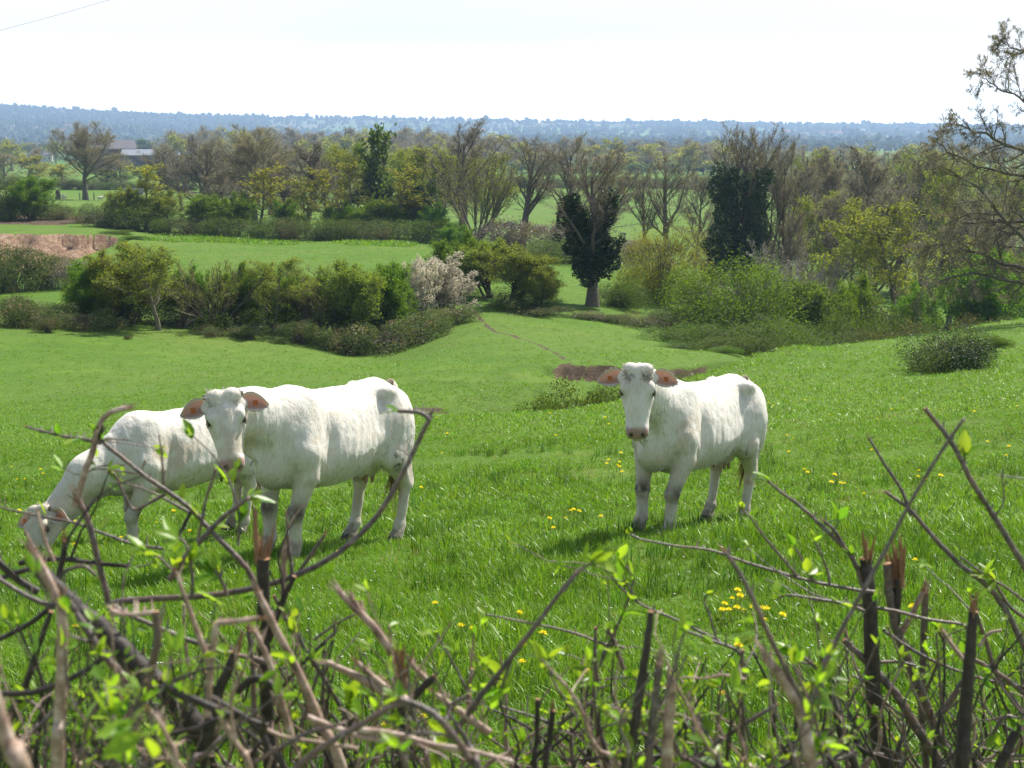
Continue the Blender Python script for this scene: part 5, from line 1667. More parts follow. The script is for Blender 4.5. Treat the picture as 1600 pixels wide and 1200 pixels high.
def gable_house(L, W, Hh, rh, wall, roof, wins=True, ov=.4):
    wv = [(-L/2, -W/2, -1), (L/2, -W/2, -1), (L/2, W/2, -1), (-L/2, W/2, -1), (-L/2, -W/2, Hh), (L/2, -W/2, Hh), (L/2, W/2, Hh), (-L/2, W/2, Hh), (-L/2, 0, Hh+rh), (L/2, 0, Hh+rh)]
    wq = [(0, 1, 5, 4), (2, 3, 7, 6), (1, 2, 6, 5), (3, 0, 4, 7)]; wt = [(5, 6, 9), (7, 4, 8)]
    parts = [('wall', wv, [wq, wt], wall)]
    for s in (-1, 1):
        th = .25; l2 = L/2 + ov; w2 = s*(W/2 + ov); zz = Hh - rh*ov/(W/2) + .05
        rv = [(-l2, w2, zz), (l2, w2, zz), (l2, 0, Hh+rh+.05), (-l2, 0, Hh+rh+.05), (-l2, w2, zz+th), (l2, w2, zz+th), (l2, 0, Hh+rh+.05+th), (-l2, 0, Hh+rh+.05+th)]
        parts.append(('roof', rv, [[(0, 1, 2, 3), (4, 5, 6, 7), (0, 1, 5, 4), (3, 2, 6, 7), (0, 3, 7, 4), (1, 2, 6, 5)]], roof))
    if wins:
        for i in range(int(L // 3.5)):
            v, f = box_vf(-L/2 + 2 + i*3.5, -W/2 - .02, Hh*.55, 1.1, .08, 1.3)
            parts.append(('window', v, [f], M_GLASS))
        v, f = box_vf(L*.3, 0, Hh+rh+.5, .8, .8, 1.4)
        parts.append(('chimney', v, [f], M_ROOFT))
    return parts
def put_building(parts, name, px, Y, yaw, label, cat, group=None):
    x, y, z, _ = ground_px(px, Y)
    return brick(name, parts, (x, y, z), yaw, label, cat, group)
def raised(px, Y, py):   # ground x,y with z at the photo row (for farms that peep over trees)
    p = P(px, py, Y); return p
b = put_building(gable_house(26, 14, 13, 5, M_WALLD, M_ROOFD, False), 'barn', 178, 700, .35, 'tall dark barn behind the lone oak', 'barn'); b.scale = (.8,)*3
b = put_building(gable_house(34, 14, 9, 3.2, M_WALLD, M_ROOFG, False), 'barn', 238, 690, .12, 'long barn with a pale sheet roof right of the dark barn', 'barn'); b.scale = (.8,)*3
b = put_building(gable_house(14, 9, 4.5, 3, M_WALLW, M_ROOFD, True), 'farmhouse', 66, 1000, .2, 'small pale farmhouse left of the lone oak', 'house')
# posts and stump, sheep, pale trough in the left meadow
M_WOOD = simple_mat('weathered_wood', (0.16, 0.13, 0.10), 0.85, .2, 30)
for px, py, lab in ((125, 309, 'wooden fence post just left of the lone oak trunk'), (147, 309, 'wooden fence post just right of the lone oak trunk')):
    p = ground_px(px, 258)
    V, Fq = tubes(np.array([[(0, 0, -.1), (.01, 0, .7), (0, 0, 1.35), (0, 0, 1.36)]]), np.array([[.10, .095, .09, .02]]), 8)
    o = link('fence_post', mk_mesh('fence_post', V, [Fq], [M_WOOD], attrs={'rnd': np.full(len(V), .5)}), None, p[:3]); tag(o, lab, 'post', 'fence posts by the lone oak')
p = ground_px(91, 262)
V, Fq = tubes(np.array([[(0, 0, -.1), (.05, 0, .6), (-.05, 0, 1.3), (.1, 0, 1.7), (.1, 0, 1.75)]]), np.array([[.55, .45, .42, .35, .05]]), 9)
o = link('tree_stump', mk_mesh('tree_stump', V, [Fq], [BARK_DARK], attrs={'rnd': np.full(len(V), .5)}), None, p[:3]); tag(o, 'old tree stump beside the sheep in the left meadow', 'stump')
M_WOOL = simple_mat('wool', (0.68, 0.63, 0.53), 0.9, .1, 20)
def sheep(px, Y, yaw, label):
    x, y, z, _ = ground_px(px, Y)
    r = bpy.data.objects.new('sheep', None); COL.objects.link(r); r.location = (x, y, z); r.rotation_euler = (0, 0, yaw)
    tag(r, label, 'sheep')
    G = SDF((-.8, -.4, 0), (.9, .4, 1.1), .035)
    G.ell((0, 0, .62), (.50, .27, .28), k=.05)
    G.cone((.42, 0, .72), (.60, 0, .86), .15, .10, k=.08)
    G.cone((.60, 0, .88), (.78, 0, .78), .085, .055, k=.04)
    for sx in (-.32, .32):
        for sy in (-.14, .14): G.cone((sx, sy, .45), (sx, sy, .03), .07, .035, k=.04)
    V, Fq = G.mesh()
    V = V + .02*fbm3(V, 9, 5, 2)[:, None]
    link('body', mk_mesh('body', V, [Fq], [M_WOOL], attrs={'rnd': np.full(len(V), .5)}), r)
sheep(100, 258, 2.6, 'white sheep between the old stump and the lone oak')
sheep(157, 250, .4, 'white sheep to the right of the lone oak, half hidden by the bank')
p = ground_px(208, 310)
v, f = box_vf(0, 0, .55, 4.6, 1.6, 1.1)
o = link('water_trough', mk_mesh('water_trough', np.concatenate([v, (v - [0, 0, .55])*[.92, .86, .3] + [0, 0, 1.0]]), [np.array([q for q in f if q != [1, 5, 7, 3]] + [[a+8 for a in q] for q in f])], [M_ROOFG], smooth=False), None, p[:3])
tag(o, 'pale metal trough in the meadow behind the leftmost young tree', 'trough')
# houses on the far hills
GHO = 'houses scattered over the far hills'
hs = [(8, 195, 3600), (14, 199, 3400), (22, 192, 3900), (85, 192, 4200), (60, 196, 3500), (108, 200, 3200), (120, 193, 3900), (455, 198, 4000), (745, 203, 3300), (752, 204, 3250), (760, 196, 4100),
      (862, 196, 3800), (868, 197, 3800), (874, 196, 3850), (835, 199, 3600), (990, 199, 3900), (945, 203, 3500), (1078, 200, 3900), (1285, 208, 3300), (1290, 200, 4200), (1300, 209, 3200), (1310, 210, 3150), (1320, 206, 3500), (1230, 208, 3300), (1337, 214, 2900), (1255, 211, 3100), (55, 203, 3000), (100, 207, 2800), (1345, 204, 3600), (1410, 206, 3600)]
ph = [gable_house(30, 16, 8, 6, M_WALLW, M_ROOFT, False), gable_house(44, 18, 7, 5, M_WALLW, M_ROOFD, False), gable_house(24, 16, 9, 6, M_WALLW, M_ROOFT, False)]
protos = []
for i, (px, py, Y) in enumerate(hs):
    g_ = ground_at(px, py+2, 2000, 6500)
    if i < 3:
        o = brick('house', ph[i], g_, rr.uniform(-.5, .5), 'distant pale house among the trees of the far hills', 'house', GHO); protos.append(o)
    else:
        o = copy_tree(protos[i % 3]); o.location = g_; o.rotation_euler = (0, 0, rr.uniform(-.5, .5))
    o.scale = (.75, .75, .9)
# water tower on the ridge
p = ground_at(480, 186.5, 4000, 6600)
prof = [(4.0, -8), (4.0, 22), (5, 26), (15, 34), (17, 37), (17, 40), (13, 42), (0.1, 43)]
a_ = np.arange(16)/16*2*math.pi
wv_ = np.array([(r_*math.cos(q), r_*math.sin(q), z_) for r_, z_ in prof for q in a_])
wf_ = [(i*16+j, i*16+(j+1) % 16, (i+1)*16+(j+1) % 16, (i+1)*16+j) for i in range(len(prof)-1) for j in range(16)]
o = link('water_tower', mk_mesh('water_tower', wv_, [wf_], [M_WALLW], attrs={'rnd': np.full(len(wv_), .5)}), None, p)
o.scale = (.55, .55, .6)
tag(o, 'water tower standing up from the far ridge', 'tower')
# overhead cable crossing the top left corner
a0, a1 = P(-260, 117, 40), P(420, -78, 52)
m = 24; q = np.linspace(0, 1, m)[:, None]
ln = a0*(1-q) + a1*q; ln[:, 2] -= .25*np.sin(q[:, 0]*math.pi) - .12
V, Fq = tubes(ln[None], np.full((1, m), .0045), 6)
o = link('overhead_cable', mk_mesh('overhead_cable', V, [Fq], [simple_mat('cable_rubber', (.10, .12, .16), .5, .4)], attrs={'rnd': np.full(len(V), .5)}))
tag(o, 'thin overhead cable crossing the top left corner of the sky', 'cable')

# ---------------------------------------------------------------- wooded far hills: thousands of crowns as one mass
def far_mass():
    rng = np.random.default_rng(55)
    pts = []
    n = 95000
    Y = rng.uniform(1500**.7, 6350**.7, n)**(1/.7)
    X_ = (rng.uniform(-.44, .44, n)) * Y
    # hedges along an irregular field lattice, woods where the noise is high
    w = fbm2(X_*.0013, Y*.0013, 61, 3)
    a = X_*.0045 + .9*fbm2(X_*.0012, Y*.0012, 62, 2); b = Y*.0028 + .9*fbm2(X_*.0012, Y*.0012, 63, 2)
    ha = np.abs(a - np.round(a)); hb = np.abs(b - np.round(b))
    keep = (ha < .035) | (hb < .045) | (w > .2) | (rng.random(n) < .02) | ((X_/Y < -.17) & (Y > 4300) & (rng.random(n) < .7) & (w > -.25)) | (Y > 5750) & (rng.random(n) < .25)
    keep &= rng.random(n) < np.where(w > .16, .8, 1)
    X_, Y = X_[keep], Y[keep]
    m = min(len(X_), 24000)
    X_, Y = X_[:m], Y[:m]
    Z = H(X_, Y)
    # low poly crown
    t = (1 + 5**.5) / 2
    iv = np.array([(-1, t, 0), (1, t, 0), (-1, -t, 0), (1, -t, 0), (0, -1, t), (0, 1, t), (0, -1, -t), (0, 1, -t), (t, 0, -1), (t, 0, 1), (-t, 0, -1), (-t, 0, 1)], float) / 1.9
    ifc = np.array([(0, 11, 5), (0, 5, 1), (0, 1, 7), (0, 7, 10), (0, 10, 11), (1, 5, 9), (5, 11, 4), (11, 10, 2), (10, 7, 6), (7, 1, 8), (3, 9, 4), (3, 4, 2), (3, 2, 6), (3, 6, 8), (3, 8, 9), (4, 9, 5), (2, 4, 11), (6, 2, 10), (8, 6, 7), (9, 8, 1)])
    r = rng.uniform(3.0, 8.5, m) * (.5 + .5*sstep(1500, 4000, Y)) * np.where(rng.random(m) < .08, 1.5, 1)
    hz = r*rng.uniform(.8, 1.5, m)
    V = iv[None]*rng.uniform(.7, 1.25, (m, 12, 1))*np.stack([r, r, hz], 1)[:, None, :] + np.stack([X_, Y, Z + hz*.7], 1)[:, None, :]
    Fq = (ifc[None] + (np.arange(m)*12)[:, None, None]).reshape(-1, 3)
    t_ = NT('far_foliage')
    col = t_.ramp(t_.attr('rnd'), [(0.0, (.03, .05, .018)), (.45, (.05, .075, .025)), (.7, (.075, .075, .04)), (.95, (.11, .13, .03)), (1.0, (.3, .28, .24))])
    mt = t_.surf(t_.principled(col, .9, .1))
    me = mk_mesh('distant_woodland', V.reshape(-1, 3), [Fq], [mt], smooth=False, attrs={'rnd': np.repeat(rng.random(m), 12)})
    o = link('distant_woodland', me); tag(o, 'hazy blue patchwork of woods and hedges covering the far hills', 'woodland', kind='stuff')
far_mass()

# ---------------------------------------------------------------- the air
hm = bpy.data.materials.new('haze_air'); hm.use_nodes = True
ht = hm.node_tree; ht.nodes.clear()
ho = ht.nodes.new('ShaderNodeOutputMaterial'); hv = ht.nodes.new('ShaderNodeVolumePrincipled')
hv.inputs['Color'].default_value = (0.47, 0.69, 1.0, 1); hv.inputs['Density'].default_value = 0.0002
hv.inputs['Anisotropy'].default_value = 0.25
ht.links.new(hv.outputs[0], ho.inputs['Volume'])
v, f = box_vf(0, 4600, 75, 18600*1.0, 9500, 330)
lowest = float(TV[:, 2].min()); highest = max(float(TV[:, 2].max()) + 45, 60)
v[:, 2] = np.where(v[:, 2] > 75, highest, lowest - 1.0)
v[:, 1] = np.where(v[:, 1] > 4600, 7100, -60)
hz_ = link('haze', mk_mesh('haze', v, [f], [hm], smooth=False)); tag(hz_, 'pale blue haze filling the air over the valley', kind='stuff')
# ---------------------------------------------------------------- grass: tufts of bent blades, instanced over the near slope
LF_GRASS = leaf_mat('grass_blades', (0.092, 0.20, 0.012), (0.215, 0.36, 0.032), 0.40, 0.32, 0.40, (1.3, 1.3, .5), .35)
LF_GRASSD = leaf_mat('rank_grass', (0.038, 0.105, 0.012), (0.115, 0.225, 0.022), 0.36, 0.35, 0.32, (1.3, 1.3, .4), .35)
def tuft(seed, n, h, spread, wdt, lean=.55, mat_=None, segs=3):
    rng = np.random.default_rng(seed)
    az = rng.uniform(0, 2*math.pi, n); r = spread*np.sqrt(rng.random(n))
    base = np.stack([r*np.cos(az), r*np.sin(az), np.full(n, -.008)], 1)
    a2 = rng.uniform(0, 2*math.pi, n); ln = np.abs(rng.normal(0, lean, n)) + .05
    L = h*rng.uniform(.45, 1.1, n)
    t = np.linspace(0, 1, segs+1)
    dirh = np.stack([np.cos(a2), np.sin(a2), np.zeros(n)], 1)
    Pn = base[:, None] + dirh[:, None]*(ln*L)[:, None, None]*(t**1.8)[None, :, None]
    Pn[:, :, 2] += L[:, None]*t[None]*(1 - .35*ln[:, None]*t[None])
    side = np.stack([-np.sin(a2 + rng.normal(0, .5, n)), np.cos(a2), np.zeros(n)], 1)
    w = wdt*rng.uniform(.6, 1.3, n)[:, None]*np.array([.8, 1, .75, .08][:segs+1])[None]
    A = Pn - side[:, None]*w[..., None]*.5; B = Pn + side[:, None]*w[..., None]*.5
    V = np.stack([A, B], 2).reshape(-1, 3)
    k = (segs+1)*2
    o = (np.arange(n)*k)[:, None]; s_ = (np.arange(segs)*2)[None]
    Fq = np.stack([o+s_, o+s_+1, o+s_+3, o+s_+2], -1).reshape(-1, 4)
    me = mk_mesh('grass_tuft', V, [Fq], [mat_ or LF_GRASS], smooth=True, attrs={'rnd': np.repeat(rng.random(n), k)})
    return me

def scatter(name, label, pts, scl, protos, seed):
    """geometry-node instances of the given tuft meshes on explicit points"""
    rng = np.random.default_rng(seed)
    n = len(pts)
    me = bpy.data.meshes.new(name)
    me.vertices.add(n); me.vertices.foreach_set('co', pts.astype(np.float32).ravel())
    a = me.attributes.new('scl', 'FLOAT', 'POINT'); a.data.foreach_set('value', scl.astype(np.float32))
    a = me.attributes.new('idx', 'INT', 'POINT'); a.data.foreach_set('value', rng.integers(0, len(protos), n).astype(np.int32))
    a = me.attributes.new('rot', 'FLOAT_VECTOR', 'POINT')
    rot = np.stack([rng.normal(0, .08, n), rng.normal(0, .08, n), rng.uniform(0, 6.283, n)], 1).astype(np.float32)
    a.data.foreach_set('vector', rot.ravel())
    o = link(name, me); tag(o, label, kind='stuff')
    ng = bpy.data.node_groups.new(name, 'GeometryNodeTree')
    ng.interface.new_socket('Geometry', in_out='INPUT', socket_type='NodeSocketGeometry')
    ng.interface.new_socket('Geometry', in_out='OUTPUT', socket_type='NodeSocketGeometry')
    gi = ng.nodes.new('NodeGroupInput'); go = ng.nodes.new('NodeGroupOutput')
    m2p = ng.nodes.new('GeometryNodeMeshToPoints')
    iop = ng.nodes.new('GeometryNodeInstanceOnPoints'); g2i = ng.nodes.new('GeometryNodeGeometryToInstance')
    ng.links.new(gi.outputs[0], m2p.inputs[0]); ng.links.new(m2p.outputs[0], iop.inputs['Points'])
    for pmesh in reversed(protos):
        # a hidden-from-nothing holder: the proto lives only inside this node group
        ob = bpy.data.objects.new(pmesh.name, pmesh)
        oi = ng.nodes.new('GeometryNodeObjectInfo'); oi.inputs['Object'].default_value = ob
        oi.inputs['As Instance'].default_value = True
        ng.links.new(oi.outputs['Geometry'], g2i.inputs[0])
    iop.inputs['Pick Instance'].default_value = True
    ng.links.new(g2i.outputs[0], iop.inputs['Instance'])
    def na(nm, typ):
        nd = ng.nodes.new('GeometryNodeInputNamedAttribute'); nd.data_type = typ; nd.inputs['Name'].default_value = nm
        return [x for x in nd.outputs if x.enabled][0]
    ng.links.new(na('idx', 'INT'), iop.inputs['Instance Index'])
    ng.links.new(na('rot', 'FLOAT_VECTOR'), iop.inputs['Rotation'])
    ng.links.new(na('scl', 'FLOAT'), iop.inputs['Scale'])
    ng.links.new(iop.outputs[0], go.inputs[0])
    md = o.modifiers.new('scatter', 'NODES'); md.node_group = ng
    return o

def jgrid(rng, y0, y1, sp, umax=.44, growth=0.0):
    rows = []
    y = y0
    while y < y1:
        s = sp*(1 + growth*(y-y0))
        xs = np.arange(-umax*y - .6, umax*y + .6, s)
        rows.append(np.stack([xs + rng.uniform(-.5, .5, len(xs))*s, y + rng.uniform(-.5, .5, len(xs))*s], 1))
        y += s
    return np.concatenate(rows)

def grass_all():
    rng = np.random.default_rng(31)
    near = [tuft(300+i, 22, .085, .055, .0048) for i in range(5)]
    tall = [tuft(310+i, 20, .17, .07, .0062, .45, LF_GRASSD) for i in range(4)]
    mid = [tuft(320+i, 26, .085, .10, .0085) for i in range(4)]
    farg = [tuft(330+i, 26, .07, .22, .016, segs=2) for i in range(3)]
    # near
    q = jgrid(rng, 4.2, 11.5, .052, growth=.03)
    q2 = jgrid(rng, 11.5, 24, .085, growth=.035)
    q3 = jgrid(rng, 24, 46, .22, .42, growth=.02)
    q4 = jgrid(rng, 46, 104, .55, .42, growth=.012)
    def put(nm, lab, q, protos, sc, seed):
        z = H(q[:, 0], q[:, 1])
        ok = np.ones(len(q), bool)
        pd_ = seg_dist(q[:, 0], q[:, 1], PATHW); ok &= pd_ > .3
        px_, py_, _ = proj(q[:, 0], q[:, 1], z)
        ok &= ~((np.abs(px_-898) < 36) & (np.abs(py_-588) < 17) & (q[:, 1] > 38))
        ok &= ~((px_ > 868) & (px_ < 1150) & (q[:, 1] > 40) & (q[:, 1] < 64) & (bankmask(q[:, 0], q[:, 1]) > .35))
        ok &= ~((q[:, 0] < -37) & (q[:, 1] > 98))
        scatter(nm, lab, np.stack([q[:, 0], q[:, 1], z], 1)[ok], sc[ok], protos, seed)
    def bankmask(x, y):
        return np.abs(H(x, y+.3) - H(x, y-.3))/.6
    c1 = fbm2(q[:, 0]*.9, q[:, 1]*.9, 71, 3)
    put('grass', 'bright green pasture grass in front of the cattle', q, near, (1.05 + 1.6*np.clip(c1, -.4, .6)) * rng.uniform(.7, 1.3, len(q)), 1)
    c2 = fbm2(q2[:, 0]*.8, q2[:, 1]*.8, 71, 3)
    put('grass', 'bright green pasture grass around and behind the cattle', q2, mid, (1.0 + 1.5*np.clip(c2, -.4, .6)) * rng.uniform(.7, 1.3, len(q2)) * (1 - .35*sstep(13, 22, q2[:, 1])), 2)
    put('grass', 'pasture grass beyond the crest of the near slope', q3, farg, rng.uniform(.5, 1.1, len(q3)), 3)
    put('grass', 'short turf of the far slope up to the hedgerow', q4, farg, rng.uniform(.5, 1.2, len(q4)), 4)
    q5 = jgrid(rng, 104, 150, 1.0, .26)
    q5 = q5[(q5[:, 0] < 0) & (q5[:, 0] > -.40*q5[:, 1])]
    put('grass', 'turf of the field between the two hedgerows', q5, farg, rng.uniform(.7, 1.5, len(q5)), 6)
    q6 = jgrid(rng, 138, 148, .5, .26)
    q6 = q6[(q6[:, 0] < -10) & (q6[:, 0] > -.27*q6[:, 1]) & (rng.random(len(q6)) < .8*(fbm2(q6[:, 0]*.2, q6[:, 1]*.5, 8, 2) > -.1))]
    put('grass', 'rank green weeds along the foot of the second hedgerow', q6, farg, rng.uniform(2.5, 5, len(q6)), 7)
    # ranker, darker clumps
    n = 5200
    yy = rng.uniform(4.3**.6, 22**.6, n)**(1/.6); xx = rng.uniform(-.43, .43, n)*yy
    cc = fbm2(xx*.55, yy*.9, 81, 3)
    px_, py_, _ = proj(xx, yy, H(xx, yy))
    band = np.exp(-((py_-905)/40)**2) * ((px_ > 640)) * .5 + np.exp(-(((px_-1250)/160)**2 + ((py_-850)/30)**2))*.6
    k = (cc + band + rng.normal(0, .12, n)) > .20
    k |= rng.random(n) < .05
    qq = np.stack([xx[k], yy[k]], 1)
    put('grass', 'taller rank grass in darker clumps on the near slope', qq, tall, rng.uniform(.55, 1.25, len(qq)), 5)
    straw = leaf_mat('dead_grass', (0.22, 0.19, 0.08), (0.42, 0.37, 0.2), 0.3, .2, .6)
    dead = [tuft(350+i, 9, .085, .07, .004, .8, straw) for i in range(3)]
    n = 3800
    yy = rng.uniform(4.5**.7, 26**.7, n)**(1/.7); xx = rng.uniform(-.43, .43, n)*yy
    k = fbm2(xx*.7, yy*.7, 95, 3) + rng.normal(0, .2, n) > .05
    qq = np.stack([xx[k], yy[k]], 1)
    put('grass', 'dead straw-coloured blades among the green grass', qq, dead, rng.uniform(.6, 1.4, len(qq)), 8)
    # daisies: tiny white dots
    n = 1700
    yy = rng.uniform(7**.8, 30**.8, n)**(1/.8); xx = rng.uniform(-.42, .42, n)*yy
    k = fbm2(xx*.4, yy*.4, 91, 2) + rng.normal(0, .25, n) > .0
    xx, yy = xx[k], yy[k]; z = H(xx, yy) + .055
    m = len(xx); a = np.arange(7)/7*2*math.pi
    V = np.stack([xx, yy, z], 1)[:, None] + .008*np.stack([np.cos(a), np.sin(a), .3*np.ones(7)], 1)[None]
    c = np.stack([xx, yy, z - .004], 1)[:, None]
    V = np.concatenate([V, c], 1).reshape(-1, 3)
    o = (np.arange(m)*8)[:, None]; i = np.arange(7)[None]
    Fq = np.stack([o+i, o+(i+1) % 7, np.broadcast_to(o+7, (m, 7))], -1).reshape(-1, 3)
    me = mk_mesh('daisies', V, [Fq], [simple_mat('daisy_petals', (.75, .75, .72), .6, .2)], smooth=False)
    ob = link('daisies', me); tag(ob, 'tiny white daisies scattered through the pasture grass', kind='stuff')
grass_all()

# ---------------------------------------------------------------- dandelions
M_YEL = simple_mat('dandelion_yellow', (.88, .74, .01), .7, .2, None, (.25, (.95, .85, .02)))
M_STEM = simple_mat('dandelion_stem', (.20, .26, .07), .6, .3)
def dandelion_mesh():
    rng = np.random.default_rng(3)
    mb = MB()
    n = 0
    for ring, (r, z, cnt, up) in enumerate(((.021, 0, 22, .15), (.015, .004, 16, .5), (.008, .006, 10, 1.1))):
        for j in range(cnt):
            a = j/cnt*2*math.pi + ring*.3 + rng.normal(0, .05)
            d = np.array([math.cos(a), math.sin(a), up]); s_ = np.array([-math.sin(a), math.cos(a), 0])*.0022
            b = np.array([0, 0, z]); t_ = b + d*r*rng.uniform(.85, 1.1)
            mb.add([b-s_*.5, b+s_*.5, t_+s_, t_+[0, 0, .0015], t_-s_], [[0, 1, 2, 4]], rng.random())
            mb.add([t_+s_, t_+[0, 0, .002]+d*.002, t_-s_], [[0, 1, 2]], rng.random())
    head = mb.mesh('flower_head', [M_YEL], False)
    V, Fq = tubes(np.array([[(0, 0, -.10), (.003, 0, -.05), (0, 0, -.002)]]), np.full((1, 3), .0022), 6)
    stem = mk_mesh('stem', V, [Fq], [M_STEM], attrs={'rnd': np.full(len(V), .5)})
    return head, stem
DH, DS = dandelion_mesh()
def dandelion(px, py, label, group, sc=1.0, hh=.10):
    p = ground_at(px, py + 2200*hh/12*0, 4.3, 60)
    r = bpy.data.objects.new('dandelion', None); COL.objects.link(r)
    r.location = (p[0], p[1], p[2] + .0); r.rotation_euler = (random.uniform(-.3, .3), random.uniform(-.3, .3), random.uniform(0, 6)); r.scale = (sc,)*3
    tag(r, label, 'flower', group)
    link('flower_head', DH, r, (0, 0, .10)); link('stem', DS, r, (0, 0, .10))
GD = 'yellow dandelions in the pasture'
random.seed(4)
near_d = [(686, 968, 'single dandelion left of the pair between the cut stems'), (810, 979, 'small dandelion above the thin horizontal twig'), (726, 1008, 'left of a touching pair of dandelions'), (737, 1011, 'right of a touching pair of dandelions'),
 (841, 1021, 'upper dandelion of the loose group of four'), (817, 1034, 'largest dandelion of the loose group of four'), (834, 1043, 'right dandelion of the loose group of four'), (820, 1068, 'lowest dandelion of the loose group of four'),
 (912, 1087, 'dandelion half hidden behind the leafy twig'), (1150, 1038, 'dandelion just left of the brown rod'), (1131, 1118, 'low dandelion beside the pale upright twig'), (114, 1007, 'dandelion right of the pinkish cut stem'), (218, 1094, 'dandelion left of the cut hedge stem base'),
 (660, 1160, 'dandelion low among the cut stems, right one'), (612, 1168, 'dandelion low among the cut stems, left one'), (1428, 900, 'dandelion behind the shattered stump'), (1432, 975, 'dandelion behind the right-hand hedge stems')]
for px, py, lb in near_d: dandelion(px, py, lb, GD, random.uniform(1.0, 1.25))
for px, py in ((1148, 948), (1140, 961), (1155, 955), (1128, 964), (1134, 977), (1143, 979), (1152, 972), (1170, 976), (1180, 972), (1200, 973), (1214, 985), (1190, 996), (1206, 979)):
    dandelion(px, py, 'dandelion in the dense cluster behind the brown rod', GD, random.uniform(.95, 1.2))
for px, py in ((116, 826), (247, 831), (193, 853), (300, 842), (120, 872), (66, 745), (16, 741), (28, 762), (42, 761), (70, 752), (25, 812), (272, 770), (274, 812)):
    dandelion(px, py, 'dandelion around the grazing cow', GD, random.uniform(.9, 1.2))
for px, py in ((895, 812), (880, 826), (900, 815), (890, 817), (857, 826), (870, 842), (942, 823), (532, 880), (424, 803), (431, 803)):
    dandelion(px, py, 'dandelion in the grass between the two standing cows', GD, random.uniform(.9, 1.2))
for px, py in ((680, 662), (693, 719), (655, 776), (866, 694), (862, 655), (953, 672), (968, 720), (968, 735), (962, 742), (955, 731), (970, 745), (952, 738), (945, 663), (972, 754), (640, 700), (700, 690)):
    dandelion(px, py, 'small far dandelion on the slope left of the right-hand cow', GD, random.uniform(1.0, 1.4))
for px, py in ((1200, 639), (1207, 642), (1255, 632), (1225, 693), (1195, 674), (1258, 751), (1263, 754), (1240, 697), (1296, 771), (1310, 768), (1321, 772), (1300, 755), (1305, 758), (1439, 753), (1430, 765), (1447, 764), (1465, 760), (1374, 665), (1393, 651), (1366, 717), (1298, 658), (1235, 718), (1580, 711), (1590, 646), (1524, 653), (1473, 648), (1350, 790), (1412, 632), (1540, 700), (1570, 730)):
    dandelion(px, py, 'small far dandelion on the right-hand slope', GD, random.uniform(1.0, 1.4))
# ---------------------------------------------------------------- the cut hedge in the foreground
t = NT('hedge_bark')
v_ = t.coord('Object')
n_ = t.noise(v_, 90, 5, .65); n2_ = t.noise(v_, 22, 3, .6)
c_ = t.ramp(n_, [(.3, (.045, .035, .032)), (.54, (.12, .095, .085)), (.78, (.34, .29, .28))])
c_ = t.mix(t.ramp(n2_, [(.45, 0.), (.65, .6)]), c_, (.20, .12, .085))
M_HBARK = t.surf(t.principled(c_, .42, .5, t.bump(n_, .7, .004)))
t = NT('hedge_bark_dark')
v_ = t.coord('Object'); n_ = t.noise(v_, 70, 5, .65)
c_ = t.ramp(n_, [(.3, (.022, .018, .016)), (.6, (.06, .048, .042)), (.85, (.14, .12, .11))])
M_HDARK = t.surf(t.principled(c_, .6, .35, t.bump(n_, .5, .003)))
t = NT('peeled_wood')
v_ = t.coord('Object'); n_ = t.noise(v_, 60, 5, .65)
c_ = t.ramp(n_, [(.3, (.14, .085, .06)), (.5, (.33, .225, .165)), (.74, (.60, .49, .41))])
M_HPINK = t.surf(t.principled(c_, .5, .4, t.bump(n_, .4, .003)))
M_SPLIN = simple_mat('split_heartwood', (.38, .22, .12), .7, .25, 80, (.2, (.5, .3, .14)))
M_CUT = simple_mat('cut_wood_face', (.42, .24, .13), .75, .2, 80)
LF_HEDGE = leaf_mat('young_hedge_leaves', (.11, .23, .025), (.31, .45, .05), .6, .45, .35, (1.25, 1.25, .45), .3)
HR = np.random.default_rng(12)

def leaf_mesh(seed):
    rng = np.random.default_rng(seed)
    n = 9; L = 1.0
    V = []; Fq = []
    t_ = np.linspace(0, 1, n)
    w = .215*np.sin(math.pi*t_**.85)**.9 * rng.uniform(.85, 1.15)
    bend = rng.uniform(-.1, .45)
    for i in range(n):
        for j, s_ in enumerate((-1, -.5, 0, .5, 1)):
            jag = 1 + .07*math.sin(i*2.9+j)
            V.append((t_[i]*L, s_*w[i]*jag, bend*t_[i]**2*-.5 + .32*abs(s_)*w[i] + .012*math.sin(i*3+j)))
    for i in range(n-1):
        for j in range(4):
            Fq.append((i*5+j, i*5+j+1, (i+1)*5+j+1, (i+1)*5+j))
    V2, F2 = tubes(np.array([[(-.16, 0, -.03), (0, 0, 0), (.1, 0, 0)]]), np.array([[.012, .012, .01]]), 4)
    mb = MB(); mb.add(V, Fq, rng.random()); mb.add(V2, F2, .3)
    return mb.mesh('leaf', [LF_HEDGE])
LEAVES = [leaf_mesh(i) for i in range(6)]

def crom(pts, k=6):
    pts = np.asarray(pts, float)
    p = np.concatenate([[2*pts[0]-pts[1]], pts, [2*pts[-1]-pts[-2]]])
    out = []
    for i in range(1, len(p)-2):
        for s in np.linspace(0, 1, k, endpoint=False):
            a, b, c, d = p[i-1], p[i], p[i+1], p[i+2]
            out.append(.5*((2*b) + (-a+c)*s + (2*a-5*b+4*c-d)*s*s + (-a+3*b-3*c+d)*s**3))
    out.append(pts[-1])
    return np.array(out)

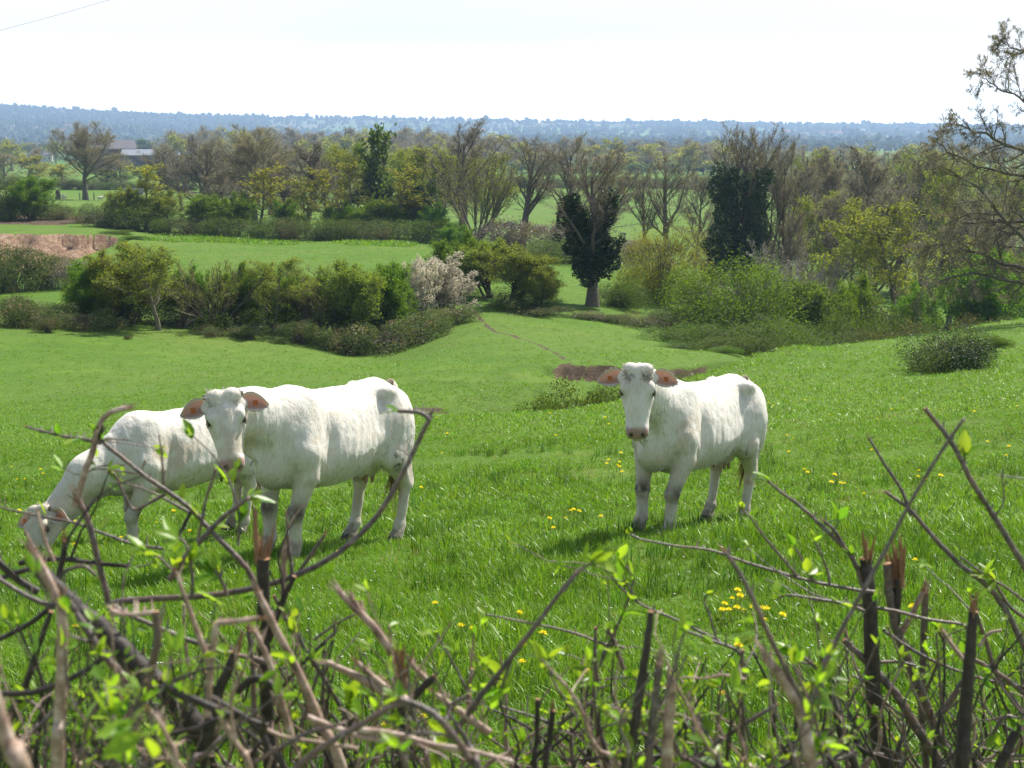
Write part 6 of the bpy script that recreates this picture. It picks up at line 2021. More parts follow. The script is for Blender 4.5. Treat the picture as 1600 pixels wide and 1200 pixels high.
def leaf_at(parent, p, d, size, rng):
    d = unit(np.asarray(d, float)); up = unit(rng.normal(0, .5, 3) + np.array([0, 0, 1.0]))
    s_ = unit(np.cross(up, d)); u = np.cross(d, s_)
    M = Matrix(((d[0], s_[0], u[0]), (d[1], s_[1], u[1]), (d[2], s_[2], u[2]))).to_4x4()
    o = bpy.data.objects.new('leaf', LEAVES[rng.integers(0, 6)]); COL.objects.link(o); o.parent = parent
    M = Matrix.Translation(Vector(p)) @ M @ Matrix.Scale(size, 4)
    o.matrix_local = M

def leaf_cluster(parent, p, d, n, size, rng):
    for i in range(n + 1):
        leaf_at(parent, p + rng.normal(0, .002, 3), unit(np.asarray(d) + rng.normal(0, .65, 3)), size*rng.choice([.35, .5, .7, .85, 1.0, 1.15]), rng)

def splinters(parent, p, d, r, n, L, rng, mat_=None):
    d = unit(d); mb = MB()
    for i in range(n):
        off = unit(np.cross(d, rng.normal(0, 1, 3)))*r*rng.uniform(.2, .85)
        dd = unit(d + rng.normal(0, .16, 3) + off/r*.06)
        ll = L*rng.uniform(.3, 1.1)
        pts = np.array([[p + off - d*r*1.2, p + off + dd*ll*.4, p + off + dd*ll*.8 + rng.normal(0, r*.08, 3), p + off + dd*ll]])
        V, Fq = tubes(pts, np.array([[r*.34, r*.26, r*.14, r*.02]])*rng.uniform(.6, 1.1), 4)
        mb.add(V, Fq, rng.random())
    link('split_end', mb.mesh('split_end', [mat_ or M_SPLIN], False), parent)

def branch(shrub, Y, r0, r1, pts, end='tip', mat_=None, leaves=0, lsize=.026, dy=0.0, to_root=False, twigs=0, ypts=None):
    """pts from base to tip in photo pixels; radii in photo pixels; Y distance"""
    rng = HR; root = np.array(shrub.location)
    n = len(pts); yy = Y + (np.linspace(0, 1, n)*dy if ypts is None else np.array(ypts))
    W = [P(a, b, y) - root for (a, b), y in zip(pts, yy)]
    rr = list(np.linspace(r0, r1, n))
    if to_root:
        g0 = W[0] + unit(W[0] - W[1]) * .35; g0 = g0*.75 + np.array([0, 0, W[0][2]*.45])*.25
        W = [np.array([g0[0]*.7 + rng.uniform(-.05, .05), g0[1]*.6, -.03]), g0] + W
        rr = [max(rr[0]*1.3, 7), max(rr[0]*1.15, 6)] + rr
    W = crom(W); rr = np.interp(np.linspace(0, 1, len(W)), np.linspace(0, 1, len(rr)), rr)
    rad = rr / F * Y * .80
    m = len(W)
    W[1:-1] += rng.normal(0, 1, (m-2, 3)) * rad[1:-1, None]*.07
    rad = rad*(1 + .05*rng.normal(0, 1, m)*(np.arange(m) % 4 == 0))
    V, Fq = tubes(W[None], rad[None], 9 if r0 > 5 else 6)
    mt = mat_ or M_HBARK
    mb = MB(); mb.add(V, Fq, .5)
    # end cap
    k = 9 if r0 > 5 else 6
    d = unit(W[-1] - W[-2])
    c = W[-1] + d*rad[-1]*(.25 if end != 'tip' else 1.5)
    ring = V[-k:]
    mb.add(np.concatenate([ring, [c]]), [[i, (i+1) % k, k] for i in range(k)], .5, 1)
    # buds and spurs
    for _ in range(int(3 + m*.45)):
        i = rng.integers(1, m-1); dd = unit(np.cross(W[i+1]-W[i], rng.normal(0, 1, 3)) + .02)
        dd = unit(dd + unit(W[i+1]-W[i])*.7)
        L = rad[i]*rng.uniform(.8, 2.6) + .003 + (.012*rng.random() if rng.random() < .25 else 0)
        V2, F2 = tubes(np.array([[W[i], W[i] + dd*L*.7, W[i] + dd*L]]), np.array([[.45, .35, .08]])*min(rad[i], .0022) * np.ones((1, 3)) * 1.3, 4)
        mb.add(V2, F2, .3)
    b = link('branch', mb.mesh('branch', [mt, M_CUT if end != 'tip' else mt]), shrub)
    if end == 'split': splinters(b, W[-1], d, rad[-1], 7 if r0 > 5 else 4, rad[-1]*5.5, rng)
    if end == 'shatter': splinters(b, W[-1], d, rad[-1]*1.5, 22, rad[-1]*9, rng)
    if end == 'splitpale': splinters(b, W[-1], d, rad[-1], 8, rad[-1]*5, rng, M_HPINK)
    # side twigs
    for _ in range(twigs):
        i = rng.integers(int(m*.25), m-2)
        tdir = unit(W[i+1] - W[i]); dd = unit(tdir*.8 + rng.normal(0, .7, 3) + [0, 0, .3])
        L = rng.uniform(.04, .16)*(Y/1.8)
        q = [W[i]]
        for s_ in range(4):
            dd = unit(dd + rng.normal(0, .22, 3)); q.append(q[-1] + dd*L/4)
        q = np.array(q)
        V3, F3 = tubes(q[None], np.linspace(min(rad[i]*.6, .0022), .0008, 5)[None], 5)
        tw = link('twig', mk_mesh('twig', V3, [F3], [mt], attrs={'rnd': np.full(len(V3), .5)}), b) if False else None
        mb2 = mk_mesh('twig', V3, [F3], [mt], attrs={'rnd': np.full(len(V3), .5)})
        link('twig', mb2, b)
        if leaves and rng.random() < .8:
            leaf_cluster(b, q[-1], dd, rng.integers(2, 4), lsize*.8, rng)
    if leaves:
        lf = leaves
        if end == 'tip':
            leaf_cluster(b, W[-1], d, min(3, lf), lsize, rng); lf -= 3
        while lf > 0:
            i = rng.integers(int(m*.15), m-1)
            nn = min(lf, rng.integers(1, 4))
            leaf_cluster(b, W[i], unit(rng.normal(0, .6, 3) + unit(W[i+1]-W[i])*.5 + [0, 0, .5]), nn, lsize, rng); lf -= nn
    return b

def shrub(px, Y, label):
    x = (px-800)/F*Y*1.13
    r = bpy.data.objects.new('hedge_shrub', None); COL.objects.link(r)
    r.location = (x, Y, Hs(x, Y)); tag(r, label, 'shrub', 'cut shrubs of the foreground hedge'); return r

s1 = shrub(60, 1.45, 'cut hedge shrub at the far left with the thick black log')
s2 = shrub(240, 1.4, 'cut hedge shrub with a pale peeled elbow, left of the split stake')
s3 = shrub(420, 1.75, 'cut hedge shrub with the split stake and the long arching rod')
s4 = shrub(620, 1.6, 'cut hedge shrub with pinkish broken stubs below centre')
s5 = shrub(900, 1.9, 'thin leafy hedge shrub right of the centre')
s6 = shrub(1050, 1.5, 'hedge shrub with the black upright stake right of centre')
s7 = shrub(1230, 1.7, 'hedge shrub with the leaning brown rod and leafy twigs')
s8 = shrub(1400, 2.3, 'hedge shrub with shattered stumps on the right')
s9 = shrub(1570, 2.2, 'hedge shrub with long bare rods at the right edge')
PK, DK = M_HPINK, M_HDARK
# --- s1
branch(s1, 1.5, 27, 14, [(330, 1165), (265, 1085), (210, 1035), (160, 985), (120, 950), (75, 905), (45, 868)], 'cut', DK)
branch(s1, 1.25, 14, 11, [(88, 1230), (93, 1120), (97, 1030), (97, 950)], 'split', PK, to_root=True)
branch(s1, 1.5, 6, 4, [(85, 950), (40, 930), (-20, 893)], 'cut')
branch(s1, 1.6, 6, 5, [(95, 935), (45, 975), (-20, 1008)], 'tip', DK)
branch(s1, 1.45, 9, 5, [(0, 1180), (35, 1085), (60, 1010), (80, 955)], 'cut', DK, to_root=True)
branch(s1, .85, 20, 13, [(50, 1260), (20, 1180), (-4, 1110), (-20, 1050)], 'cut', PK, to_root=True)
branch(s1, 1.4, 5, 4, [(70, 1230), (71, 1150), (66, 1112), (40, 1092)], 'tip', twigs=1, leaves=2, to_root=True)
branch(s1, 1.4, 10, 10, [(100, 955), (75, 905), (50, 862)], 'splitpale', PK)
branch(s1, 1.55, 7, 6, [(90, 940), (92, 900), (100, 862), (101, 845)], 'split', DK, twigs=1)
branch(s1, 1.6, 4, 2.5, [(85, 878), (72, 850), (62, 815), (58, 800)], 'split', PK)
branch(s1, 1.7, 8, 6, [(60, 925), (20, 900), (-20, 860), (-40, 850)], 'cut', DK, twigs=2)
branch(s1, 1.7, 6, 5, [(90, 905), (50, 890), (0, 905), (-20, 915)], 'cut', DK)
branch(s1, 1.6, 4, 3, [(92, 895), (130, 885), (150, 900)], 'split')
branch(s1, 1.6, 5, 2, [(0, 1170), (60, 1140), (110, 1110), (150, 1075), (205, 1045)], 'split', twigs=1, leaves=2)
branch(s1, 1.35, 5, 3.5, [(95, 1100), (50, 1145), (10, 1160), (-20, 1165)], 'tip')
branch(s1, 1.3, 7, 6, [(-20, 1085), (60, 1080), (130, 1050), (170, 1020)], 'tip', DK)
branch(s1, 2.0, 3.5, 1.6, [(255, 858), (200, 848), (120, 818), (60, 806), (0, 793), (-30, 780)], 'tip', leaves=5, lsize=.03)
branch(s1, 1.9, 6, 4, [(30, 880), (90, 873), (150, 880), (200, 885)], 'tip', DK, leaves=2, twigs=2)
# --- s2 rod with peeled top, and neighbours
branch(s2, 1.9, 7, 6.5, [(235, 1240), (190, 1050), (168, 935), (152, 870), (138, 815), (122, 780)], 'split', to_root=True)
branch(s2, 1.9, 7, 5, [(118, 792), (130, 745), (145, 705), (155, 665), (172, 645), (200, 637)], 'splitpale', PK, twigs=0)
branch(s2, 1.9, 5, 2.2, [(158, 692), (140, 688), (110, 684), (75, 676), (42, 667)], 'split', leaves=4, lsize=.028, twigs=2)
branch(s2, 1.9, 4, 2, [(152, 690), (160, 668), (155, 660)], 'cut', DK, leaves=2)
branch(s2, 1.9, 2, 1.2, [(155, 688), (175, 686), (205, 688)], 'tip')
branch(s2, 1.3, 10, 8, [(180, 1240), (212, 1125), (235, 1050), (246, 1000), (243, 955)], 'cut', to_root=True)
branch(s2, 1.3, 5, 4.5, [(243, 956), (215, 960), (182, 958), (168, 948)], 'tip', PK)
branch(s2, 1.25, 8, 6.5, [(322, 1120), (328, 1050), (334, 1000), (338, 973)], 'cut', PK)
branch(s2, 1.25, 6, 5, [(338, 974), (370, 971), (405, 966)], 'split', PK)
branch(s2, 1.4, 17, 10, [(305, 1240), (322, 1160), (338, 1090), (368, 1020)], 'split', DK, to_root=True)
branch(s2, 1.6, 6, 4.5, [(420, 1035), (350, 1018), (290, 998), (205, 962), (180, 948)], 'tip', leaves=1)
branch(s2, 1.35, 8, 3.5, [(328, 1040), (313, 1000), (295, 950), (275, 893)], 'split', PK)
branch(s2, 1.6, 6, 5, [(395, 1250), (397, 1130), (395, 1050), (388, 985)], 'split', to_root=True)
branch(s2, 1.7, 4, 3, [(302, 1090), (295, 1045), (288, 990), (287, 945)], 'tip', PK)
branch(s2, 1.3, 9, 7, [(195, 1060), (160, 1020), (120, 960), (108, 940)], 'cut', twigs=2)
branch(s2, 1.1, 6, 4, [(280, 1240), (268, 1170), (250, 1130), (235, 1110)], 'split', PK, to_root=True)
branch(s2, 1.2, 9, 8, [(360, 1120), (320, 1100), (280, 1085), (250, 1060)], 'cut', DK, twigs=1, leaves=3)
branch(s2, 1.3, 6, 5, [(420, 1135), (360, 1120), (300, 1140), (230, 1150)], 'tip', DK)
branch(s2, 1.0, 3, 2, [(200, 1245), (195, 1190), (180, 1150), (170, 1120)], 'tip', leaves=9, lsize=.026, to_root=True, twigs=2)
branch(s2, .95, 3, 2, [(260, 1245), (240, 1200), (225, 1160), (205, 1130)], 'tip', leaves=9, lsize=.026, twigs=2)
branch(s2, 1.1, 4, 3, [(150, 1240), (130, 1180), (140, 1120), (160, 1090)], 'tip', leaves=7, lsize=.026, twigs=1)
# long diagonal stem of s3 that carries the top left twigs
branch(s3, 1.9, 6.5, 4, [(430, 970), (405, 925), (385, 888), (362, 862), (330, 830), (298, 795), (262, 768), (228, 745), (192, 716), (162, 692)], 'tip', leaves=9, lsize=.024)
branch(s3, 1.95, 3, 1.4, [(256, 765), (254, 735), (252, 705), (248, 680)], 'split')
branch(s3, 1.9, 4, 2, [(258, 772), (235, 785), (210, 796), (195, 775), (180, 742), (172, 738)], 'split', leaves=3, lsize=.022)
branch(s3, 1.95, 3.5, 1.4, [(295, 800), (262, 782), (235, 768), (190, 753)], 'tip', leaves=3, lsize=.022)
branch(s3, 1.95, 2, 1.3, [(195, 727), (170, 727), (150, 730)], 'tip', leaves=4, lsize=.022)
branch(s3, 1.95, 2, 1.3, [(215, 740), (185, 736), (150, 733), (125, 742), (100, 732)], 'tip', leaves=3, lsize=.022)
branch(s3, 1.95, 2, 1.5, [(221, 735), (226, 720)], 'splitpale', PK)
branch(s3, 1.7, 7, 4.5, [(265, 905), (290, 870), (320, 838), (345, 812), (388, 778)], 'tip', leaves=6, lsize=.034)
branch(s3, 1.75, 3.5, 2.5, [(303, 870), (312, 830), (322, 780), (337, 733)], 'cut')
branch(s3, 1.9, 3, 1.3, [(372, 852), (374, 810), (366, 775), (355, 745), (330, 708), (300, 680)], 'tip', leaves=6, lsize=.032)
branch(s3, 1.9, 2, 1.3, [(374, 790), (376, 765), (370, 735)], 'tip', leaves=2, lsize=.026)
branch(s3, 1.9, 4, 3, [(298, 800), (285, 825), (280, 835)], 'cut', DK)
branch(s3, 1.6, 4, 2, [(300, 935), (300, 890), (290, 850), (278, 840)], 'tip', leaves=10, lsize=.036)
branch(s3, 1.7, 4, 2, [(355, 930), (345, 905), (335, 890)], 'tip', leaves=6, lsize=.036)
branch(s3, 1.75, 3, 2, [(275, 900), (250, 872), (225, 862)], 'tip', leaves=4, lsize=.03)
# arching rod
branch(s3, 1.75, 7, 4.2, [(170, 952), (185, 940), (250, 935), (330, 930), (400, 918), (470, 896), (530, 862), (582, 815), (620, 757), (645, 708), (664, 668), (670, 655), (655, 645), (622, 642)], 'tip', leaves=1, lsize=.02)
branch(s3, 1.7, 1.6, 1.0, [(638, 712), (628, 703), (618, 700)], 'split')
branch(s3, 1.7, 15, 13, [(425, 1240), (418, 1100), (412, 990), (412, 872)], 'split', DK, to_root=True)
branch(s3, 1.7, 6, 5, [(402, 880), (400, 845), (398, 800)], 'split', M_SPLIN)
branch(s3, 1.75, 5, 2.5, [(458, 905), (452, 860), (447, 800)], 'split', leaves=0)
branch(s3, 1.75, 7, 6, [(445, 960), (443, 900), (445, 850)], 'splitpale', PK, twigs=1)
branch(s3, 1.8, 4, 3.5, [(465, 897), (485, 868), (508, 835)], 'split')
branch(s3, 1.5, 12, 7, [(540, 1230), (500, 1130), (470, 1060), (432, 985), (402, 925)], 'splitpale', PK, to_root=True)
branch(s3, 1.8, 5.5, 4, [(560, 1150), (515, 1075), (482, 1022), (455, 980), (428, 930)], 'cut', leaves=1)
branch(s3, 1.7, 8, 5, [(420, 1000), (435, 955), (448, 925), (460, 900)], 'cut', DK, twigs=1)
branch(s3, 1.4, 8, 5, [(455, 1150), (430, 1060), (405, 1000), (395, 985)], 'splitpale', PK)
branch(s3, 1.3, 8, 7, [(460, 1240), (420, 1170), (395, 1130), (330, 1090)], 'cut', DK, twigs=2, to_root=True)
branch(s3, 1.5, 9, 8, [(440, 1080), (400, 1060), (370, 1080)], 'cut', DK)
branch(s3, 1.2, 7, 6, [(400, 1240), (380, 1180), (350, 1130), (345, 1110)], 'splitpale', PK, twigs=1, to_root=True)
branch(s3, 1.3, 5, 4, [(560, 1170), (500, 1160), (440, 1150), (400, 1130)], 'tip', PK)
branch(s3, 1.2, 5, 3, [(400, 1190), (470, 1150), (500, 1140), (540, 1130)], 'tip')
# --- s4
branch(s4, 1.6, 10, 7, [(635, 1075), (612, 1020), (588, 985), (560, 955), (533, 928)], 'splitpale', PK)
branch(s4, 1.6, 6, 5, [(575, 970), (560, 950), (552, 936)], 'splitpale', PK)
branch(s4, 1.5, 14, 6, [(640, 1100), (600, 1080), (560, 1058), (510, 1035)], 'splitpale', PK)
branch(s4, 1.5, 8, 6, [(615, 1085), (585, 1060), (558, 1035)], 'split', PK)
branch(s4, 1.5, 11, 9, [(630, 1240), (628, 1150), (625, 1090), (622, 1060)], 'shatter', DK, to_root=True)
branch(s4, 1.2, 8, 6, [(430, 1230), (500, 1170), (560, 1135), (610, 1105), (640, 1097)], 'tip')
branch(s4, 1.2, 8, 7, [(760, 1250), (735, 1190), (705, 1145), (672, 1112), (625, 1092)], 'tip', to_root=True, leaves=3, twigs=2)
branch(s4, 1.5, 9, 7, [(640, 1095), (665, 1070), (680, 1057)], 'cut', DK)
branch(s4, 1.5, 9, 6, [(765, 1145), (730, 1120), (695, 1095), (680, 1085)], 'split', PK)
branch(s4, 1.6, 6, 4, [(665, 1060), (650, 1045), (642, 1035)], 'splitpale', PK)
branch(s4, 1.7, 4, 3, [(505, 1130), (505, 1050), (508, 1005), (522, 990), (522, 975)], 'splitpale')
branch(s4, 1.7, 4, 3, [(440, 1075), (470, 1040), (495, 1015), (510, 1000)], 'cut', DK, twigs=2)
branch(s4, 1.9, 3, 2, [(490, 1000), (525, 975), (555, 960)], 'tip')
branch(s4, 1.3, 7, 5, [(480, 1120), (560, 1150), (640, 1160), (720, 1170), (800, 1190)], 'tip', PK, twigs=2)
branch(s4, 1.3, 7, 6, [(560, 1140), (620, 1148), (680, 1165), (720, 1172)], 'split', PK)
branch(s4, 1.9, 3, 2, [(745, 1110), (715, 1050), (690, 1005), (682, 990)], 'tip', leaves=3, lsize=.028)
branch(s4, 1.8, 5, 4, [(735, 1130), (732, 1080), (738, 1045)], 'cut', PK, leaves=1)
branch(s4, 1.4, 5, 3, [(690, 1240), (680, 1170), (650, 1130), (630, 1125)], 'tip', leaves=8, lsize=.03, to_root=True, twigs=2)
branch(s4, 1.0, 4, 2.5, [(640, 1250), (632, 1200), (625, 1170)], 'tip', leaves=6, lsize=.024, to_root=True)
branch(s4, 1.6, 4, 3, [(560, 1130), (552, 1110), (545, 1095)], 'tip', leaves=9, lsize=.03)
branch(s4, 1.4, 6, 4, [(745, 1245), (730, 1160), (700, 1110), (735, 1085)], 'cut', twigs=2, to_root=True)
# --- s5
branch(s5, 1.5, 7, 4, [(690, 1180), (735, 1110), (785, 1045), (820, 1000), (850, 960), (876, 925), (900, 895)], 'splitpale')
branch(s5, 1.45, 3, 2, [(880, 925), (895, 905), (915, 885), (925, 880)], 'tip', leaves=4, lsize=.026)
branch(s5, 1.5, 3, 2, [(800, 1030), (790, 1055), (785, 1075)], 'tip', leaves=5, lsize=.034)
branch(s5, 1.6, 6, 5, [(835, 1240), (838, 1160), (840, 1092)], 'cut', DK, to_root=True)
branch(s5, 1.6, 7, 6, [(850, 1240), (858, 1160), (864, 1110)], 'split', DK, to_root=True)
branch(s5, 2.0, 4, 1.6, [(922, 1240), (924, 1130), (930, 1060), (950, 1010), (968, 970), (984, 930), (988, 900), (966, 872)], 'tip', leaves=16, lsize=.03, to_root=True, twigs=3)
branch(s5, 2.0, 3.4, 1.8, [(975, 1012), (940, 1005), (900, 990), (850, 978), (800, 968), (760, 960)], 'tip', leaves=3, lsize=.022)
branch(s5, 2.1, 3.2, 1.5, [(1125, 1002), (1060, 970), (1005, 946), (970, 918), (945, 890), (930, 878)], 'tip', leaves=12, lsize=.026, twigs=2)
branch(s5, 1.9, 5, 4, [(850, 1150), (890, 1120), (915, 1105), (930, 1092)], 'cut', twigs=1)
branch(s5, 2.0, 3.5, 2.5, [(970, 1180), (925, 1155), (880, 1140), (850, 1125), (780, 1103)], 'tip', leaves=7, lsize=.03)
branch(s5, 2.0, 5, 4, [(980, 1060), (965, 1020), (958, 1000), (950, 985)], 'tip', leaves=4, lsize=.026)
branch(s5, 1.9, 4, 3, [(935, 1075), (930, 1030), (930, 1000), (930, 980)], 'cut', leaves=1)
branch(s5, 1.9, 2.5, 1.5, [(990, 1058), (960, 1060), (920, 1062)], 'tip', leaves=2, lsize=.024)
branch(s5, 1.8, 2.5, 1.5, [(900, 1120), (880, 1090), (862, 1060), (858, 1030)], 'tip', leaves=4, lsize=.032)
branch(s5, 1.8, 5, 4, [(740, 1230), (790, 1180), (830, 1150), (850, 1135)], 'cut', PK, to_root=True, leaves=4)
branch(s5, 1.9, 4, 2, [(900, 1240), (885, 1190), (870, 1160), (860, 1120)], 'tip', leaves=6, lsize=.03, to_root=True, twigs=2)
branch(s5, 1.6, 3, 1.8, [(880, 1240), (950, 1200), (1000, 1150), (1010, 1120)], 'tip', leaves=8, lsize=.026, to_root=True, twigs=2)
# --- s6
branch(s6, 1.35, 13, 6.5, [(975, 1245), (990, 1150), (1003, 1060), (1012, 1000), (1017, 955)], 'cut', DK, to_root=True)
branch(s6, 1.35, 9, 8, [(1010, 1245), (1018, 1150), (1025, 1080), (1030, 1038)], 'splitpale', to_root=True)
branch(s6, 1.35, 12, 11, [(1040, 1245), (1045, 1130), (1048, 1072)], 'splitpale', PK, to_root=True)
branch(s6, 1.3, 4, 2, [(1040, 1090), (1055, 1040), (1062, 1010), (1070, 985)], 'tip', leaves=2, lsize=.03)
branch(s6, 1.5, 3.5, 2, [(1165, 1062), (1130, 1055), (1100, 1060), (1065, 1058)], 'tip', M_HPINK, leaves=1)
branch(s6, 1.9, 4, 2.5, [(1165, 1060), (1155, 1020), (1110, 1000), (1070, 985)], 'tip', leaves=5, lsize=.028)
branch(s6, 1.7, 6, 4, [(1020, 1240), (1080, 1190), (1150, 1140), (1215, 1100)], 'cut', leaves=3, to_root=True, twigs=1)
branch(s6, 1.7, 5, 3, [(1100, 1130), (1085, 1110), (1060, 1080)], 'tip', leaves=4)
branch(s6, 1.7, 5, 4, [(1165, 1240), (1162, 1150), (1155, 1080), (1160, 1015)], 'cut', leaves=6, to_root=True, twigs=2)
branch(s6, 1.6, 3, 2, [(1080, 1245), (1090, 1190), (1085, 1150), (1080, 1120)], 'tip', leaves=11, lsize=.03, to_root=True, twigs=2)
branch(s6, 1.4, 3, 2, [(1130, 1245), (1125, 1200), (1110, 1170)], 'tip', leaves=10, lsize=.028, to_root=True, twigs=1)
branch(s6, 2.0, 2.2, 1.4, [(1120, 1000), (1108, 960), (1100, 940), (1105, 928)], 'tip', leaves=3, lsize=.026)
# --- s7
branch(s7, 1.35, 6, 4.5, [(1270, 1130), (1235, 1060), (1205, 1000), (1178, 940), (1155, 895), (1132, 862)], 'split', M_HBARK, dy=.0)
branch(s7, 1.35, 13, 10, [(1270, 1240), (1255, 1130), (1228, 1070), (1198, 1028)], 'splitpale', PK, to_root=True)
branch(s7, 2.2, 4, 1.8, [(1372, 925), (1340, 922), (1285, 912), (1230, 898), (1170, 880), (1110, 860), (1050, 852), (1000, 842), (986, 835)], 'tip', leaves=5, lsize=.02)
branch(s7, 2.2, 3, 1.6, [(1245, 900), (1222, 872), (1195, 840), (1172, 808), (1155, 792)], 'tip', leaves=5, lsize=.022)
branch(s7, 2.3, 6, 2.4, [(1358, 955), (1340, 890), (1322, 860), (1290, 828), (1255, 795), (1222, 770), (1200, 752)], 'tip', leaves=8, lsize=.034)
branch(s7, 2.3, 4, 3.5, [(1322, 860), (1305, 830), (1288, 815)], 'splitpale')
branch(s7, 2.3, 2, 1.2, [(1300, 835), (1308, 820), (1310, 812)], 'tip', leaves=2, lsize=.036)
branch(s7, 2.2, 2.5, 1.5, [(1297, 912), (1292, 890), (1282, 865), (1272, 845)], 'tip', leaves=3, lsize=.024)
branch(s7, 2.2, 2.5, 1.5, [(1272, 908), (1258, 885), (1248, 865), (1240, 855)], 'tip', leaves=6, lsize=.024)
branch(s7, 2.1, 4, 2, [(1350, 955), (1325, 945), (1290, 938), (1235, 930), (1215, 935)], 'tip', leaves=9, lsize=.028, twigs=2)
branch(s7, 1.35, 4, 3, [(1290, 1240), (1280, 1150), (1260, 1090), (1240, 1040)], 'tip', leaves=16, lsize=.026, to_root=True, twigs=3)
branch(s7, 1.2, 4, 3, [(1250, 1245), (1240, 1180), (1265, 1110), (1290, 1060)], 'tip', leaves=16, lsize=.026, to_root=True, twigs=3)
branch(s7, 1.9, 9, 5, [(1345, 1240), (1315, 1150), (1298, 1080), (1285, 1020)], 'cut', DK, to_root=True, leaves=3)
branch(s7, 1.9, 5, 3, [(1310, 1110), (1290, 1060), (1260, 1030), (1230, 1010)], 'tip', leaves=8, lsize=.03, twigs=2)
branch(s7, 1.9, 4, 3, [(1235, 1100), (1265, 1070), (1300, 1060)], 'tip', leaves=5, lsize=.03)
branch(s7, 1.8, 5, 4, [(1340, 1175), (1315, 1185), (1250, 1195), (1200, 1180)], 'tip', leaves=8, lsize=.03, twigs=1)
# crossing blurred rod
branch(s7, 1.45, 6, 3.2, [(1240, 1240), (1275, 1080), (1305, 1005), (1345, 930), (1388, 852), (1430, 772), (1478, 695), (1506, 655)], 'tip', to_root=True)
# --- s8
branch(s8, 2.3, 19, 12, [(1395, 1250), (1368, 1130), (1362, 1000), (1356, 910), (1352, 872)], 'split', DK, to_root=True)
branch(s8, 2.3, 12, 6, [(1490, 1240), (1440, 1150), (1400, 1085), (1360, 1040), (1318, 1000)], 'cut', to_root=True, leaves=1)
branch(s8, 2.35, 11, 9, [(1500, 1230), (1462, 1140), (1432, 1065), (1403, 990), (1390, 925), (1386, 880)], 'cut', M_HBARK, to_root=True)
branch(s8, 2.35, 9, 9, [(1400, 975), (1402, 930), (1404, 905)], 'shatter', DK)
branch(s8, 2.4, 8, 7, [(1450, 1240), (1440, 1120), (1442, 1030), (1446, 925)], 'splitpale', to_root=True)
branch(s8, 2.35, 7, 5, [(1405, 995), (1425, 960), (1442, 925)], 'split', PK)
branch(s8, 1.9, 16, 9.5, [(1498, 1250), (1508, 1120), (1516, 1020), (1521, 955)], 'split', DK, to_root=True)
branch(s8, 2.3, 4, 3, [(1340, 945), (1400, 955), (1450, 968), (1500, 975), (1520, 985)], 'tip', leaves=8, lsize=.032)
branch(s8, 2.3, 4, 2.5, [(1380, 985), (1430, 1018), (1480, 1042), (1540, 1062), (1610, 1075)], 'tip', leaves=7, lsize=.032)
branch(s8, 2.3, 4, 3, [(1365, 1035), (1400, 1034), (1430, 1040)], 'tip', leaves=2)
branch(s8, 2.3, 8, 6, [(1465, 1120), (1485, 1095), (1505, 1065)], 'cut')
branch(s8, 2.2, 6, 5, [(1380, 1180), (1350, 1175), (1335, 1150), (1340, 1120)], 'cut', DK, twigs=2)
branch(s8, 2.4, 4, 2.5, [(1440, 1100), (1455, 1060), (1475, 1010), (1465, 985)], 'tip', leaves=8, lsize=.036, twigs=1)
branch(s8, 2.3, 5, 2.5, [(1420, 1240), (1400, 1180), (1420, 1140), (1415, 1095)], 'tip', leaves=5, lsize=.028, to_root=True, twigs=3)
branch(s8, 2.3, 3, 2, [(1380, 1090), (1350, 1065), (1330, 1055)], 'tip', twigs=2)
branch(s8, 2.0, 5, 4, [(1505, 1030), (1485, 1005), (1472, 985)], 'split', PK)
# --- s9
branch(s9, 2.3, 8, 3.5, [(1660, 1180), (1625, 1060), (1600, 1010), (1575, 960), (1545, 918), (1500, 882), (1455, 835), (1420, 795), (1385, 770)], 'splitpale', to_root=True, leaves=3, lsize=.026)
branch(s9, 2.3, 4, 2.2, [(1424, 805), (1408, 765), (1380, 722), (1356, 682)], 'split')
branch(s9, 2.0, 7, 4.6, [(1690, 1050), (1630, 935), (1590, 868), (1555, 810), (1520, 755), (1487, 692), (1445, 638)], 'cut', to_root=True, leaves=2, lsize=.028)
branch(s9, 2.0, 2, 1.2, [(1510, 735), (1508, 722), (1506, 712)], 'tip', leaves=3, lsize=.034)
branch(s9, 2.0, 2.2, 1.1, [(1556, 806), (1568, 782), (1566, 745), (1568, 732)], 'tip')
branch(s9, 2.0, 1.8, 1.1, [(1620, 752), (1590, 747), (1555, 742)], 'tip')
branch(s9, 2.3, 3, 2, [(1620, 955), (1575, 920), (1545, 902), (1500, 870)], 'tip', leaves=6, lsize=.03)
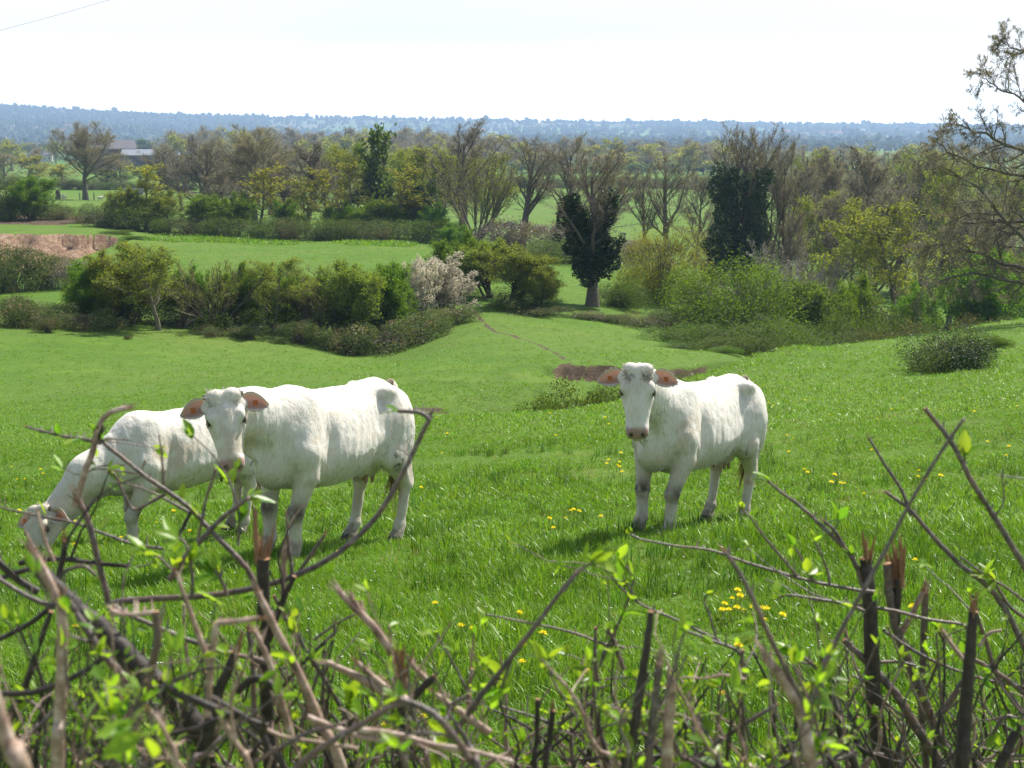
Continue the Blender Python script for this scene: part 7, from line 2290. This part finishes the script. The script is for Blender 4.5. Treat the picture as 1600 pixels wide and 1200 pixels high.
branch(s9, 2.3, 6, 3, [(1640, 1200), (1595, 1110), (1560, 1060), (1540, 1000), (1525, 955), (1520, 930)], 'tip', leaves=8, lsize=.03, to_root=True, twigs=2)
branch(s9, 2.2, 11, 8, [(1550, 1245), (1575, 1170), (1605, 1120), (1640, 1080)], 'cut', DK, to_root=True)
branch(s9, 2.3, 6, 4, [(1640, 1125), (1590, 1075), (1540, 1040), (1500, 1020)], 'tip', leaves=5, lsize=.03, twigs=2)
branch(s9, 2.3, 5, 4, [(1600, 1130), (1570, 1120), (1545, 1160)], 'cut', leaves=4, twigs=2)
branch(s9, 2.3, 4, 2, [(1620, 1180), (1580, 1180), (1540, 1170), (1520, 1165)], 'tip', leaves=7, lsize=.03, twigs=1)
branch(s9, 2.3, 4, 3, [(1610, 970), (1580, 950), (1560, 920), (1550, 905)], 'tip', leaves=4, lsize=.034)
branch(s9, 2.2, 4, 3, [(1530, 1010), (1545, 990), (1565, 985)], 'cut', PK)
# --- thinner shoots that fill the hedge low down
fr = np.random.default_rng(44)
SH = [s1, s2, s3, s4, s5, s6, s7, s8, s9]
for i, s_ in enumerate(SH):
    c = 800 + s_.location.x / s_.location.y / 1.13 * F
    for k in range(32 if i < 4 else 24):
        Yb = s_.location.y * fr.uniform(.85, 1.25)
        x0 = c + fr.uniform(-110, 110); lean = fr.normal(0, 90)
        topy = fr.uniform(960, 1130) if i < 4 or i > 6 else fr.uniform(1000, 1150)
        pts = [(x0, 1240)]
        for q in range(3): pts.append((x0 + lean*(q+1)/3 + fr.normal(0, 12), 1240 + (topy - 1240)*(q+1)/3 + fr.normal(0, 6)))
        branch(s_, Yb, fr.choice([2.0, 2.6, 3.4, 4.4, 6.5]), fr.uniform(.9, 2.4), pts, fr.choice(['tip', 'tip', 'cut', 'split']), [M_HBARK, M_HDARK, M_HDARK, M_HPINK, M_HBARK][fr.integers(0, 5)],
               leaves=int(fr.integers(1, 6)), lsize=.020, to_root=True, twigs=int(fr.integers(1, 4)))
